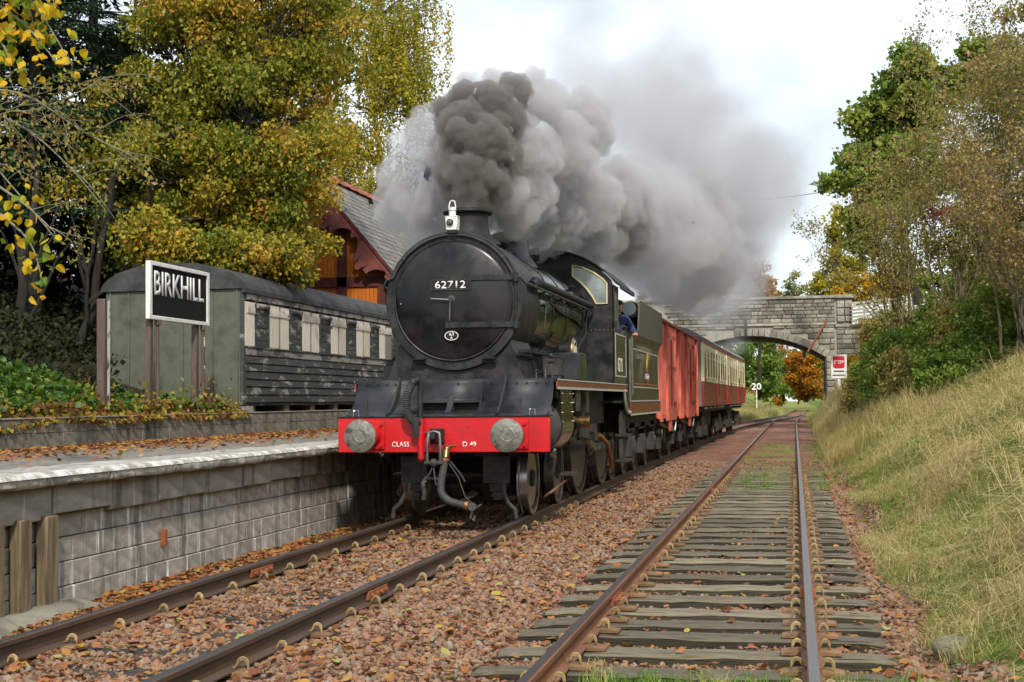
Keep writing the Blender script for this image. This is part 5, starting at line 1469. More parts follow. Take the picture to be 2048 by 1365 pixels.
# pierced bargeboards, cut as plates with arched lower edge
def barge(sgn):
    ux, uz = math.cos(slope) * sgn, -math.sin(slope)
    nx_, nz_ = -math.sin(slope) * sgn, -math.cos(slope)
    P = lambda s, d: (bx_r + ux * s + nx_ * d, bz_r + uz * s + nz_ * d)
    Lb = SL_ + .12
    part(MB().prism([P(-.1, -.02), P(Lb, -.02), P(Lb, .15), P(-.1, .15)], 'y', .02, .09), 'bargeboard', 'barge', st_)
    part(MB().prism([P(-.1, -.05), P(Lb + .05, -.05), P(Lb + .05, .03), P(-.1, .03)], 'y', -.02, .03), 'barge_moulding', 'maroon', st_)
    n = 3; seg = Lb / n
    for i in range(n):
        s0 = i * seg
        # scalloped bracket board: ring segments with triangular gaps
        br = MB()
        for a0, a1, r0, r1 in ((0.0, math.pi, seg * .30, seg * .40),):
            pts = [(s0 + seg * .5 + r1 * math.cos(a_), .60 - r1 * math.sin(a_)) for a_ in np.linspace(a0, a1, 14)] + [(s0 + seg * .5 + r0 * math.cos(a_), .60 - r0 * math.sin(a_)) for a_ in np.linspace(a1, a0, 14)]
            br.prism([P(*p) for p in pts], 'y', .03, .08)
        br.prism([P(s0, .14), P(s0 + seg * .30, .14), P(s0 + seg * .18, .24), P(s0 + seg * .07, .55), P(s0 + seg * .05, .66), P(s0, .62)], 'y', .031, .078)
        br.prism([P(s0 + seg, .14), P(s0 + seg * .70, .14), P(s0 + seg * .82, .24), P(s0 + seg * .93, .55), P(s0 + seg * .95, .66), P(s0 + seg, .62)], 'y', .033, .076)
        br.prism([P(s0 + seg * .44, .14), P(s0 + seg * .56, .14), P(s0 + seg * .53, .26), P(s0 + seg * .47, .26)], 'y', .034, .074)
        part(br, 'barge_bracket', 'barge', st_)
        part(MB().cyl((P(s0 + seg, .66)[0], .02, P(s0 + seg, .66)[1]), (P(s0 + seg, .66)[0], .09, P(s0 + seg, .66)[1]), .09, n=14), 'barge_boss', 'barge', st_)
barge(1); barge(-1)
q = MB()
for sgn in (1, -1):
    ux, uz = math.cos(slope) * sgn, -math.sin(slope)
    nx_, nz_ = math.sin(slope) * sgn, math.cos(slope)
    q.prism([(bx_r, bz_r), (bx_r + ux * SL_, bz_r + uz * SL_), (bx_r + ux * SL_ - nx_ * .06, bz_r + uz * SL_ - nz_ * .06), (bx_r, bz_r - .09)], 'y', .05, 22)
part(q, 'roof_deck', 'maroon', st_)
# slates: those in view singly, the farther courses joined
rs = random.Random(4)
rowsN = 21; ch_ = SL_ / rowsN
R3 = Matrix.Rotation(0, 3, 'Y')
sm = [MB().add([(rs.uniform(-.01, .01), 0, .004), (rs.uniform(-.01, .01), .285, .004), (ch_ * 1.35 + rs.uniform(-.02, .02), .287 + rs.uniform(-.01, .01), .020), (ch_ * 1.35 + rs.uniform(-.02, .02), rs.uniform(-.01, .01), .024), (ch_ * 1.35, .287, .006), (ch_ * 1.35, 0, .006)], [(0, 3, 2, 1), (3, 5, 4, 2)]).mesh('slate', M['slate'], smooth=False, clean=False) for _ in range(6)]
cnt = 0; rest = MB()
for r_ in range(rowsN):
    s0 = r_ * ch_
    for c_ in range(60):
        y = .03 + c_ * .29 + (.145 if r_ % 2 else 0)
        tilt = rs.uniform(-.012, .02)
        if c_ < 14 and cnt < 296 and r_ >= 1:
            cnt += 1
            link('slate', sm[rs.randrange(6)], st_, (bx_r + math.cos(slope) * s0 + .012 * math.sin(slope), y, bz_r - math.sin(slope) * s0 + .012), (0, slope + tilt, rs.uniform(-.012, .012)))
        else:
            P = lambda s, d: (bx_r + math.cos(slope) * s + math.sin(slope) * d, bz_r - math.sin(slope) * s + math.cos(slope) * d)
            a_, b__ = P(s0, .006), P(s0 + ch_ * 1.3, .024 + rs.uniform(-.006, .006))
            rest.add([(a_[0], y, a_[1]), (a_[0], y + .285, a_[1]), (b__[0], y + .285, b__[1]), (b__[0], y, b__[1])], [(0, 1, 2, 3)])
tag(rest.build('slate_courses', M['slate'], st_, smooth=False, clean=False), kind='stuff')
rt = MB().prism([(-.17, -.13), (-.12, -.02), (-.05, .05), (.05, .05), (.12, -.02), (.17, -.13), (.10, -.05), (0, .0), (-.10, -.05)], 'y', 0, .44).mesh('ridge_tile', M['ridge_tile'])
for k in range(46): link('ridge_tile', rt, st_, (bx_r, .0 + k * .45, bz_r + .08 + .01 * (k % 2)))
part(MB().box(bx_e - .02, bx_e + .1, .05, 22, bz_e - .14, bz_e - .02), 'gutter', 'maroon', st_)

# ------------------------------------------------------------------ stone road bridge
def stone_mat():
    m = mat('sandstone', (0.20, 0.185, 0.15), (0.33, 0.305, 0.25), 2.5, rough=.9, bump=.5, bscale=9, vary=.42)
    t = m.node_tree; L = t.links.new; b = t.nodes['Principled BSDF']
    src = b.inputs['Base Color'].links[0].from_socket
    g = t.nodes.new('ShaderNodeNewGeometry')
    n = t.nodes.new('ShaderNodeTexNoise'); n.inputs['Scale'].default_value = .55; n.inputs['Detail'].default_value = 6; L(g.outputs['Position'], n.inputs['Vector'])
    r = _ramp(t, [(1, 1, 1), (.36, .35, .33)], [.42, .68]); L(n.outputs['Fac'], r.inputs['Fac'])
    x = t.nodes.new('ShaderNodeMixRGB'); x.blend_type = 'MULTIPLY'; x.inputs[0].default_value = 1; L(src, x.inputs[1]); L(r.outputs[0], x.inputs[2])
    L(x.outputs[0], b.inputs['Base Color'])
    return m
M['stone'] = stone_mat()
M['stone_mortar'] = mat('lime_mortar', (0.24, 0.22, 0.18), (0.33, 0.305, 0.25), 3, rough=.95, bump=.4)
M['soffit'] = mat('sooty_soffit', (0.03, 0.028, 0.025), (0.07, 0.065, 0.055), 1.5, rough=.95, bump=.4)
BRY = 95.0
br = empty('stone_bridge', (-2.88, BRY, 0), 0, 'pale sandstone arched road bridge over the tracks', 'bridge')
# local x: -4.93..4.91 opening, crown z 5.58, springing 4.08
hs, zc, zs = 4.92, 5.58, 4.08
Rr_ = (hs ** 2 + (zc - zs) ** 2) / (2 * (zc - zs)); zcen = zc - Rr_; am = math.asin(hs / Rr_)
arcp = [(Rr_ * math.sin(a_), zcen + Rr_ * math.cos(a_)) for a_ in np.linspace(-am, am, 33)]
body = [(-16, -.5), (-16, 8.0), (6.65, 8.0), (6.65, -.5), (hs, -.5)] + arcp[::-1] + [(-hs, -.5)]
bb_ = MB().prism(body, 'y', .075, 8.0)
bo = part(bb_, 'masonry', 'stone_mortar', br, smooth=False)
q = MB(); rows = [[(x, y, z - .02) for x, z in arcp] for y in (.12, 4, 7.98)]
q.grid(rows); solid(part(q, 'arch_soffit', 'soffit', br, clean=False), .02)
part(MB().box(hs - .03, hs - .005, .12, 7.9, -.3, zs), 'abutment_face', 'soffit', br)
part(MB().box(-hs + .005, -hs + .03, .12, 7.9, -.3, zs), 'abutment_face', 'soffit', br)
rb_ = random.Random(21)
def stone_mesh(k):
    r2 = random.Random(k); q = MB()
    f = [[(u + r2.uniform(-.02, .02), -.5 + r2.uniform(-.12, .05), w + r2.uniform(-.02, .02)) for u in (-.46, 0, .46)] for w in (-.44, 0, .44)]
    q.grid(f)
    ring = f[0] + [f[1][2]] + f[2][::-1] + [f[1][0]]
    out = [(p[0] * 1.09, .0, p[2] * 1.12) for p in ring]; bk = [(p[0] * 1.09, .5, p[2] * 1.12) for p in ring]
    q.grid([ring + [ring[0]], out + [out[0]], bk + [bk[0]]])
    return q.mesh('stone', M['stone'], sharp=50)
SM = [stone_mesh(k) for k in range(8)]
far_st = MB(); nst = 0
def stone(x, z, w, h, d=.16, rot=0, y=.06):
    global nst
    me_ = SM[rb_.randrange(8)]
    if nst < 298:
        link('stone', me_, br, (x, y + rb_.uniform(-.02, .015), z), (0, rot, 0), (w - .03, d, h - .03)); nst += 1
    else:
        R = Matrix.Rotation(rot, 3, 'Y')
        far_st.cbox((x, y, z), (w - .03, d, h - .03), R)
# voussoirs
nv = 27
for k in range(nv):
    a_ = -am + 2 * am * (k + .5) / nv
    if a_ > -.12: stone((Rr_ + .26) * math.sin(a_), zcen + (Rr_ + .26) * math.cos(a_), 2 * am * (Rr_ + .25) / nv, .52, .20, a_)
def course(z0, h, x0, x1, wr, keep, jit=.0, d=.16):
    x = x0
    while x < x1 - .08:
        w = min(rb_.uniform(*wr), x1 - x)
        if x1 - x - w < .15: w = x1 - x
        if keep(x + w / 2, z0 + h / 2): stone(x + w / 2, z0 + h / 2, w, h, d)
        x += w
vis = lambda x, z: x > -5.2
z = 6.42
for h in (.30, .22, .28, .20, .26, .24): course(z, h, -6.5 + rb_.uniform(0, .3), 5.52, (.28, .78), lambda x, z: x > -5.4); z += h
z = 4.3
for h in (.34, .36, .36, .36, .34, .28):
    course(z, h, -5 + rb_.uniform(0, .3), 5.5, (.45, .95), lambda x, z: x > -4 and math.hypot(x, z - zcen) > Rr_ + .68); z += h
z = -.2
while z < 4.2:
    h = rb_.uniform(.36, .46); course(z, h, hs, 5.52, (.3, .62), lambda x, z: z > .3); z += h
# quoin pilaster and end pier
z = -.1
while z < 6.2:
    h = rb_.uniform(.30, .38); course(z, h, 5.62, 6.62 if z > 6 else 9.6 + rb_.uniform(-.4, .2) - max(0, z - 4.6) * 1.7, (.35, .75), lambda x, z: z > 1.0 and (x < 6.5 or z < 6.05 - (x - 6.6) * .55), d=.14); z += h
z = 6.42
for h in (.42, .5, .5): course(z, h, 5.66, 6.66, (.45, .55), lambda x, z: True, d=.3); z += h
for y_ in (0,):
    tag(far_st.build('far_stones', M['stone'], br, smooth=False), kind='stuff') if far_st.v else None
part(MB().box(-16, 5.6, -.08, .2, 6.24, 6.40), 'string_course', 'stone', br, bevel=.02)
part(MB().box(-16, 5.6, -.12, .55, 7.98, 8.16), 'parapet_coping', 'stone', br, bevel=.03)
part(MB().box(5.55, 6.85, -.18, .7, 7.96, 8.18), 'pier_coping', 'stone', br, bevel=.03)
part(MB().prism([(5.55, 6.24), (7.2, 6.24), (8.6, 5.75), (9.8, 4.9), (9.8, 4.72), (8.6, 5.57), (7.2, 6.08), (5.55, 6.08)], 'y', -.10, .4), 'wing_coping', 'stone', br, bevel=.02)
part(MB().prism([(5.6, -.5), (5.6, 6.1), (7.2, 6.1), (8.6, 5.6), (9.8, 4.8), (9.8, -.5)], 'y', .08, .6), 'wing_wall', 'stone_mortar', br)
part(MB().bar((4.98, -.12, 6.5), (3.75, -.12, 4.5), .10, .20, (0, 1, 0)), 'iron_strut', 'fishplate', br, label='rusty diagonal iron strut')
part(MB().box(-.32, -.12, -.16, -.02, 5.62, 6.75), 'iron_strap', 'frame_grey', br)
part(MB().box(hs - .3, hs + .6, -.2, -.05, .95, 1.05).box(hs - .35, hs + .5, -.2, -.05, .7, .8), 'iron_bracket', 'frame', br)
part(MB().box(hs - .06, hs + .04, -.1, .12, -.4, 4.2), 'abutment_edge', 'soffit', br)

# timber fence beyond the bridge end
fc = empty('timber_fence', (3.9, 94.6, 6.0), 0, 'weathered timber post and rail fence climbing from the bridge end', 'fence')
M['fence'] = mat('weathered_fence', (0.27, 0.255, 0.19), (0.38, 0.36, 0.28), 4, rough=.85, vary=.15)
fz = lambda x: .12 + .055 * x * 1.6
pm = MB().box(-.06, .06, -.05, .05, -.5, 1.62).mesh('fence_post', M['fence'])
rm = MB().box(0, 1.55, -.09, -.05, 0, .15).mesh('fence_rail', M['fence'])
for k in range(6):
    x = .6 + k * 1.3
    link('fence_post', pm, fc, (x, 0, fz(x)))
for k in range(5):
    for j in range(6):
        x = -.2 + k * 1.35
        link('fence_rail', rm, fc, (x, rb_.uniform(-.01, .01), fz(x) + .28 + j * .225), (0, -math.atan(.088), 0))

# ------------------------------------------------------------------ trackside signs
M['sign_red'] = mat('sign_red', (0.55, 0.01, 0.03), rough=.4)
ss = empty('stop_sign', (2.24, 75, 1.0), 0, 'white STOP board with red panel on a white post beside the bridge abutment', 'sign')
part(MB().box(-.07, .07, -.02, .05, -1.2, 1.7), 'sign_post', 'white', ss)
part(MB().box(-.40, .40, -.05, -.02, 1.46, 2.70), 'sign_board', 'white', ss, bevel=.01)
part(MB().prism([(-.29, 2.60), (.29, 2.60), (.29, 2.06), (.20, 1.98), (-.20, 1.98), (-.29, 2.06)], 'y', -.058, -.05), 'red_panel', 'sign_red', ss)
text('STOP', 'lettering', .50, .17, frame((0, -.063, 2.30), (1, 0, 0), (0, 0, 1)), M['letter'], ss, .004, .02)
part(MB().box(-.26, .26, -.054, -.05, 1.80, 1.87).box(-.32, .32, -.054, -.05, 1.60, 1.66), 'small_print', 'frame_grey', ss)
s2 = empty('speed_sign', (-3.05, 117, 1.3), 0, 'white cut-out numerals 20 on a short post on the far embankment', 'sign')
text('20', 'numerals', .80, .56, frame((0, 0, 1.15), (1, 0, 0), (0, 0, 1)), M['letter'], s2, .05, .025)
part(MB().box(-.04, .04, .03, .09, -.6, .95), 'sign_post', 'white', s2)
part(MB().box(-.25, .25, .03, .06, .85, .91).box(-.25, -.2, .03, .06, .85, 1.2).box(.2, .25, .03, .06, .85, 1.2), 'numeral_bracket', 'frame_grey', s2)
wp = [Vector((-30, 96, 15.2)), Vector((-14, 93, 14.2)), Vector((-4, 91, 14.0)), Vector((1.5, 90, 14.2)), Vector((9, 88, 15.0))]
tag(part(MB().tube(dense(wp, 24), .022, 5), 'overhead_wire', 'frame', None), 'thin overhead wire crossing the sky above the bridge', 'wire')
# ------------------------------------------------------------------ vegetation
LF = {}
LF['hazel'] = leaf_mat('hazel_leaf', [(0.065, 0.12, 0.014), (0.18, 0.22, 0.024), (0.40, 0.33, 0.035), (0.58, 0.36, 0.04), (0.44, 0.18, 0.04), (0.56, 0.40, 0.20)], [0, .3, .6, .82, .95, 1], .40)
LF['yellow'] = leaf_mat('yellow_leaf', [(0.10, 0.13, 0.012), (0.42, 0.29, 0.012), (0.60, 0.37, 0.015), (0.50, 0.24, 0.012)], [0, .3, .7, 1], .42)
LF['birch'] = leaf_mat('birch_leaf', [(0.15, 0.18, 0.016), (0.30, 0.29, 0.025), (0.46, 0.37, 0.03), (0.54, 0.35, 0.025)], [0, .35, .75, 1], .42)
LF['conifer'] = leaf_mat('conifer_needles', [(0.007, 0.022, 0.007), (0.014, 0.042, 0.013), (0.026, 0.066, 0.018)], None, .12, .85)
LF['dark'] = leaf_mat('shade_toned_leaf', [(0.008, 0.016, 0.004), (0.020, 0.032, 0.007), (0.045, 0.042, 0.010)], None, .2, .8)  # leaf colour darkened to hold the deep shade of the wood
LF['sycamore'] = leaf_mat('sycamore_leaf', [(0.06, 0.12, 0.018), (0.15, 0.23, 0.032), (0.28, 0.30, 0.045), (0.40, 0.27, 0.05)], [0, .4, .8, 1], .30)
LF['olive'] = leaf_mat('olive_leaf', [(0.13, 0.15, 0.028), (0.25, 0.24, 0.05), (0.36, 0.29, 0.075), (0.36, 0.20, 0.08)], None, .35)
LF['tan'] = leaf_mat('tan_leaf', [(0.16, 0.15, 0.04), (0.28, 0.23, 0.065), (0.38, 0.28, 0.10), (0.38, 0.17, 0.06)], None, .35)
LF['orange'] = leaf_mat('orange_leaf', [(0.16, 0.13, 0.02), (0.38, 0.19, 0.015), (0.48, 0.21, 0.015), (0.36, 0.12, 0.012)], None, .4)
LF['pale'] = leaf_mat('pale_green_leaf', [(0.14, 0.18, 0.04), (0.26, 0.28, 0.07), (0.36, 0.34, 0.10)], None, .4)
LF['green'] = leaf_mat('green_leaf', [(0.05, 0.12, 0.015), (0.12, 0.22, 0.026), (0.21, 0.29, 0.04), (0.36, 0.33, 0.05)], [0, .4, .8, 1], .32)
LF['ivy'] = leaf_mat('ivy_leaf', [(0.022, 0.070, 0.012), (0.05, 0.125, 0.018), (0.12, 0.20, 0.025), (0.26, 0.25, 0.03)], [0, .4, .75, 1], .3, .4)
LF['ivy_autumn'] = leaf_mat('ivy_autumn_leaf', [(0.20, 0.24, 0.03), (0.38, 0.27, 0.03), (0.24, 0.10, 0.03), (0.15, 0.055, 0.025)], None, .3)
LF['crimson'] = leaf_mat('crimson_leaf', [(0.16, 0.02, 0.035), (0.26, 0.03, 0.06), (0.2, 0.06, 0.05)], None, .35)
LF['grass'] = leaf_mat('grass_blade', [(0.07, 0.17, 0.02), (0.15, 0.26, 0.03), (0.27, 0.32, 0.055), (0.48, 0.42, 0.14)], [0, .35, .7, 1], .3, attr='object')
LF['straw'] = leaf_mat('straw_blade', [(0.29, 0.26, 0.075), (0.48, 0.38, 0.15), (0.60, 0.49, 0.25), (0.38, 0.22, 0.09)], [0, .4, .8, 1], .3, attr='object')
LF['lush'] = leaf_mat('lush_grass_blade', [(0.05, 0.16, 0.014), (0.10, 0.25, 0.022), (0.17, 0.31, 0.03)], None, .3, attr='object')
LF['litter'] = leaf_mat('fallen_leaf', [(0.12, 0.045, 0.02), (0.30, 0.10, 0.025), (0.40, 0.18, 0.05), (0.22, 0.085, 0.04), (0.46, 0.24, 0.04), (0.30, 0.33, 0.10), (0.40, 0.06, 0.03)], [0, .25, .5, .7, .88, .95, 1], .2, attr='object')
BK = {}
BK['dark'] = mat('dark_bark', (0.013, 0.011, 0.008), (0.030, 0.026, 0.019), 6, rough=.9, bump=.5, stretch=(3, 3, .6))
BK['grey'] = mat('grey_bark', (0.075, 0.065, 0.04), (0.13, 0.115, 0.07), 6, rough=.9, bump=.5, stretch=(3, 3, .6))
BK['pale'] = mat('pale_twig_bark', (0.11, 0.092, 0.046), (0.19, 0.16, 0.082), 6, rough=.85, stretch=(2, 2, .6))
BK['lichen'] = mat('lichened_twig', (0.15, 0.14, 0.09), (0.28, 0.27, 0.20), 9, rough=.9)

def limb(mb, p0, p1, r0, r1, bend, rn, n=6, k=5):
    p0, p1 = Vector(p0), Vector(p1)
    L = (p1 - p0).length
    off = Vector((rn.uniform(-1, 1), rn.uniform(-1, 1), rn.uniform(-.2, 1))) * bend * L
    pts = []
    for i in range(k + 1):
        u = i / k
        pts.append(p0.lerp(p1, u) + off * (4 * u * (1 - u)) * .5 + Vector((rn.uniform(-1, 1), rn.uniform(-1, 1), rn.uniform(-1, 1))) * .02 * L * (0 < i < k))
    mb.tube(pts, [r0 + (r1 - r0) * i / k for i in range(k + 1)], n, caps=False)
    return pts

def tree(name, label, cat, base, blobs, nleaf, size, lm, bark, seed=0, clump=.7, nclump=60, trunk_r=.16, width=.62, droop=.5, group=None,
         strands=0.0, twig=True, fork=1, hi=None, shell=.5, twig_r=.012, flat=.75, trunk_top=None):
    rn = random.Random(seed); rg = np.random.default_rng(seed + 100)
    root = empty(name, base, 0, label, cat, group)
    B = Vector(base)
    bl = [(Vector(b[:3]) - B, Vector(b[3:6]), b[6] if len(b) > 6 else b[3] * b[4] * b[5]) for b in blobs]
    wsum = sum(b[2] for b in bl)
    cc = []
    for c, r, w in bl:
        k = max(2, int(round(nclump * w / wsum)))
        d = rg.normal(size=(k, 3)); d /= np.linalg.norm(d, axis=1)[:, None]
        rad = rg.uniform(shell, 1.0, k)[:, None]
        cc.append(np.array(c) + d * rad * np.array(r))
    cc = np.concatenate(cc)
    # trunk(s) and limbs
    tm = MB()
    top = Vector(trunk_top) - B if trunk_top else sum((b[0] * b[2] for b in bl), Vector()) / wsum
    stems = []
    for f in range(fork):
        a_ = Vector((rn.uniform(-1, 1), rn.uniform(-1, 1), 0)) * (0.25 * (fork > 1))
        stems.append(limb(tm, a_ * .5, top + a_ * 2.2, trunk_r, trunk_r * .35, .12, rn, 9, 8))
    tips = []
    for c in cc:
        st = stems[rn.randrange(fork)]
        cv = Vector(c)
        cand = [p for p in st[2:] if p.z < cv.z + .3] or st[2:4]
        q = min(cand, key=lambda p: (p - cv).length + rn.uniform(0, .6))
        L = (q - cv).length
        pts = limb(tm, q, cv, max(.009, min(trunk_r * .30, .011 * L + .006)), twig_r, .16, rn, 5, 5)
        tips.append(pts)
        if twig:
            for _ in range(3):
                e_ = cv + Vector((rn.gauss(0, 1), rn.gauss(0, 1), rn.gauss(0, .7))) * clump * .7
                limb(tm, pts[3 + rn.randrange(2)], e_, twig_r * .9, twig_r * .4, .15, rn, 3, 3)
    tm.build('trunk', bark, root, sharp=60, clean=False)
    # leaves
    sz = rg.uniform(.6, 1.35, len(cc))
    pick = rg.choice(len(cc), nleaf, p=sz / sz.sum())
    g = rg.normal(size=(nleaf, 3)); g /= np.linalg.norm(g, axis=1)[:, None]
    rad = (rg.random(nleaf) ** .6)[:, None] * clump * sz[pick][:, None]
    P = cc[pick] + g * rad * np.array([1, 1, flat])
    if strands > 0:
        P[:, 2] -= rg.random(nleaf) ** 1.3 * strands
        sx = rg.integers(0, 9, nleaf)
        jx = rg.normal(size=(len(cc), 9, 2)) * clump * .55
        P[:, :2] = cc[pick][:, :2] + jx[pick, sx] + rg.normal(size=(nleaf, 2)) * .05
    clr = rg.random(len(cc))
    rnd_ = np.clip(.45 * clr[pick] + .55 * rg.random(nleaf), 0, 1)
    link('crown', leaves_mesh('crown', P, size, lm, width, droop, rnd_), root)
    return root

# ---- left side: hazel hanging over the old coach
tree('hazel_tree', 'large hazel with yellowing leaves hanging over the old coach roof', 'tree', (-12.9, 28.5, 1.4),
     [(-11.6, 28.6, 7.2, 2.3, 1.8, 2.2, 10), (-10.3, 28.6, 8.6, 1.5, 1.5, 1.7, 6), (-12.3, 27.6, 9.6, 2.2, 1.5, 1.4, 5), (-12.4, 27.2, 5.0, 1.5, 1.2, 1.0, 4), (-10.4, 27.4, 5.0, 1.3, 1.2, .85, 4.5), (-10.0, 27.4, 6.6, 1.0, 1.2, 1.2, 3), (-13.6, 27.0, 6.6, 1.3, 1.2, 2.0, 4), (-9.9, 26.6, 4.30, .7, .8, .38, 2.4), (-11.2, 25.6, 4.45, .9, .6, .35, 2.4), (-10.5, 26.0, 4.35, .9, .6, .35, 2.6), (-11.9, 25.4, 4.7, .8, .5, .4, 1.6), (-12.0, 28.8, 11.0, 2.2, 1.5, 1.2, 5), (-9.9, 28.8, 10.2, 1.0, 1.2, 1.0, 2.5), (-11.6, 26.9, 8.8, 2.0, .7, 1.8, 5), (-11.0, 26.9, 6.4, 1.6, .7, 1.0, 4)],
     112000, .100, LF['hazel'], BK['dark'], 1, clump=.52, nclump=280, trunk_r=.075, fork=6, droop=.7, shell=.2)
tree('hazel_tree', 'second hazel further back, leaves turning yellow beside the station roof', 'tree', (-14.0, 34, 1.6),
     [(-12.6, 33.5, 9.4, 2.2, 1.5, 2.6, 6), (-13.4, 33, 6.8, 2.2, 1.5, 1.6, 4), (-10.9, 34, 11.2, 1.3, 1.3, 1.6, 2.2), (-13.5, 33, 12.0, 2.4, 1.5, 1.6, 5)], 22000, .13, LF['hazel'], BK['dark'], 2, clump=.6, nclump=90, trunk_r=.14, fork=3, droop=.6)
# birch behind the station
tree('birch_tree', 'tall golden birch with hanging twigs behind the station roof', 'tree', (-17.2, 58, 1.5),
     [(-16.8, 58, 17.5, 2.6, 2.2, 4.0, 10), (-15.7, 58, 15.6, 1.5, 1.6, 3.0, 4), (-18.4, 57, 12.6, 2.6, 2, 3.6, 7), (-16.6, 57, 10.2, 1.9, 1.8, 2.4, 4), (-17.6, 58, 22, 1.8, 1.6, 2.2, 3), (-19.6, 58, 17.5, 1.4, 1.5, 3, 3)],
     46000, .125, LF['birch'], BK['pale'], 3, clump=.55, nclump=200, trunk_r=.18, strands=1.7, droop=1.2, width=.75, shell=.15, trunk_top=(-17.2, 58, 20))
# dark conifer at the left edge
def conifer(base, h, r, seed, label, z0=1.5, n=34, dens=150):
    rn = random.Random(seed); rg = np.random.default_rng(seed)
    root = empty('conifer_tree', base, 0, label, 'tree', 'dark conifers in the wood on the left')
    tm = MB(); tm.tube([(0, 0, -.3), (0, 0, h)], [.20, .03], 9)
    C, D = [], []
    for k in range(n):
        z = z0 + (h - z0) * (k / n) + rn.uniform(-.2, .2)
        L = r * (1 - (z / h) ** 1.4) * rn.uniform(.75, 1.1) + .3
        for j in range(4):
            a_ = rn.uniform(0, 6.28); dr_ = Vector((math.cos(a_), math.sin(a_), 0)); sag = rn.uniform(.10, .30)
            pts = [dr_ * (L * u) + Vector((0, 0, z - sag * L * u ** 1.2 + .18 * L * max(0, u - .6))) for u in (0, .25, .5, .75, 1)]
            tm.tube(pts, [.03, .022, .016, .010, .005], 4, caps=False)
            m_ = int(dens * L / 2)
            u = rg.random(m_) ** .7; sd = np.array([-dr_.y, dr_.x, 0])
            w = (rg.random(m_) - .5) * 2 * (.55 * L * .34) * (1.15 - u)
            p = np.outer(L * u, np.array(dr_)) + np.outer(w, sd)
            p[:, 2] += z - sag * L * u ** 1.2 + .18 * L * np.maximum(0, u - .6) - .25 * np.abs(w) - rg.random(m_) * .10
            C.append(p)
            d = np.outer(np.ones(m_) * .6, np.array(dr_)) + np.outer(np.sign(w) * .7, sd) + rg.normal(size=(m_, 3)) * .25
            d[:, 2] -= .45; D.append(d / np.linalg.norm(d, axis=1)[:, None])
    tm.build('trunk', BK['dark'], root, sharp=60, clean=False)
    C, D = np.concatenate(C), np.concatenate(D)
    a = rg.normal(size=D.shape); a[:, 2] += 1.5
    sd = np.cross(D, a); sd /= np.linalg.norm(sd, axis=1)[:, None]
    link('crown', leaves_mesh('crown', C, .20, LF['conifer'], .22, 0, None, .06, (sd, D, np.cross(sd, D))), root)
conifer((-15.6, 27.2, 1.6), 14, 3.2, 5, 'dark green conifer spreading fronds over the hazel on the left', 4.2, 30, 260)
conifer((-18.6, 29.5, 2.2), 16, 3.6, 6, 'dense dark conifer behind the ivy bank at the left edge', 3.0, 34, 150)
conifer((-21.5, 38, 3.0), 20, 4.2, 7, 'tallest dark conifer deep in the wood behind the old coach', 2.0, 34, 120)
conifer((-17.3, 33.0, 2.2), 19, 4.0, 8, 'dark conifer standing between the yellow branch and the hazel', 2.5, 36, 150)
conifer((-20.5, 27.0, 2.4), 15, 3.6, 9, 'dark conifer cut by the left edge of the view', 2.5, 32, 150)
# bushy trees that close the wood, its deep shade put into their leaf colour
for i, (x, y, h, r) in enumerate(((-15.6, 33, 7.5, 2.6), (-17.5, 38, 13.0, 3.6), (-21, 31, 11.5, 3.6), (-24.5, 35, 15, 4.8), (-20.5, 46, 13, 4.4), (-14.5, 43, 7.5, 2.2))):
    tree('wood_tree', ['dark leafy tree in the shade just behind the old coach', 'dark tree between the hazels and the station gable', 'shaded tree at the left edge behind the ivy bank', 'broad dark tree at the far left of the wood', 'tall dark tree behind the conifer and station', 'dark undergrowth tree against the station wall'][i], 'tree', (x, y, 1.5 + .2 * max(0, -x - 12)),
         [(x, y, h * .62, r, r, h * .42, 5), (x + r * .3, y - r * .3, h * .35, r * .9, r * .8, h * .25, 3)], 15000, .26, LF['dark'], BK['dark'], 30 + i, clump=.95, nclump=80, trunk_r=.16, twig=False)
# bare stems in the gloom behind the ivy
for i, (x, y, lx) in enumerate(((-14.7, 25.0, .5), (-14.1, 25.6, 1.1), (-15.6, 25.5, -.5), (-13.5, 26.6, .9))):
    rn = random.Random(60 + i); tmb = MB()
    limb(tmb, (0, 0, -.2), (lx, rn.uniform(-.3, .3), 4.5), .12, .05, .18, rn, 8, 7)
    for _ in range(5): limb(tmb, (lx * .5, 0, rn.uniform(1.5, 3)), (lx + rn.uniform(-1.2, 1.2), rn.uniform(-.6, .6), rn.uniform(3, 5)), .04, .012, .2, rn, 5, 5)
    r_ = empty('bare_tree', (x, y, 1.5), 0, ['leaning dark bare trunk left of the green coach end', 'forked dark trunk close to the green coach end', 'dark trunk at the back of the ivy bank', 'dark trunk hidden against the green coach end'][i], 'tree', 'dark trunks behind the ivy')
    tmb.build('trunk', BK['dark'], r_, clean=False, sharp=60)

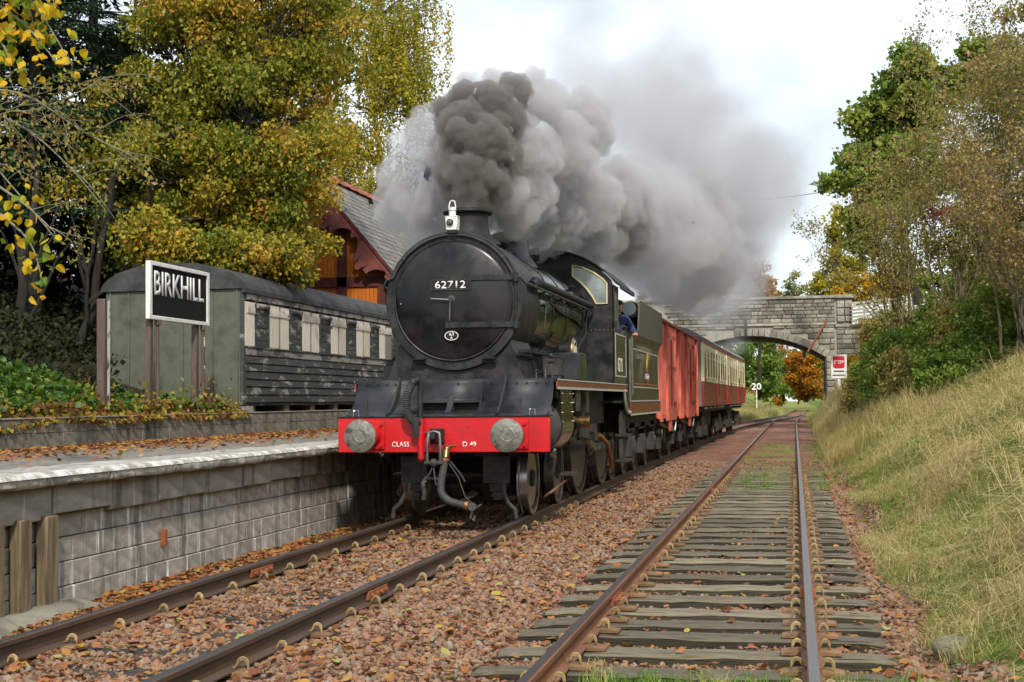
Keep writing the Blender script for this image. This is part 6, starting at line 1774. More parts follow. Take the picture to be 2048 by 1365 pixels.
# ---- near branches that reach in from the left edge: every leaf a piece of its own
yb_ = empty('yellow_leaf_branch', (-7.2, 9.6, 4.9), 0, 'branch of large yellow leaves hanging in at the top left corner', 'branch')
rn = random.Random(17); tmb = MB()
lms = []
for k in range(5):
    q = MB(); n = 6; rows = []
    for i in range(n + 1):
        u = i / n; w = .5 * math.sin(math.pi * min(1, u ** .8 * .97 + .02)) * (1 + .10 * math.sin(9 * u + k)) * .82
        cup = .20 * math.sin(u * 3 + k)
        rows.append([(-w, u, cup + .34 * w), (0, u, cup - .03), (w, u, cup + .30 * w)])
    q.grid(rows); lms.append(q.mesh('leaf', None, smooth=True, clean=False))
ylf = leaf_mat('big_yellow_leaf', [(0.09, 0.19, 0.015), (0.24, 0.30, 0.018), (0.58, 0.42, 0.014), (0.68, 0.42, 0.016), (0.50, 0.27, 0.014)], [0, .25, .45, .85, 1], .42, attr='object')
for m_ in lms: m_.materials.append(ylf)
def leafy(root, chains, per, size, rn, spread):
    for ch in chains:
        pts = dense([Vector(p) for p in ch], 14)
        tmb.tube(pts, [.014 - .011 * i / 14 for i in range(15)], 5, caps=False)
        for i in range(per):
            u = rn.uniform(.1, 1.0); p = pts[min(14, int(u * 14))] + Vector((rn.gauss(0, spread), rn.gauss(0, spread), rn.gauss(-.03, spread)))
            s_ = size * rn.uniform(.7, 1.2)
            link('leaf', lms[rn.randrange(5)], root, p, (rn.uniform(-2.6, -.6), rn.uniform(-.8, .8), rn.uniform(-1.6, 1.6)), (s_, s_, s_))
leafy(yb_, [[(.9, 0, .1), (1.4, .0, -.2), (1.7, 0, -.45), (2.0, 0, -.92)], [(1.0, .1, -.25), (1.35, .1, -.4), (1.6, .1, -.60), (1.85, .1, -.9)], [(.9, 0, .2), (1.3, 0, .0), (1.6, 0, -.2), (1.82, 0, -.45)], [(1.1, 0, -.5), (1.3, 0, -.6), (1.45, 0, -.75), (1.5, 0, -.95)], [(1.1, .1, .1), (1.4, .1, -.1), (1.55, .1, -.3), (1.65, .1, -.65)]], 70, .080, rn, .085)
tmb.build('twig', BK['lichen'], yb_, clean=False)
tmb = MB()
yb2 = empty('green_leaf_branch', (-7.2, 9.8, 2.9), 0, 'branch of green and yellow leaves low at the left edge above the wall', 'branch')
leafy(yb2, [[(.9, 0, .5), (1.2, 0, .3), (1.5, 0, .1), (1.75, 0, -.12)], [(1.0, .1, .2), (1.3, .1, .0), (1.5, .1, -.2), (1.6, .1, -.5)]], 44, .074, rn, .09)
tmb.build('twig', BK['lichen'], yb2, clean=False)
tw = empty('lichened_branch', (-9.15, 14, 4.6), 0, 'bare lichened branch with sparse olive leaves reaching in from the left', 'branch')
tmb = MB(); rn = random.Random(23); tips = []
mains = [[(-.6, 0, .50), (.5, 0, .35), (1.0, .1, .25), (1.6, .2, -.15), (2.1, .3, -.40)], [(-.6, 0, .3), (.5, .1, .10), (1.0, .2, -.15), (1.5, .2, -.6), (1.8, .3, -1.0)], [(-.6, 0, .15), (.3, .1, -.15), (.6, .2, -.55), (1.0, .1, -.95), (1.35, 0, -1.3)], [(.0, .2, .35), (.8, .2, .12), (1.4, .1, .2), (1.9, .1, .42)]]
for ch in mains:
    pts = dense([Vector(p) for p in ch], 18)
    tmb.tube(pts, [.014 - .010 * i / 18 for i in range(19)], 5, caps=False)
    for _ in range(15):
        i = rn.randrange(3, 18)
        e_ = pts[i] + Vector((rn.uniform(.1, .9), rn.uniform(-.3, .3), rn.uniform(-.6, .35)))
        lp = limb(tmb, pts[i], e_, .005, .002, .25, rn, 4, 5); tips += [lp[3], lp[4], lp[5]]
tmb.build('twig', BK['lichen'], tw, clean=False)
tp = np.array(tips); tp = tp[RNG.integers(0, len(tp), 1300)] + RNG.normal(size=(1300, 3)) * .07
link('foliage', leaves_mesh('foliage', tp, .062, LF['olive'], .5, .9), tw)

# ---- ivy and ground cover over the retaining wall
def mound(name, label, P, size, m, kind_cat, droop=.2, width=.9):
    o = link(name, leaves_mesh(name, P, size, m, width, droop))
    return tag(o, label, kind_cat, None, 'stuff')
n = 26000
yv = RNG.uniform(8, 23.3, n); xv = -9.55 - np.abs(RNG.normal(size=n)) * .8
hgt = .10 + .55 * np.exp(-((yv - 17.6) / 2.1) ** 2) * np.clip((-xv - 9.5) / .9, 0, 1) + .12 * np.sin(yv * 3) * np.sin(xv * 2 + yv)
zv = 1.32 + RNG.random(n) ** .6 * np.maximum(.04, hgt) + .06 * RNG.normal(size=n) * .4 + .28 * np.maximum(0, -xv - 10.2)
mound('ivy', 'green ivy and leafy ground cover heaped behind the retaining wall', np.stack([xv, yv, zv], 1), .085, LF['ivy'], 'ivy')
n = 9000
yv = RNG.uniform(8, 23.6, n); t_ = RNG.random(n); lob = .04 + .12 * (np.sin(yv * 2.1) * .5 + .5) * np.clip((21 - yv) / 6, .15, 1)
xv = -9.42 + .07 * RNG.random(n) - .25 * (1 - t_); zv = np.where(t_ > .45, 1.33 - (t_ - .45) / .55 * lob, 1.33 + (.45 - t_) * .35 + .03 * RNG.normal(size=n))
mound('trailing_ivy', 'autumn coloured creeper trailing over the retaining wall edge', np.stack([xv, yv, zv], 1), .072, LF['ivy_autumn'], 'creeper', .6)
n = 30000
xv = RNG.uniform(-19, -10.9, n); yv = RNG.uniform(20, 31, n)
ok = ~((xv > -13.4) & (yv > 22.0)); xv, yv = xv[ok], yv[ok]; n = len(xv)
zv = ground_z(xv, yv) + RNG.random(n) ** 1.4 * (.35 + .5 * np.abs(np.sin(xv * 1.9) * np.cos(yv * 1.3)))
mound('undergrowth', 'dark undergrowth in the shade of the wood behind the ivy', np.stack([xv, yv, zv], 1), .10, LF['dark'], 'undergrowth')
for i, (y, h) in enumerate(((20.0, .35), (21.2, .3), (22.4, .32), (22.9, .2), (18.2, .4))):
    P = np.array([-9.6, y, 1.4]) + RNG.normal(size=(60, 3)) * np.array([.12, .18, .12]) + np.array([0, 0, h * .5])
    tag(link('weed_clump', leaves_mesh('weed', P, .08, LF['pale'] if i % 2 else LF['ivy_autumn'], .7, .2)), ['pale weed at the foot of the left nameboard post', 'reddish weed between the nameboard posts', 'pale weed by the right nameboard post', 'small reddish weed near the green coach corner', 'reddish weed beside the old flaking post'][i], 'weed', 'weeds along the retaining wall')

# ---- right bank trees
tree('sycamore_tree', 'big dark green sycamore above the right hand cutting', 'tree', (6.0, 72, 6.0),
     [(5.4, 71, 13.0, 2.6, 2.4, 3.2, 10), (6.6, 71, 16.6, 2.2, 2.2, 2.2, 6), (4.1, 71, 14.6, 1.5, 1.8, 2.0, 5), (3.5, 70, 11.6, 1.3, 1.6, 2.2, 5), (8.4, 71, 17.4, 2.0, 2, 1.8, 4), (3.6, 70, 9.2, 1.1, 1.4, 1.2, 3), (2.1, 70, 11.8, .5, .6, .45, .8), (4.9, 71, 17.0, .5, .6, .6, .7)],
     26000, .26, LF['sycamore'], BK['dark'], 41, clump=.75, nclump=130, trunk_r=.28, droop=.3, width=.95, shell=.45)
tree('yellow_bush', 'bright yellow leaved bush behind the fence at the bridge end', 'bush', (5.2, 98, 6.2), [(5.0, 98, 8.9, 2.0, 1.2, 1.0, 5), (7.2, 98, 9.6, 1.8, 1.2, 1.2, 4), (3.6, 98, 8.4, 1.0, 1, .7, 1.5)], 7000, .24, LF['yellow'], BK['grey'], 42, clump=.6, nclump=50, trunk_r=.10, fork=3)
tree('autumn_tree', 'olive and gold tree beside the sycamore over the bridge', 'tree', (4.2, 118, 6), [(3.6, 118, 11.5, 2.2, 2, 3.6, 6), (2.4, 118, 9.0, 2.0, 1.5, 1.6, 3), (4.2, 118, 15.5, 1.5, 1.5, 1.8, 2)], 9000, .3, LF['birch'], BK['grey'], 43, clump=.7, nclump=70, trunk_r=.2)
tree('autumn_tree', 'thin pale green tree with sky showing through, beyond the bridge', 'tree', (.9, 125, 5), [(.8, 125, 10.5, 2.4, 1.5, 2.4, 5), (-.6, 125, 9.2, 1.5, 1.2, 1.4, 2)], 2600, .26, LF['pale'], BK['dark'], 44, clump=.6, nclump=60, trunk_r=.16, fork=2)
def twiggy(name, label, base, n, h, spread, bark, seed, lm=None, nl=0, ls=.1, r0=.035, lean=(0, 0), cat='shrub', sub=9, group=None):
    rn = random.Random(seed); root = empty(name, base, 0, label, cat, group); mb = MB(); tips = []
    for _ in range(n):
        hh = h * rn.uniform(.65, 1.05)
        e_ = Vector((rn.gauss(0, spread) + lean[0], rn.gauss(0, spread) + lean[1], hh))
        b0 = Vector((rn.gauss(0, .25), rn.gauss(0, .25), -.2))
        pts = limb(mb, b0, e_, r0 * rn.uniform(.7, 1.2), .008, .14, rn, 5, 8)
        for _ in range(sub):
            i = rn.randrange(3, 9)
            q = pts[i] + Vector((rn.gauss(0, .5), rn.gauss(0, .5), rn.uniform(.0, 1.0))) * h * .13
            lp = limb(mb, pts[i], q, .011, .004, .2, rn, 3, 4); tips += lp[2:]
            for _ in range(2):
                q2 = lp[3] + Vector((rn.gauss(0, 1), rn.gauss(0, 1), rn.uniform(-.2, 1))) * h * .06
                tips += limb(mb, lp[3], q2, .006, .003, .2, rn, 3, 2)[1:]
    mb.build('stems', bark, root, clean=False, sharp=60)
    if nl:
        tp = np.array([tuple(t) for t in tips]); tp = tp[RNG.integers(0, len(tp), nl)] + RNG.normal(size=(nl, 3)) * .10
        link('foliage', leaves_mesh('foliage', tp, ls, lm, .6, .4), root)
    return root
twiggy('bare_willow', 'clump of pale upright stems fanning above the fence', (4.3, 60, 3.3), 22, 7.2, 1.25, BK['pale'], 50, LF['olive'], 9000, .12, .042, (0.0, 0), 'tree', 14)
twiggy('bare_hawthorn', 'tangled brown leafless hawthorn, tallest at the right edge', (6.0, 40, 3.0), 26, 8.2, 1.5, BK['pale'], 51, LF['olive'], 15000, .10, .04, (.3, 0), 'tree', 16)
twiggy('bare_hawthorn', 'twiggy hawthorn with olive leaves in front of the sycamore', (5.0, 47, 3.4), 22, 7.0, 1.3, BK['pale'], 52, LF['olive'], 15000, .105, .035, (.2, 0), 'tree', 16)
twiggy('bare_hawthorn', 'rust tinged hawthorn leaning out at the right edge of view', (5.6, 36, 2.7), 18, 5.0, 1.1, BK['grey'], 53, LF['tan'], 11000, .09, .03, (.2, -.3), 'tree', 14)
tree('oak_tree', 'rusty leaved tree top at the upper right corner', 'tree', (8.4, 46, 5), [(7.6, 46, 12.6, 1.6, 1.6, 1.6, 4), (8.4, 46, 10.0, 2.4, 1.8, 2.0, 4), (6.4, 46, 11.4, 1.2, 1.2, 1.0, 2)], 8500, .17, LF['tan'], BK['grey'], 54, clump=.6, nclump=70, trunk_r=.2)
# scrub on the bank: rounded bushes, each its own
scr = [(3.9, 54, 1.3, 1.5, 'green', 'glossy green bush spilling in front of the bridge wing wall'), (4.2, 50, 1.3, 1.7, 'green', 'leafy green bush below the pale upright stems'), (4.4, 60, 1.4, 1.5, 'olive', 'olive bush beside the STOP board'), (5.2, 44, 1.5, 1.8, 'green', 'bush of mixed green leaves in the middle of the bank'),
       (3.9, 43, 1.0, 1.4, 'olive', 'low straw coloured bush at the edge of the mown grass'), (5.9, 39.5, 1.4, 1.5, 'green', 'dark green bush under the hawthorn at the right'), (4.9, 38.5, .8, 1.1, 'green', 'dark low bush just above the mown grass edge'), (6.6, 37.2, 1.3, 1.3, 'olive', 'olive bush at the right edge of the bank'),
       (4.6, 71, 1.4, 1.6, 'olive', 'brownish bush high against the wing wall'), (4.9, 66, 1.0, 1.5, 'sycamore', 'dark bush under the fence rails'), (7.6, 58, 1.2, 1.6, 'tan', 'tan coloured thicket behind the green bushes'), (7.2, 45, 1.8, 1.9, 'tan', 'brown thicket below the tall hawthorn'), (3.3, 77, .8, .9, 'yellow', 'small yellow bush at the foot of the STOP board'), (5.4, 88, .9, 1.5, 'tan', 'rust brown scrub below the fence'), (7.2, 50, 2.6, 1.9, 'olive', 'tall olive thicket filling the gap between the hawthorn stems'), (8.2, 44, 2.6, 2.0, 'green', 'tall leafy thicket behind the hawthorn at the right edge'), (6.4, 58, 1.9, 1.7, 'sycamore', 'dark green thicket under the sycamore'), (6.9, 38.5, 2.0, 1.5, 'olive', 'olive thicket climbing the right edge of view'), (2.6, 49, .9, 1.0, 'olive', 'low olive bush among the tall dry grass nearest the track'), (3.3, 44.5, 1.0, 1.1, 'green', 'bright leafy bush just left of the mown grass edge'), (4.5, 41.5, 1.2, 1.2, 'green', 'rounded green bush in the middle of the scrub edge'), (3.2, 58, .9, .9, 'green', 'small green bush in front of the bridge abutment'), (3.9, 37.4, .7, .9, 'green', 'low bramble patch spilling down onto the mown grass'), (3.1, 47, .9, 1.1, 'green', 'light green bush low in front of the other bank bushes'), (5.2, 41.5, 1.6, 1.5, 'olive', 'mixed olive and rust bush in the centre of the bank')]
for i, (x, y, rz_, rxy, lk, lab) in enumerate(scr):
    z = float(bank_z(np.array(x), np.array(float(y)))) - .2
    tree('bank_bush', lab, 'bush', (x, y, z), [(x, y, z + rz_ * .75, rxy, rxy, rz_ * .75, 5), (x - rxy * .4, y - rxy * .4, z + rz_ * .4, rxy * .7, rxy * .7, rz_ * .5, 2)], 5200, .115 if y < 50 else .15, LF[lk], BK['grey'], 70 + i, clump=.38, nclump=55, trunk_r=.04, fork=3, group='bushes on the right hand bank', shell=.55, droop=.35, twig_r=.006)
for i, (x, y, z) in enumerate(((6.3, 40, 6.4), (6.0, 44, 4.3), (4.5, 46, 7.2), (5.4, 43, 3.6), (5.5, 38, 5.2))):
    P = np.array([x, y, z]) + RNG.normal(size=(170, 3)) * np.array([.22, .22, .16])
    tag(link('crimson_leaves', leaves_mesh('crimson_leaves', P, .10, LF['crimson'], .7, .4)), ['crimson leaf cluster at the middle of the tall hawthorn', 'dark crimson leaves low beside the pale stems', 'small pinkish leaf cluster above the willow stems', 'crimson trailing leaves just above the green bush', 'crimson leaves near the right edge of the bank'][i], 'leaves', 'crimson leaves among the scrub')

# ---- trees beyond the bridge
fr_t = [(-3.6, 145, 3, 12.5, 2.0, 3.0, 'orange', 'orange topped tree rising behind the bridge parapet'), (-6.9, 142, 3, 15.5, 2.0, 3.2, 'olive', 'tall thin olive tree behind the smoke over the bridge'), (1.3, 172, 1.0, 4.2, 2.5, 3.2, 'orange', 'bright orange tree seen through the arch'), (-3.8, 158, 1.5, 5.5, 3.2, 4.2, 'green', 'green and gold tree at the left inside the arch'),
        (-1.6, 200, 1.0, 5.0, 4.0, 4.2, 'pale', 'pale yellow green tree in the centre of the arch'), (4.4, 185, 1.5, 5.5, 3.4, 4.6, 'green', 'dark green tree at the right inside the arch'), (-8.5, 175, 2.5, 8, 4.5, 6, 'sycamore', 'dark tree at the back left inside the arch'), (9, 210, 2, 8, 5, 7, 'olive', 'olive tree far behind the arch on the right'), (-2.2, 230, 1, 7, 6, 7, 'orange', 'distant orange brown tree closing the view through the arch'), (3, 240, 1, 8, 7, 8, 'green', 'distant green tree closing the view through the arch'), (-12, 150, 4, 11, 4, 5, 'olive', 'olive tree behind the left end of the bridge')]
for i, (x, y, z0_, zc_, rxy, rz_, lk, lab) in enumerate(fr_t):
    tree('far_tree', lab, 'tree', (x, y, z0_), [(x, y, zc_, rxy, rxy, rz_, 5), (x + .4 * rxy, y, zc_ - rz_ * .5, rxy * .9, rxy, rz_ * .5, 2)], 5500, .42 if y > 150 else .34, LF[lk], BK['dark'], 90 + i, clump=.9, nclump=55, trunk_r=.2, twig=False, group='trees beyond the bridge', shell=.4)

# ------------------------------------------------------------------ grass, gravel and leaf litter (uncountable, scattered)
def blade_tuft(n, h, sp, w, lean, m, seed):
    rn = random.Random(seed); q = MB()
    for _ in range(n):
        a_ = rn.uniform(0, 6.28); b0 = Vector((rn.gauss(0, sp), rn.gauss(0, sp), 0)); hh = h * rn.uniform(.5, 1.1); l = lean * rn.uniform(.3, 1.3)
        dr_ = Vector((math.cos(a_), math.sin(a_), 0)); sd = Vector((-dr_.y, dr_.x, 0)) * w
        p1 = b0 + dr_ * l * hh * .35 + Vector((0, 0, hh * .6)); p2 = b0 + dr_ * l * hh + Vector((0, 0, hh * max(.25, 1 - l * .5)))
        q.add([b0 - sd, b0 + sd, p1 + sd * .7, p1 - sd * .7, p2], [(0, 1, 2, 3), (3, 2, 4)])
    me_ = q.mesh('tuft', m, smooth=False, clean=False)
    return piece(me_)
tf = [blade_tuft(26, .16, .09, .0035, .8, LF['grass'], 1), blade_tuft(26, .22, .10, .0035, .9, LF['grass'], 2), blade_tuft(22, .26, .10, .003, 1.2, LF['straw'], 3), blade_tuft(20, .20, .12, .003, 2.0, LF['straw'], 4), blade_tuft(26, .15, .08, .004, .7, LF['lush'], 5)]
def broad_weed(n, size, m, seed):
    rn = random.Random(seed); q = MB()
    for _ in range(n):
        a_ = rn.uniform(0, 6.28); t_ = rn.uniform(.2, 1.0); L = size * rn.uniform(.5, 1.1); w = L * .22
        d = Vector((math.cos(a_) * math.cos(t_), math.sin(a_) * math.cos(t_), math.sin(t_))); sd = Vector((-math.sin(a_), math.cos(a_), 0)) * w
        b0 = Vector((rn.gauss(0, .03), rn.gauss(0, .03), 0)); m1 = b0 + d * L * .55; e1 = b0 + d * L - Vector((0, 0, L * .25))
        q.add([b0, m1 + sd, e1, m1 - sd], [(0, 1, 2, 3)])
    return piece(q.mesh('weed', m, smooth=False, clean=False))
tf += [broad_weed(12, .14, LF['lush'], 1), broad_weed(16, .10, LF['grass'], 2), blade_tuft(30, .34, .20, .0035, 3.2, LF['straw'], 6), blade_tuft(34, .30, .14, .004, 1.1, LF['straw'], 7)]
n = 38000
yv = np.concatenate([5.5 + 30 * RNG.random(n) ** 1.25, RNG.uniform(34, 52, 3500)]); n = len(yv)
xv = .70 + np.abs(RNG.random(n)) * np.minimum(6.0, .152 * yv + .6)
dn = np.array([noise.noise((x * .8, y * .45, 2.0)) for x, y in zip(xv, yv)])
keep = (xv > .92 - dn * .6)
xv, yv, dn = xv[keep], yv[keep], dn[keep]; n = len(xv)
zv = ground_z(xv, yv)
hi_ = sstep(1.2, 2.6, xv) ; idx = np.where(dn * 1.3 + RNG.normal(size=n) * .18 > .36, RNG.integers(2, 4, n), np.where(RNG.random(n) < .3, 4, RNG.integers(0, 2, n)))
idx = np.where(RNG.random(n) < .24, RNG.choice([5, 5, 6, 6, 7, 8], n), idx)
rot = np.stack([RNG.normal(size=n) * .12, -.25 + RNG.normal(size=n) * .15, RNG.random(n) * 6.28], 1)
gn_scatter('bank_grass', np.stack([xv, yv, zv - .01], 1), rot, RNG.uniform(.5, 1.15, n) * (.55 + .6 * hi_), idx, tf)
# tall dry grass at the edge of the scrub and along the foot of the far bank
tg = [blade_tuft(34, .95, .16, .005, .55, LF['straw'], 11), blade_tuft(34, .8, .18, .005, .8, LF['straw'], 12), blade_tuft(30, .7, .16, .005, .7, LF['grass'], 13)]
n = 5200
yv = RNG.uniform(33, 95, n); s0 = RNG.random(n) ** 1.6
xv = .95 + .4 * sstep(60, 95, yv) + s0 * (1.0 + 2.6 * np.clip((yv - 33) / 6, 0, 1)); zv = ground_z(xv, yv)
gn_scatter('tall_dry_grass', np.stack([xv, yv, zv - .03], 1), np.stack([RNG.normal(size=n) * .12, RNG.normal(size=n) * .12 - .1, RNG.random(n) * 6.28], 1), RNG.uniform(.5, 1.15, n) * np.clip(.55 + (xv - .9) * .35, .4, 1.1), RNG.choice(3, n, p=[.30, .22, .48]), tg)
n = 5000
yv = RNG.uniform(86, 175, n); xv = np.where(RNG.random(n) < .65, -1, 1) * (2.2 + RNG.random(n) * 9) + np.interp(yv, *_ta) + .8
ok = (np.abs(xv - np.interp(yv, *_tb)) > 1.6) & (np.abs(xv - np.interp(yv, *_ta)) > 1.7) & ~((yv > 94) & (yv < 104) & ((xv > 1.6) | (xv < -7.6)))
xv, yv = xv[ok], yv[ok]; n = len(xv)
gn_scatter('cutting_grass', np.stack([xv, yv, ground_z(xv, yv) - .03], 1), np.stack([RNG.normal(size=n) * .1, RNG.normal(size=n) * .1, RNG.random(n) * 6.28], 1), RNG.uniform(.6, 1.3, n), RNG.choice(3, n, p=[.3, .25, .45]), tg)
# green tufts in the siding
n = 1300
yv = np.concatenate([RNG.uniform(5.6, 8.6, 460), RNG.uniform(26, 52, n - 460)]); xv = np.where(yv < 8, np.where(RNG.random(n) < .5, RNG.normal(size=n) * .20 - .12, RNG.normal(size=n) * .3 + .5), np.where(RNG.random(n) < .5, RNG.normal(size=n) * .35 - .7, RNG.normal(size=n) * .35 + .75))
gn_scatter('siding_grass', np.stack([xv, yv, np.full(n, -.2)], 1), np.stack([RNG.normal(size=n) * .15, RNG.normal(size=n) * .15, RNG.random(n) * 6.28], 1), np.where(yv < 8, RNG.uniform(.4, .9, n), RNG.uniform(.4, .8, n)), RNG.choice([0, 1, 4, 4], n), tf[:2] and [blade_tuft(26, .16, .09, .0035, .8, LF['grass'], 1), blade_tuft(26, .22, .10, .0035, .9, LF['grass'], 2), blade_tuft(2, .1, .1, .003, 1, LF['straw'], 3), blade_tuft(2, .1, .1, .003, 1, LF['straw'], 4), blade_tuft(26, .15, .08, .004, .7, LF['lush'], 5)])
# ballast stones
bm_st = leaf_mat('ballast_stone', [(0.08, 0.045, 0.030), (0.20, 0.105, 0.062), (0.28, 0.160, 0.098), (0.17, 0.135, 0.105), (0.30, 0.155, 0.07), (0.25, 0.22, 0.18)], [0, .22, .5, .72, .88, 1], 0.0, .9, attr='object')
stn = []
for k in range(6):
    b2 = bmesh.new(); bmesh.ops.create_icosphere(b2, subdivisions=1, radius=.5); r2 = random.Random(k)
    for v in b2.verts: v.co = v.co * r2.uniform(.62, 1.12); v.co.z *= .62
    me_ = bpy.data.meshes.new('stone'); b2.to_mesh(me_); b2.free(); me_.materials.append(bm_st); stn.append(piece(me_))
n = 95000
yv = 5.2 + 32 * RNG.random(n) ** 1.9
xl = np.maximum(-5.85, -.62 * yv - .3); xv = xl + (1.1 - xl) * RNG.random(n)
a_, b_c = np.interp(yv, *_ta), np.interp(yv, *_tb)
ok = np.ones(n, bool)
for c in (a_, b_c):
    for s in (-1, 1): ok &= np.abs(xv - (c + s * G)) > .085
ysl = np.array(yb); dS = np.min(np.abs(yv[:, None] - ysl[None, :]), 1)
inB = np.abs(xv - b_c) < 1.30
ok &= ~(inB & (dS < .13) & (RNG.random(n) > .04))
ysa = np.array(ya); dA = np.min(np.abs(yv[:, None] - ysa[None, :]), 1)
ok &= ~((np.abs(xv - a_) < 1.0) & (dA < .10) & (RNG.random(n) > .25))
xv, yv = xv[ok], yv[ok]; inB = inB[ok]; n = len(xv)
zv = ground_z(xv, yv) + RNG.random(n) * .022
gn_scatter('ballast', np.stack([xv, yv, zv], 1), RNG.random((n, 3)) * 6.28 * np.array([.15, .15, 1]), RNG.uniform(.024, .064, n) * (1 + .012 * yv) * np.where(inB, .75, 1), RNG.integers(0, 6, n), stn)
# fallen leaves: the nearest ones singly, the rest as litter
def fallen(seed):
    rn = random.Random(seed); q = MB(); rows = []
    for i in range(5):
        u = i / 4; w = .36 * math.sin(math.pi * (u * .92 + .04)); c = rn.uniform(-.05, .05) + .12 * (u - .5) ** 2
        rows.append([(-w, u - .5, c + rn.uniform(.0, .22) * (w * 2)), (0, u - .5, c), (w, u - .5, c + rn.uniform(0, .22) * (w * 2))])
    q.grid(rows)
    return q.mesh('fallen_leaf', LF['litter'], smooth=True, clean=False)
fl = [fallen(k) for k in range(7)]
n = 300; rn = random.Random(33); cnt = 0
while cnt < n:
    y = 5.6 + 11 * rn.random() ** 1.4; x = rn.uniform(max(-5.6, -.62 * y - .1), 1.0 + .14 * y)
    a1, b1 = xa(y), xb(y)
    if min(abs(x - a1 - G), abs(x - a1 + G), abs(x - b1 - G), abs(x - b1 + G)) < .1: continue
    z = float(ground_z(np.array(x), np.array(y))) + .035
    if abs(x - b1) < 1.25 and min(abs(y - v) for v in yb) < .12: z = -.155
    s_ = rn.uniform(.05, .105)
    o = link('fallen_leaf', fl[rn.randrange(7)], None, (x, y, z), (rn.uniform(-.45, .45), rn.uniform(-.45, .45), rn.uniform(0, 6.28)), (s_, s_, s_))
    tag(o, 'single fallen autumn leaf lying on the ballast, sleepers or grass', 'leaf', 'fallen leaves along the tracks'); cnt += 1
lp = [piece(m_.copy()) for m_ in fl]
n = 17000
k1 = RNG.random(n)
yv = np.where(k1 < .33, RNG.uniform(7.5, 30, n), 5.5 + 26 * RNG.random(n) ** 1.5)
xv = np.where(k1 < .33, -9.35 + np.abs(RNG.normal(size=n)) * np.where(yv < 22, 1.0, .8), np.where(RNG.random(n) < .4, -5.8 + np.abs(RNG.normal(size=n)) * .45, RNG.uniform(-5.7, 3.0, n)))
zv = np.where(k1 < .33, .952, ground_z(np.clip(xv, -5.8, 9), yv) + .04)
zv = np.where((k1 < .33) & (xv > -6.35), .975, zv)
ok = ~((k1 < .33) & (xv > -6.0)); ok &= ~((k1 >= .45) & (xv < -5.8))
for c in (np.interp(yv, *_ta), np.interp(yv, *_tb)):
    for s in (-1, 1): ok &= np.abs(xv - (c + s * G)) > .09
xv, yv, zv = xv[ok], yv[ok], zv[ok]; n = len(xv)
gn_scatter('leaf_litter', np.stack([xv, yv, zv], 1), np.stack([RNG.normal(size=n) * .25, RNG.normal(size=n) * .25, RNG.random(n) * 6.28], 1), RNG.uniform(.045, .095, n), RNG.integers(0, 7, n), lp)
# the mossy stone lying at the foot of the bank
b2 = bmesh.new(); bmesh.ops.create_icosphere(b2, subdivisions=3, radius=.13)
for v in b2.verts: v.co *= 1 + .35 * noise.noise(v.co * 4.5); v.co.z *= .62; v.co.x *= 1.2
me_ = bpy.data.meshes.new('boulder'); b2.to_mesh(me_); b2.free()
me_.materials.append(mat('mossy_stone', (0.12, 0.115, 0.06), (0.22, 0.20, 0.14), 9, rough=.9, bump=.6))
o = link('boulder', me_, None, (.93, 9.25, -.09)); tag(o, 'single mossy boulder at the foot of the grassy bank', 'boulder')
# ------------------------------------------------------------------ smoke: real volumes with billowed surfaces
def vol_mat(name, colr, dens, aniso=.15, nscale=None, lo=.35, hi=.7):
    m = bpy.data.materials.new(name); m.use_nodes = True
    t = m.node_tree
    for n in list(t.nodes): t.nodes.remove(n)
    o = t.nodes.new('ShaderNodeOutputMaterial'); v = t.nodes.new('ShaderNodeVolumePrincipled')
    v.inputs['Color'].default_value = (*colr, 1); v.inputs['Density'].default_value = dens; v.inputs['Anisotropy'].default_value = aniso
    if nscale:
        tc = t.nodes.new('ShaderNodeTexCoord'); nz = t.nodes.new('ShaderNodeTexNoise')
        nz.inputs['Scale'].default_value = nscale; nz.inputs['Detail'].default_value = 5; nz.inputs['Distortion'].default_value = .4
        t.links.new(tc.outputs['Object'], nz.inputs['Vector'])
        mr = t.nodes.new('ShaderNodeMapRange'); mr.inputs['From Min'].default_value = lo; mr.inputs['From Max'].default_value = hi
        mr.inputs['To Min'].default_value = 0.0; mr.inputs['To Max'].default_value = dens
        t.links.new(nz.outputs['Fac'], mr.inputs['Value']); t.links.new(mr.outputs['Result'], v.inputs['Density'])
    t.links.new(v.outputs[0], o.inputs['Volume'])
    return m
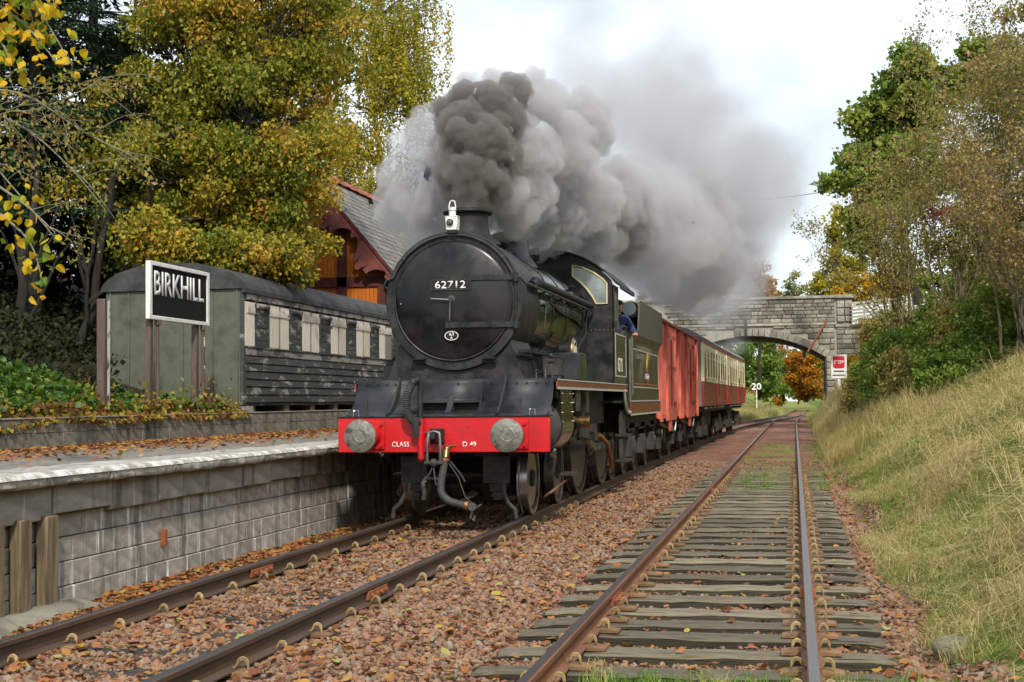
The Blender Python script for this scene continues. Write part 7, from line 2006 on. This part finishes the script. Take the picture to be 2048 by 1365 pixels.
def blob_mesh(blobs, voxel, seed, bulge, grow=1.0):
    rn = random.Random(seed)
    b2 = bmesh.new()
    for x, y, z, r in blobs:
        for k in range(9):
            if k == 0: c, rr = Vector((x, y, z)), r * .86 * grow
            else:
                d = Vector((rn.gauss(0, 1), rn.gauss(0, 1), rn.gauss(0, 1))).normalized()
                c, rr = Vector((x, y, z)) + d * r * rn.uniform(.5, .82), r * rn.uniform(.26, .46) * grow
            bmesh.ops.create_icosphere(b2, subdivisions=2, radius=rr, matrix=Matrix.Translation(c))
    me_ = bpy.data.meshes.new('tmp'); b2.to_mesh(me_); b2.free()
    o = bpy.data.objects.new('tmp', me_); COL.objects.link(o)
    md = o.modifiers.new('r', 'REMESH'); md.mode = 'VOXEL'; md.voxel_size = voxel; md.adaptivity = 0
    dg = bpy.context.evaluated_depsgraph_get()
    m2 = bpy.data.meshes.new_from_object(o.evaluated_get(dg))
    COL.objects.unlink(o); bpy.data.objects.remove(o)
    if bulge:
        n = len(m2.vertices)
        co = np.empty(n * 3, np.float32); m2.vertices.foreach_get('co', co); co = co.reshape(-1, 3)
        nr = np.empty(n * 3, np.float32); m2.vertex_normals.foreach_get('vector', nr); nr = nr.reshape(-1, 3)
        d = np.zeros(n, np.float32)
        for i in range(n):
            p = Vector(co[i]); w = noise.noise_vector(p * 2.2) * .10
            s_ = 0.0
            for f, a_ in bulge:
                s_ += a_ * (.60 - noise.voronoi((p + w) * f)[0][0])
            d[i] = s_
        m2.vertices.foreach_set('co', (co + nr * d[:, None]).ravel())
        m2.update()
    m2.materials.clear()
    return m2
BC = [(-4.17, 18.15, 4.02, .20), (-4.16, 18.2, 4.16, .27), (-4.3, 18.3, 4.35, .27), (-3.95, 18.4, 4.40, .28), (-4.24, 18.3, 4.47, .36), (-4.11, 18.5, 4.91, .47), (-4.34, 18.5, 5.15, .36), (-3.92, 18.9, 4.60, .32), (-3.98, 19.0, 5.37, .41), (-4.26, 19.2, 5.62, .34), (-3.81, 19.6, 5.84, .28), (-4.60, 19.1, 5.50, .26)]
BM = [(-3.75, 22.8, 4.55, .55), (-3.6, 24.5, 4.6, .55), (-3.8, 18.9, 4.25, .25), (-3.65, 19.6, 4.5, .4), (-3.7, 19.4, 4.95, .4), (-3.75, 20, 4.87, .53), (-3.77, 20.5, 4.43, .43), (-3.48, 21, 5.25, .55), (-3.71, 21.5, 5.97, .48), (-3.3, 23, 6.0, .55), (-3.33, 22, 5.06, .50), (-3.9, 20.2, 4.15, .30), (-3.73, 22, 4.5, .58), (-3.38, 24, 4.83, .62), (-3.1, 26, 5.16, .62), (-3.9, 23, 4.45, .45), (-3.5, 26, 4.6, .60), (-3.13, 27, 4.85, .70), (-4.45, 19.6, 5.75, .36), (-4.1, 19.8, 5.9, .32), (-4.35, 19.4, 4.6, .5), (-4.65, 19.6, 5.0, .45), (-4.3, 19.1, 4.15, .3), (-4.0, 19.4, 5.0, .5), (-4.3, 19.8, 5.4, .5), (-3.85, 19.3, 4.2, .32), (-4.9, 19.8, 4.4, .4), (-4.6, 19.6, 4.0, .35), (-3.6, 20.2, 5.7, .4), (-4.15, 20.6, 4.5, .5), (-3.9, 21.4, 4.4, .5)]
BL = [(-5.10, 19.8, 5.20, .42), (-5.63, 20.2, 4.72, .40), (-5.95, 21, 4.40, .34), (-5.24, 20.3, 4.50, .48), (-5.45, 21, 4.0, .40), (-5.55, 20, 5.22, .26), (-4.8, 20.2, 4.5, .45), (-4.75, 19.6, 5.5, .32)]
BT = [(-3.25, 26, 5.2, .9), (-2.84, 28, 5.3, 1.0), (-2.61, 31, 5.1, 1.05), (-3.25, 29, 4.7, .85), (-2.38, 34, 5.8, 1.1), (-2.28, 38, 5.3, 1.2), (-3.26, 33, 4.5, .8), (-3.8, 28, 4.4, .7), (-2.7, 42, 5.0, 1.0), (-2.9, 38, 4.6, .85)]
BH = [(-3.3, 26, 8.9, .6), (-2.6, 31, 9.1, .8), (-3.9, 25, 8.0, .6), (-3.09, 27, 7.3, .95), (-2.92, 30, 7.0, 1.3), (-2.18, 35, 7.4, 1.65), (-1.6, 42, 8.0, 1.5), (-3.28, 27, 8.0, .65), (-4.22, 24, 7.0, .65), (-3.49, 25, 6.9, .85), (-.8, 48, 8.9, 1.4), (-2.2, 33, 8.6, 1.0), (-1.0, 44, 7.4, 1.2), (-3.6, 27, 7.6, .9), (-1.91, 42, 7.0, 1.5), (-2.58, 30, 7.9, .85), (-3.0, 36, 6.0, 1.5), (-2.6, 46, 6.4, 1.6), (-2.6, 56, 6.8, 1.7), (-4.3, 30, 6.0, 1.2), (-4.0, 44, 5.8, 1.3), (-2.7, 50, 5.6, 1.1), (-3.6, 60, 5.8, 1.1)]
def cloud(name, label, blobs, voxel, seed, bulge, colr, dens, grow=1.0, aniso=.15):
    m2 = blob_mesh(blobs, voxel, seed, bulge, grow)
    m2.materials.append(vol_mat(name, colr, dens, aniso))
    o = link(name, m2)
    return tag(o, label, 'smoke', None, 'stuff')
cloud('dark_smoke', 'dense dark brown smoke boiling from the chimney', BC, .030, 1, ((2.2, .20), (4.6, .16), (9.5, .085), (18, .03)), (.40, .37, .35), 8.0, 1.1)
cloud('grey_smoke', 'billowing grey smoke trailing back above the boiler', BM, .038, 2, ((1.5, .28), (3.4, .22), (7.5, .12), (15, .04)), (.745, .73, .735), 4.2, 1.12)
cloud('pale_smoke', 'paler smoke curling out to the left of the chimney', BL, .038, 3, ((1.5, .25), (3.4, .20), (7.5, .11), (15, .04)), (.80, .79, .80), 2.8, 1.15)
cloud('trailing_smoke', 'soft grey smoke rolling back over the vans and coaches', BT, .07, 4, ((.9, .4), (2.2, .32), (4.8, .18), (10, .06)), (.78, .77, .78), 1.4, 1.1)
def fog(name, label, blobs, voxel, band, seed, colr, dens, nscale, lo, hi, grow=1.0):
    m2 = blob_mesh(blobs, voxel, seed, ((.8, .5), (2.0, .25)), grow)
    o = link(name, m2)
    g = bpy.data.node_groups.new(name, 'GeometryNodeTree')
    g.interface.new_socket('Geometry', in_out='INPUT', socket_type='NodeSocketGeometry')
    g.interface.new_socket('Geometry', in_out='OUTPUT', socket_type='NodeSocketGeometry')
    gi, go = g.nodes.new('NodeGroupInput'), g.nodes.new('NodeGroupOutput')
    mv = g.nodes.new('GeometryNodeMeshToVolume'); mv.resolution_mode = 'VOXEL_SIZE'
    mv.inputs['Voxel Size'].default_value = voxel; mv.inputs['Interior Band Width'].default_value = band; mv.inputs['Density'].default_value = 1.0
    sm_ = g.nodes.new('GeometryNodeSetMaterial'); sm_.inputs['Material'].default_value = vol_mat(name, colr, dens, .2, nscale, lo, hi)
    g.links.new(gi.outputs[0], mv.inputs[0]); g.links.new(mv.outputs[0], sm_.inputs[0]); g.links.new(sm_.outputs[0], go.inputs[0])
    md = o.modifiers.new('fog', 'NODES'); md.node_group = g
    return tag(o, label, 'smoke', None, 'stuff')
fog('thin_smoke', 'thin grey smoke drifting up into the sky above the train', BH, .2, 1.3, 5, (.78, .775, .80), 1.7, .8, .38, .68, 1.6)
fog('arch_smoke', 'faint smoke lingering under the bridge arch', [(-5.2, 92, 4.2, 1.5), (-3.6, 91, 4.9, 1.1), (-6.5, 90, 4.6, 1.6), (-3.0, 93, 6.4, 1.0), (-1.5, 97, 4.7, .8), (.3, 98, 4.1, .5), (-4.5, 86, 6.0, 1.3)], .3, .9, 6, (.80, .80, .83), .5, .8, .3, .7, 1.1)
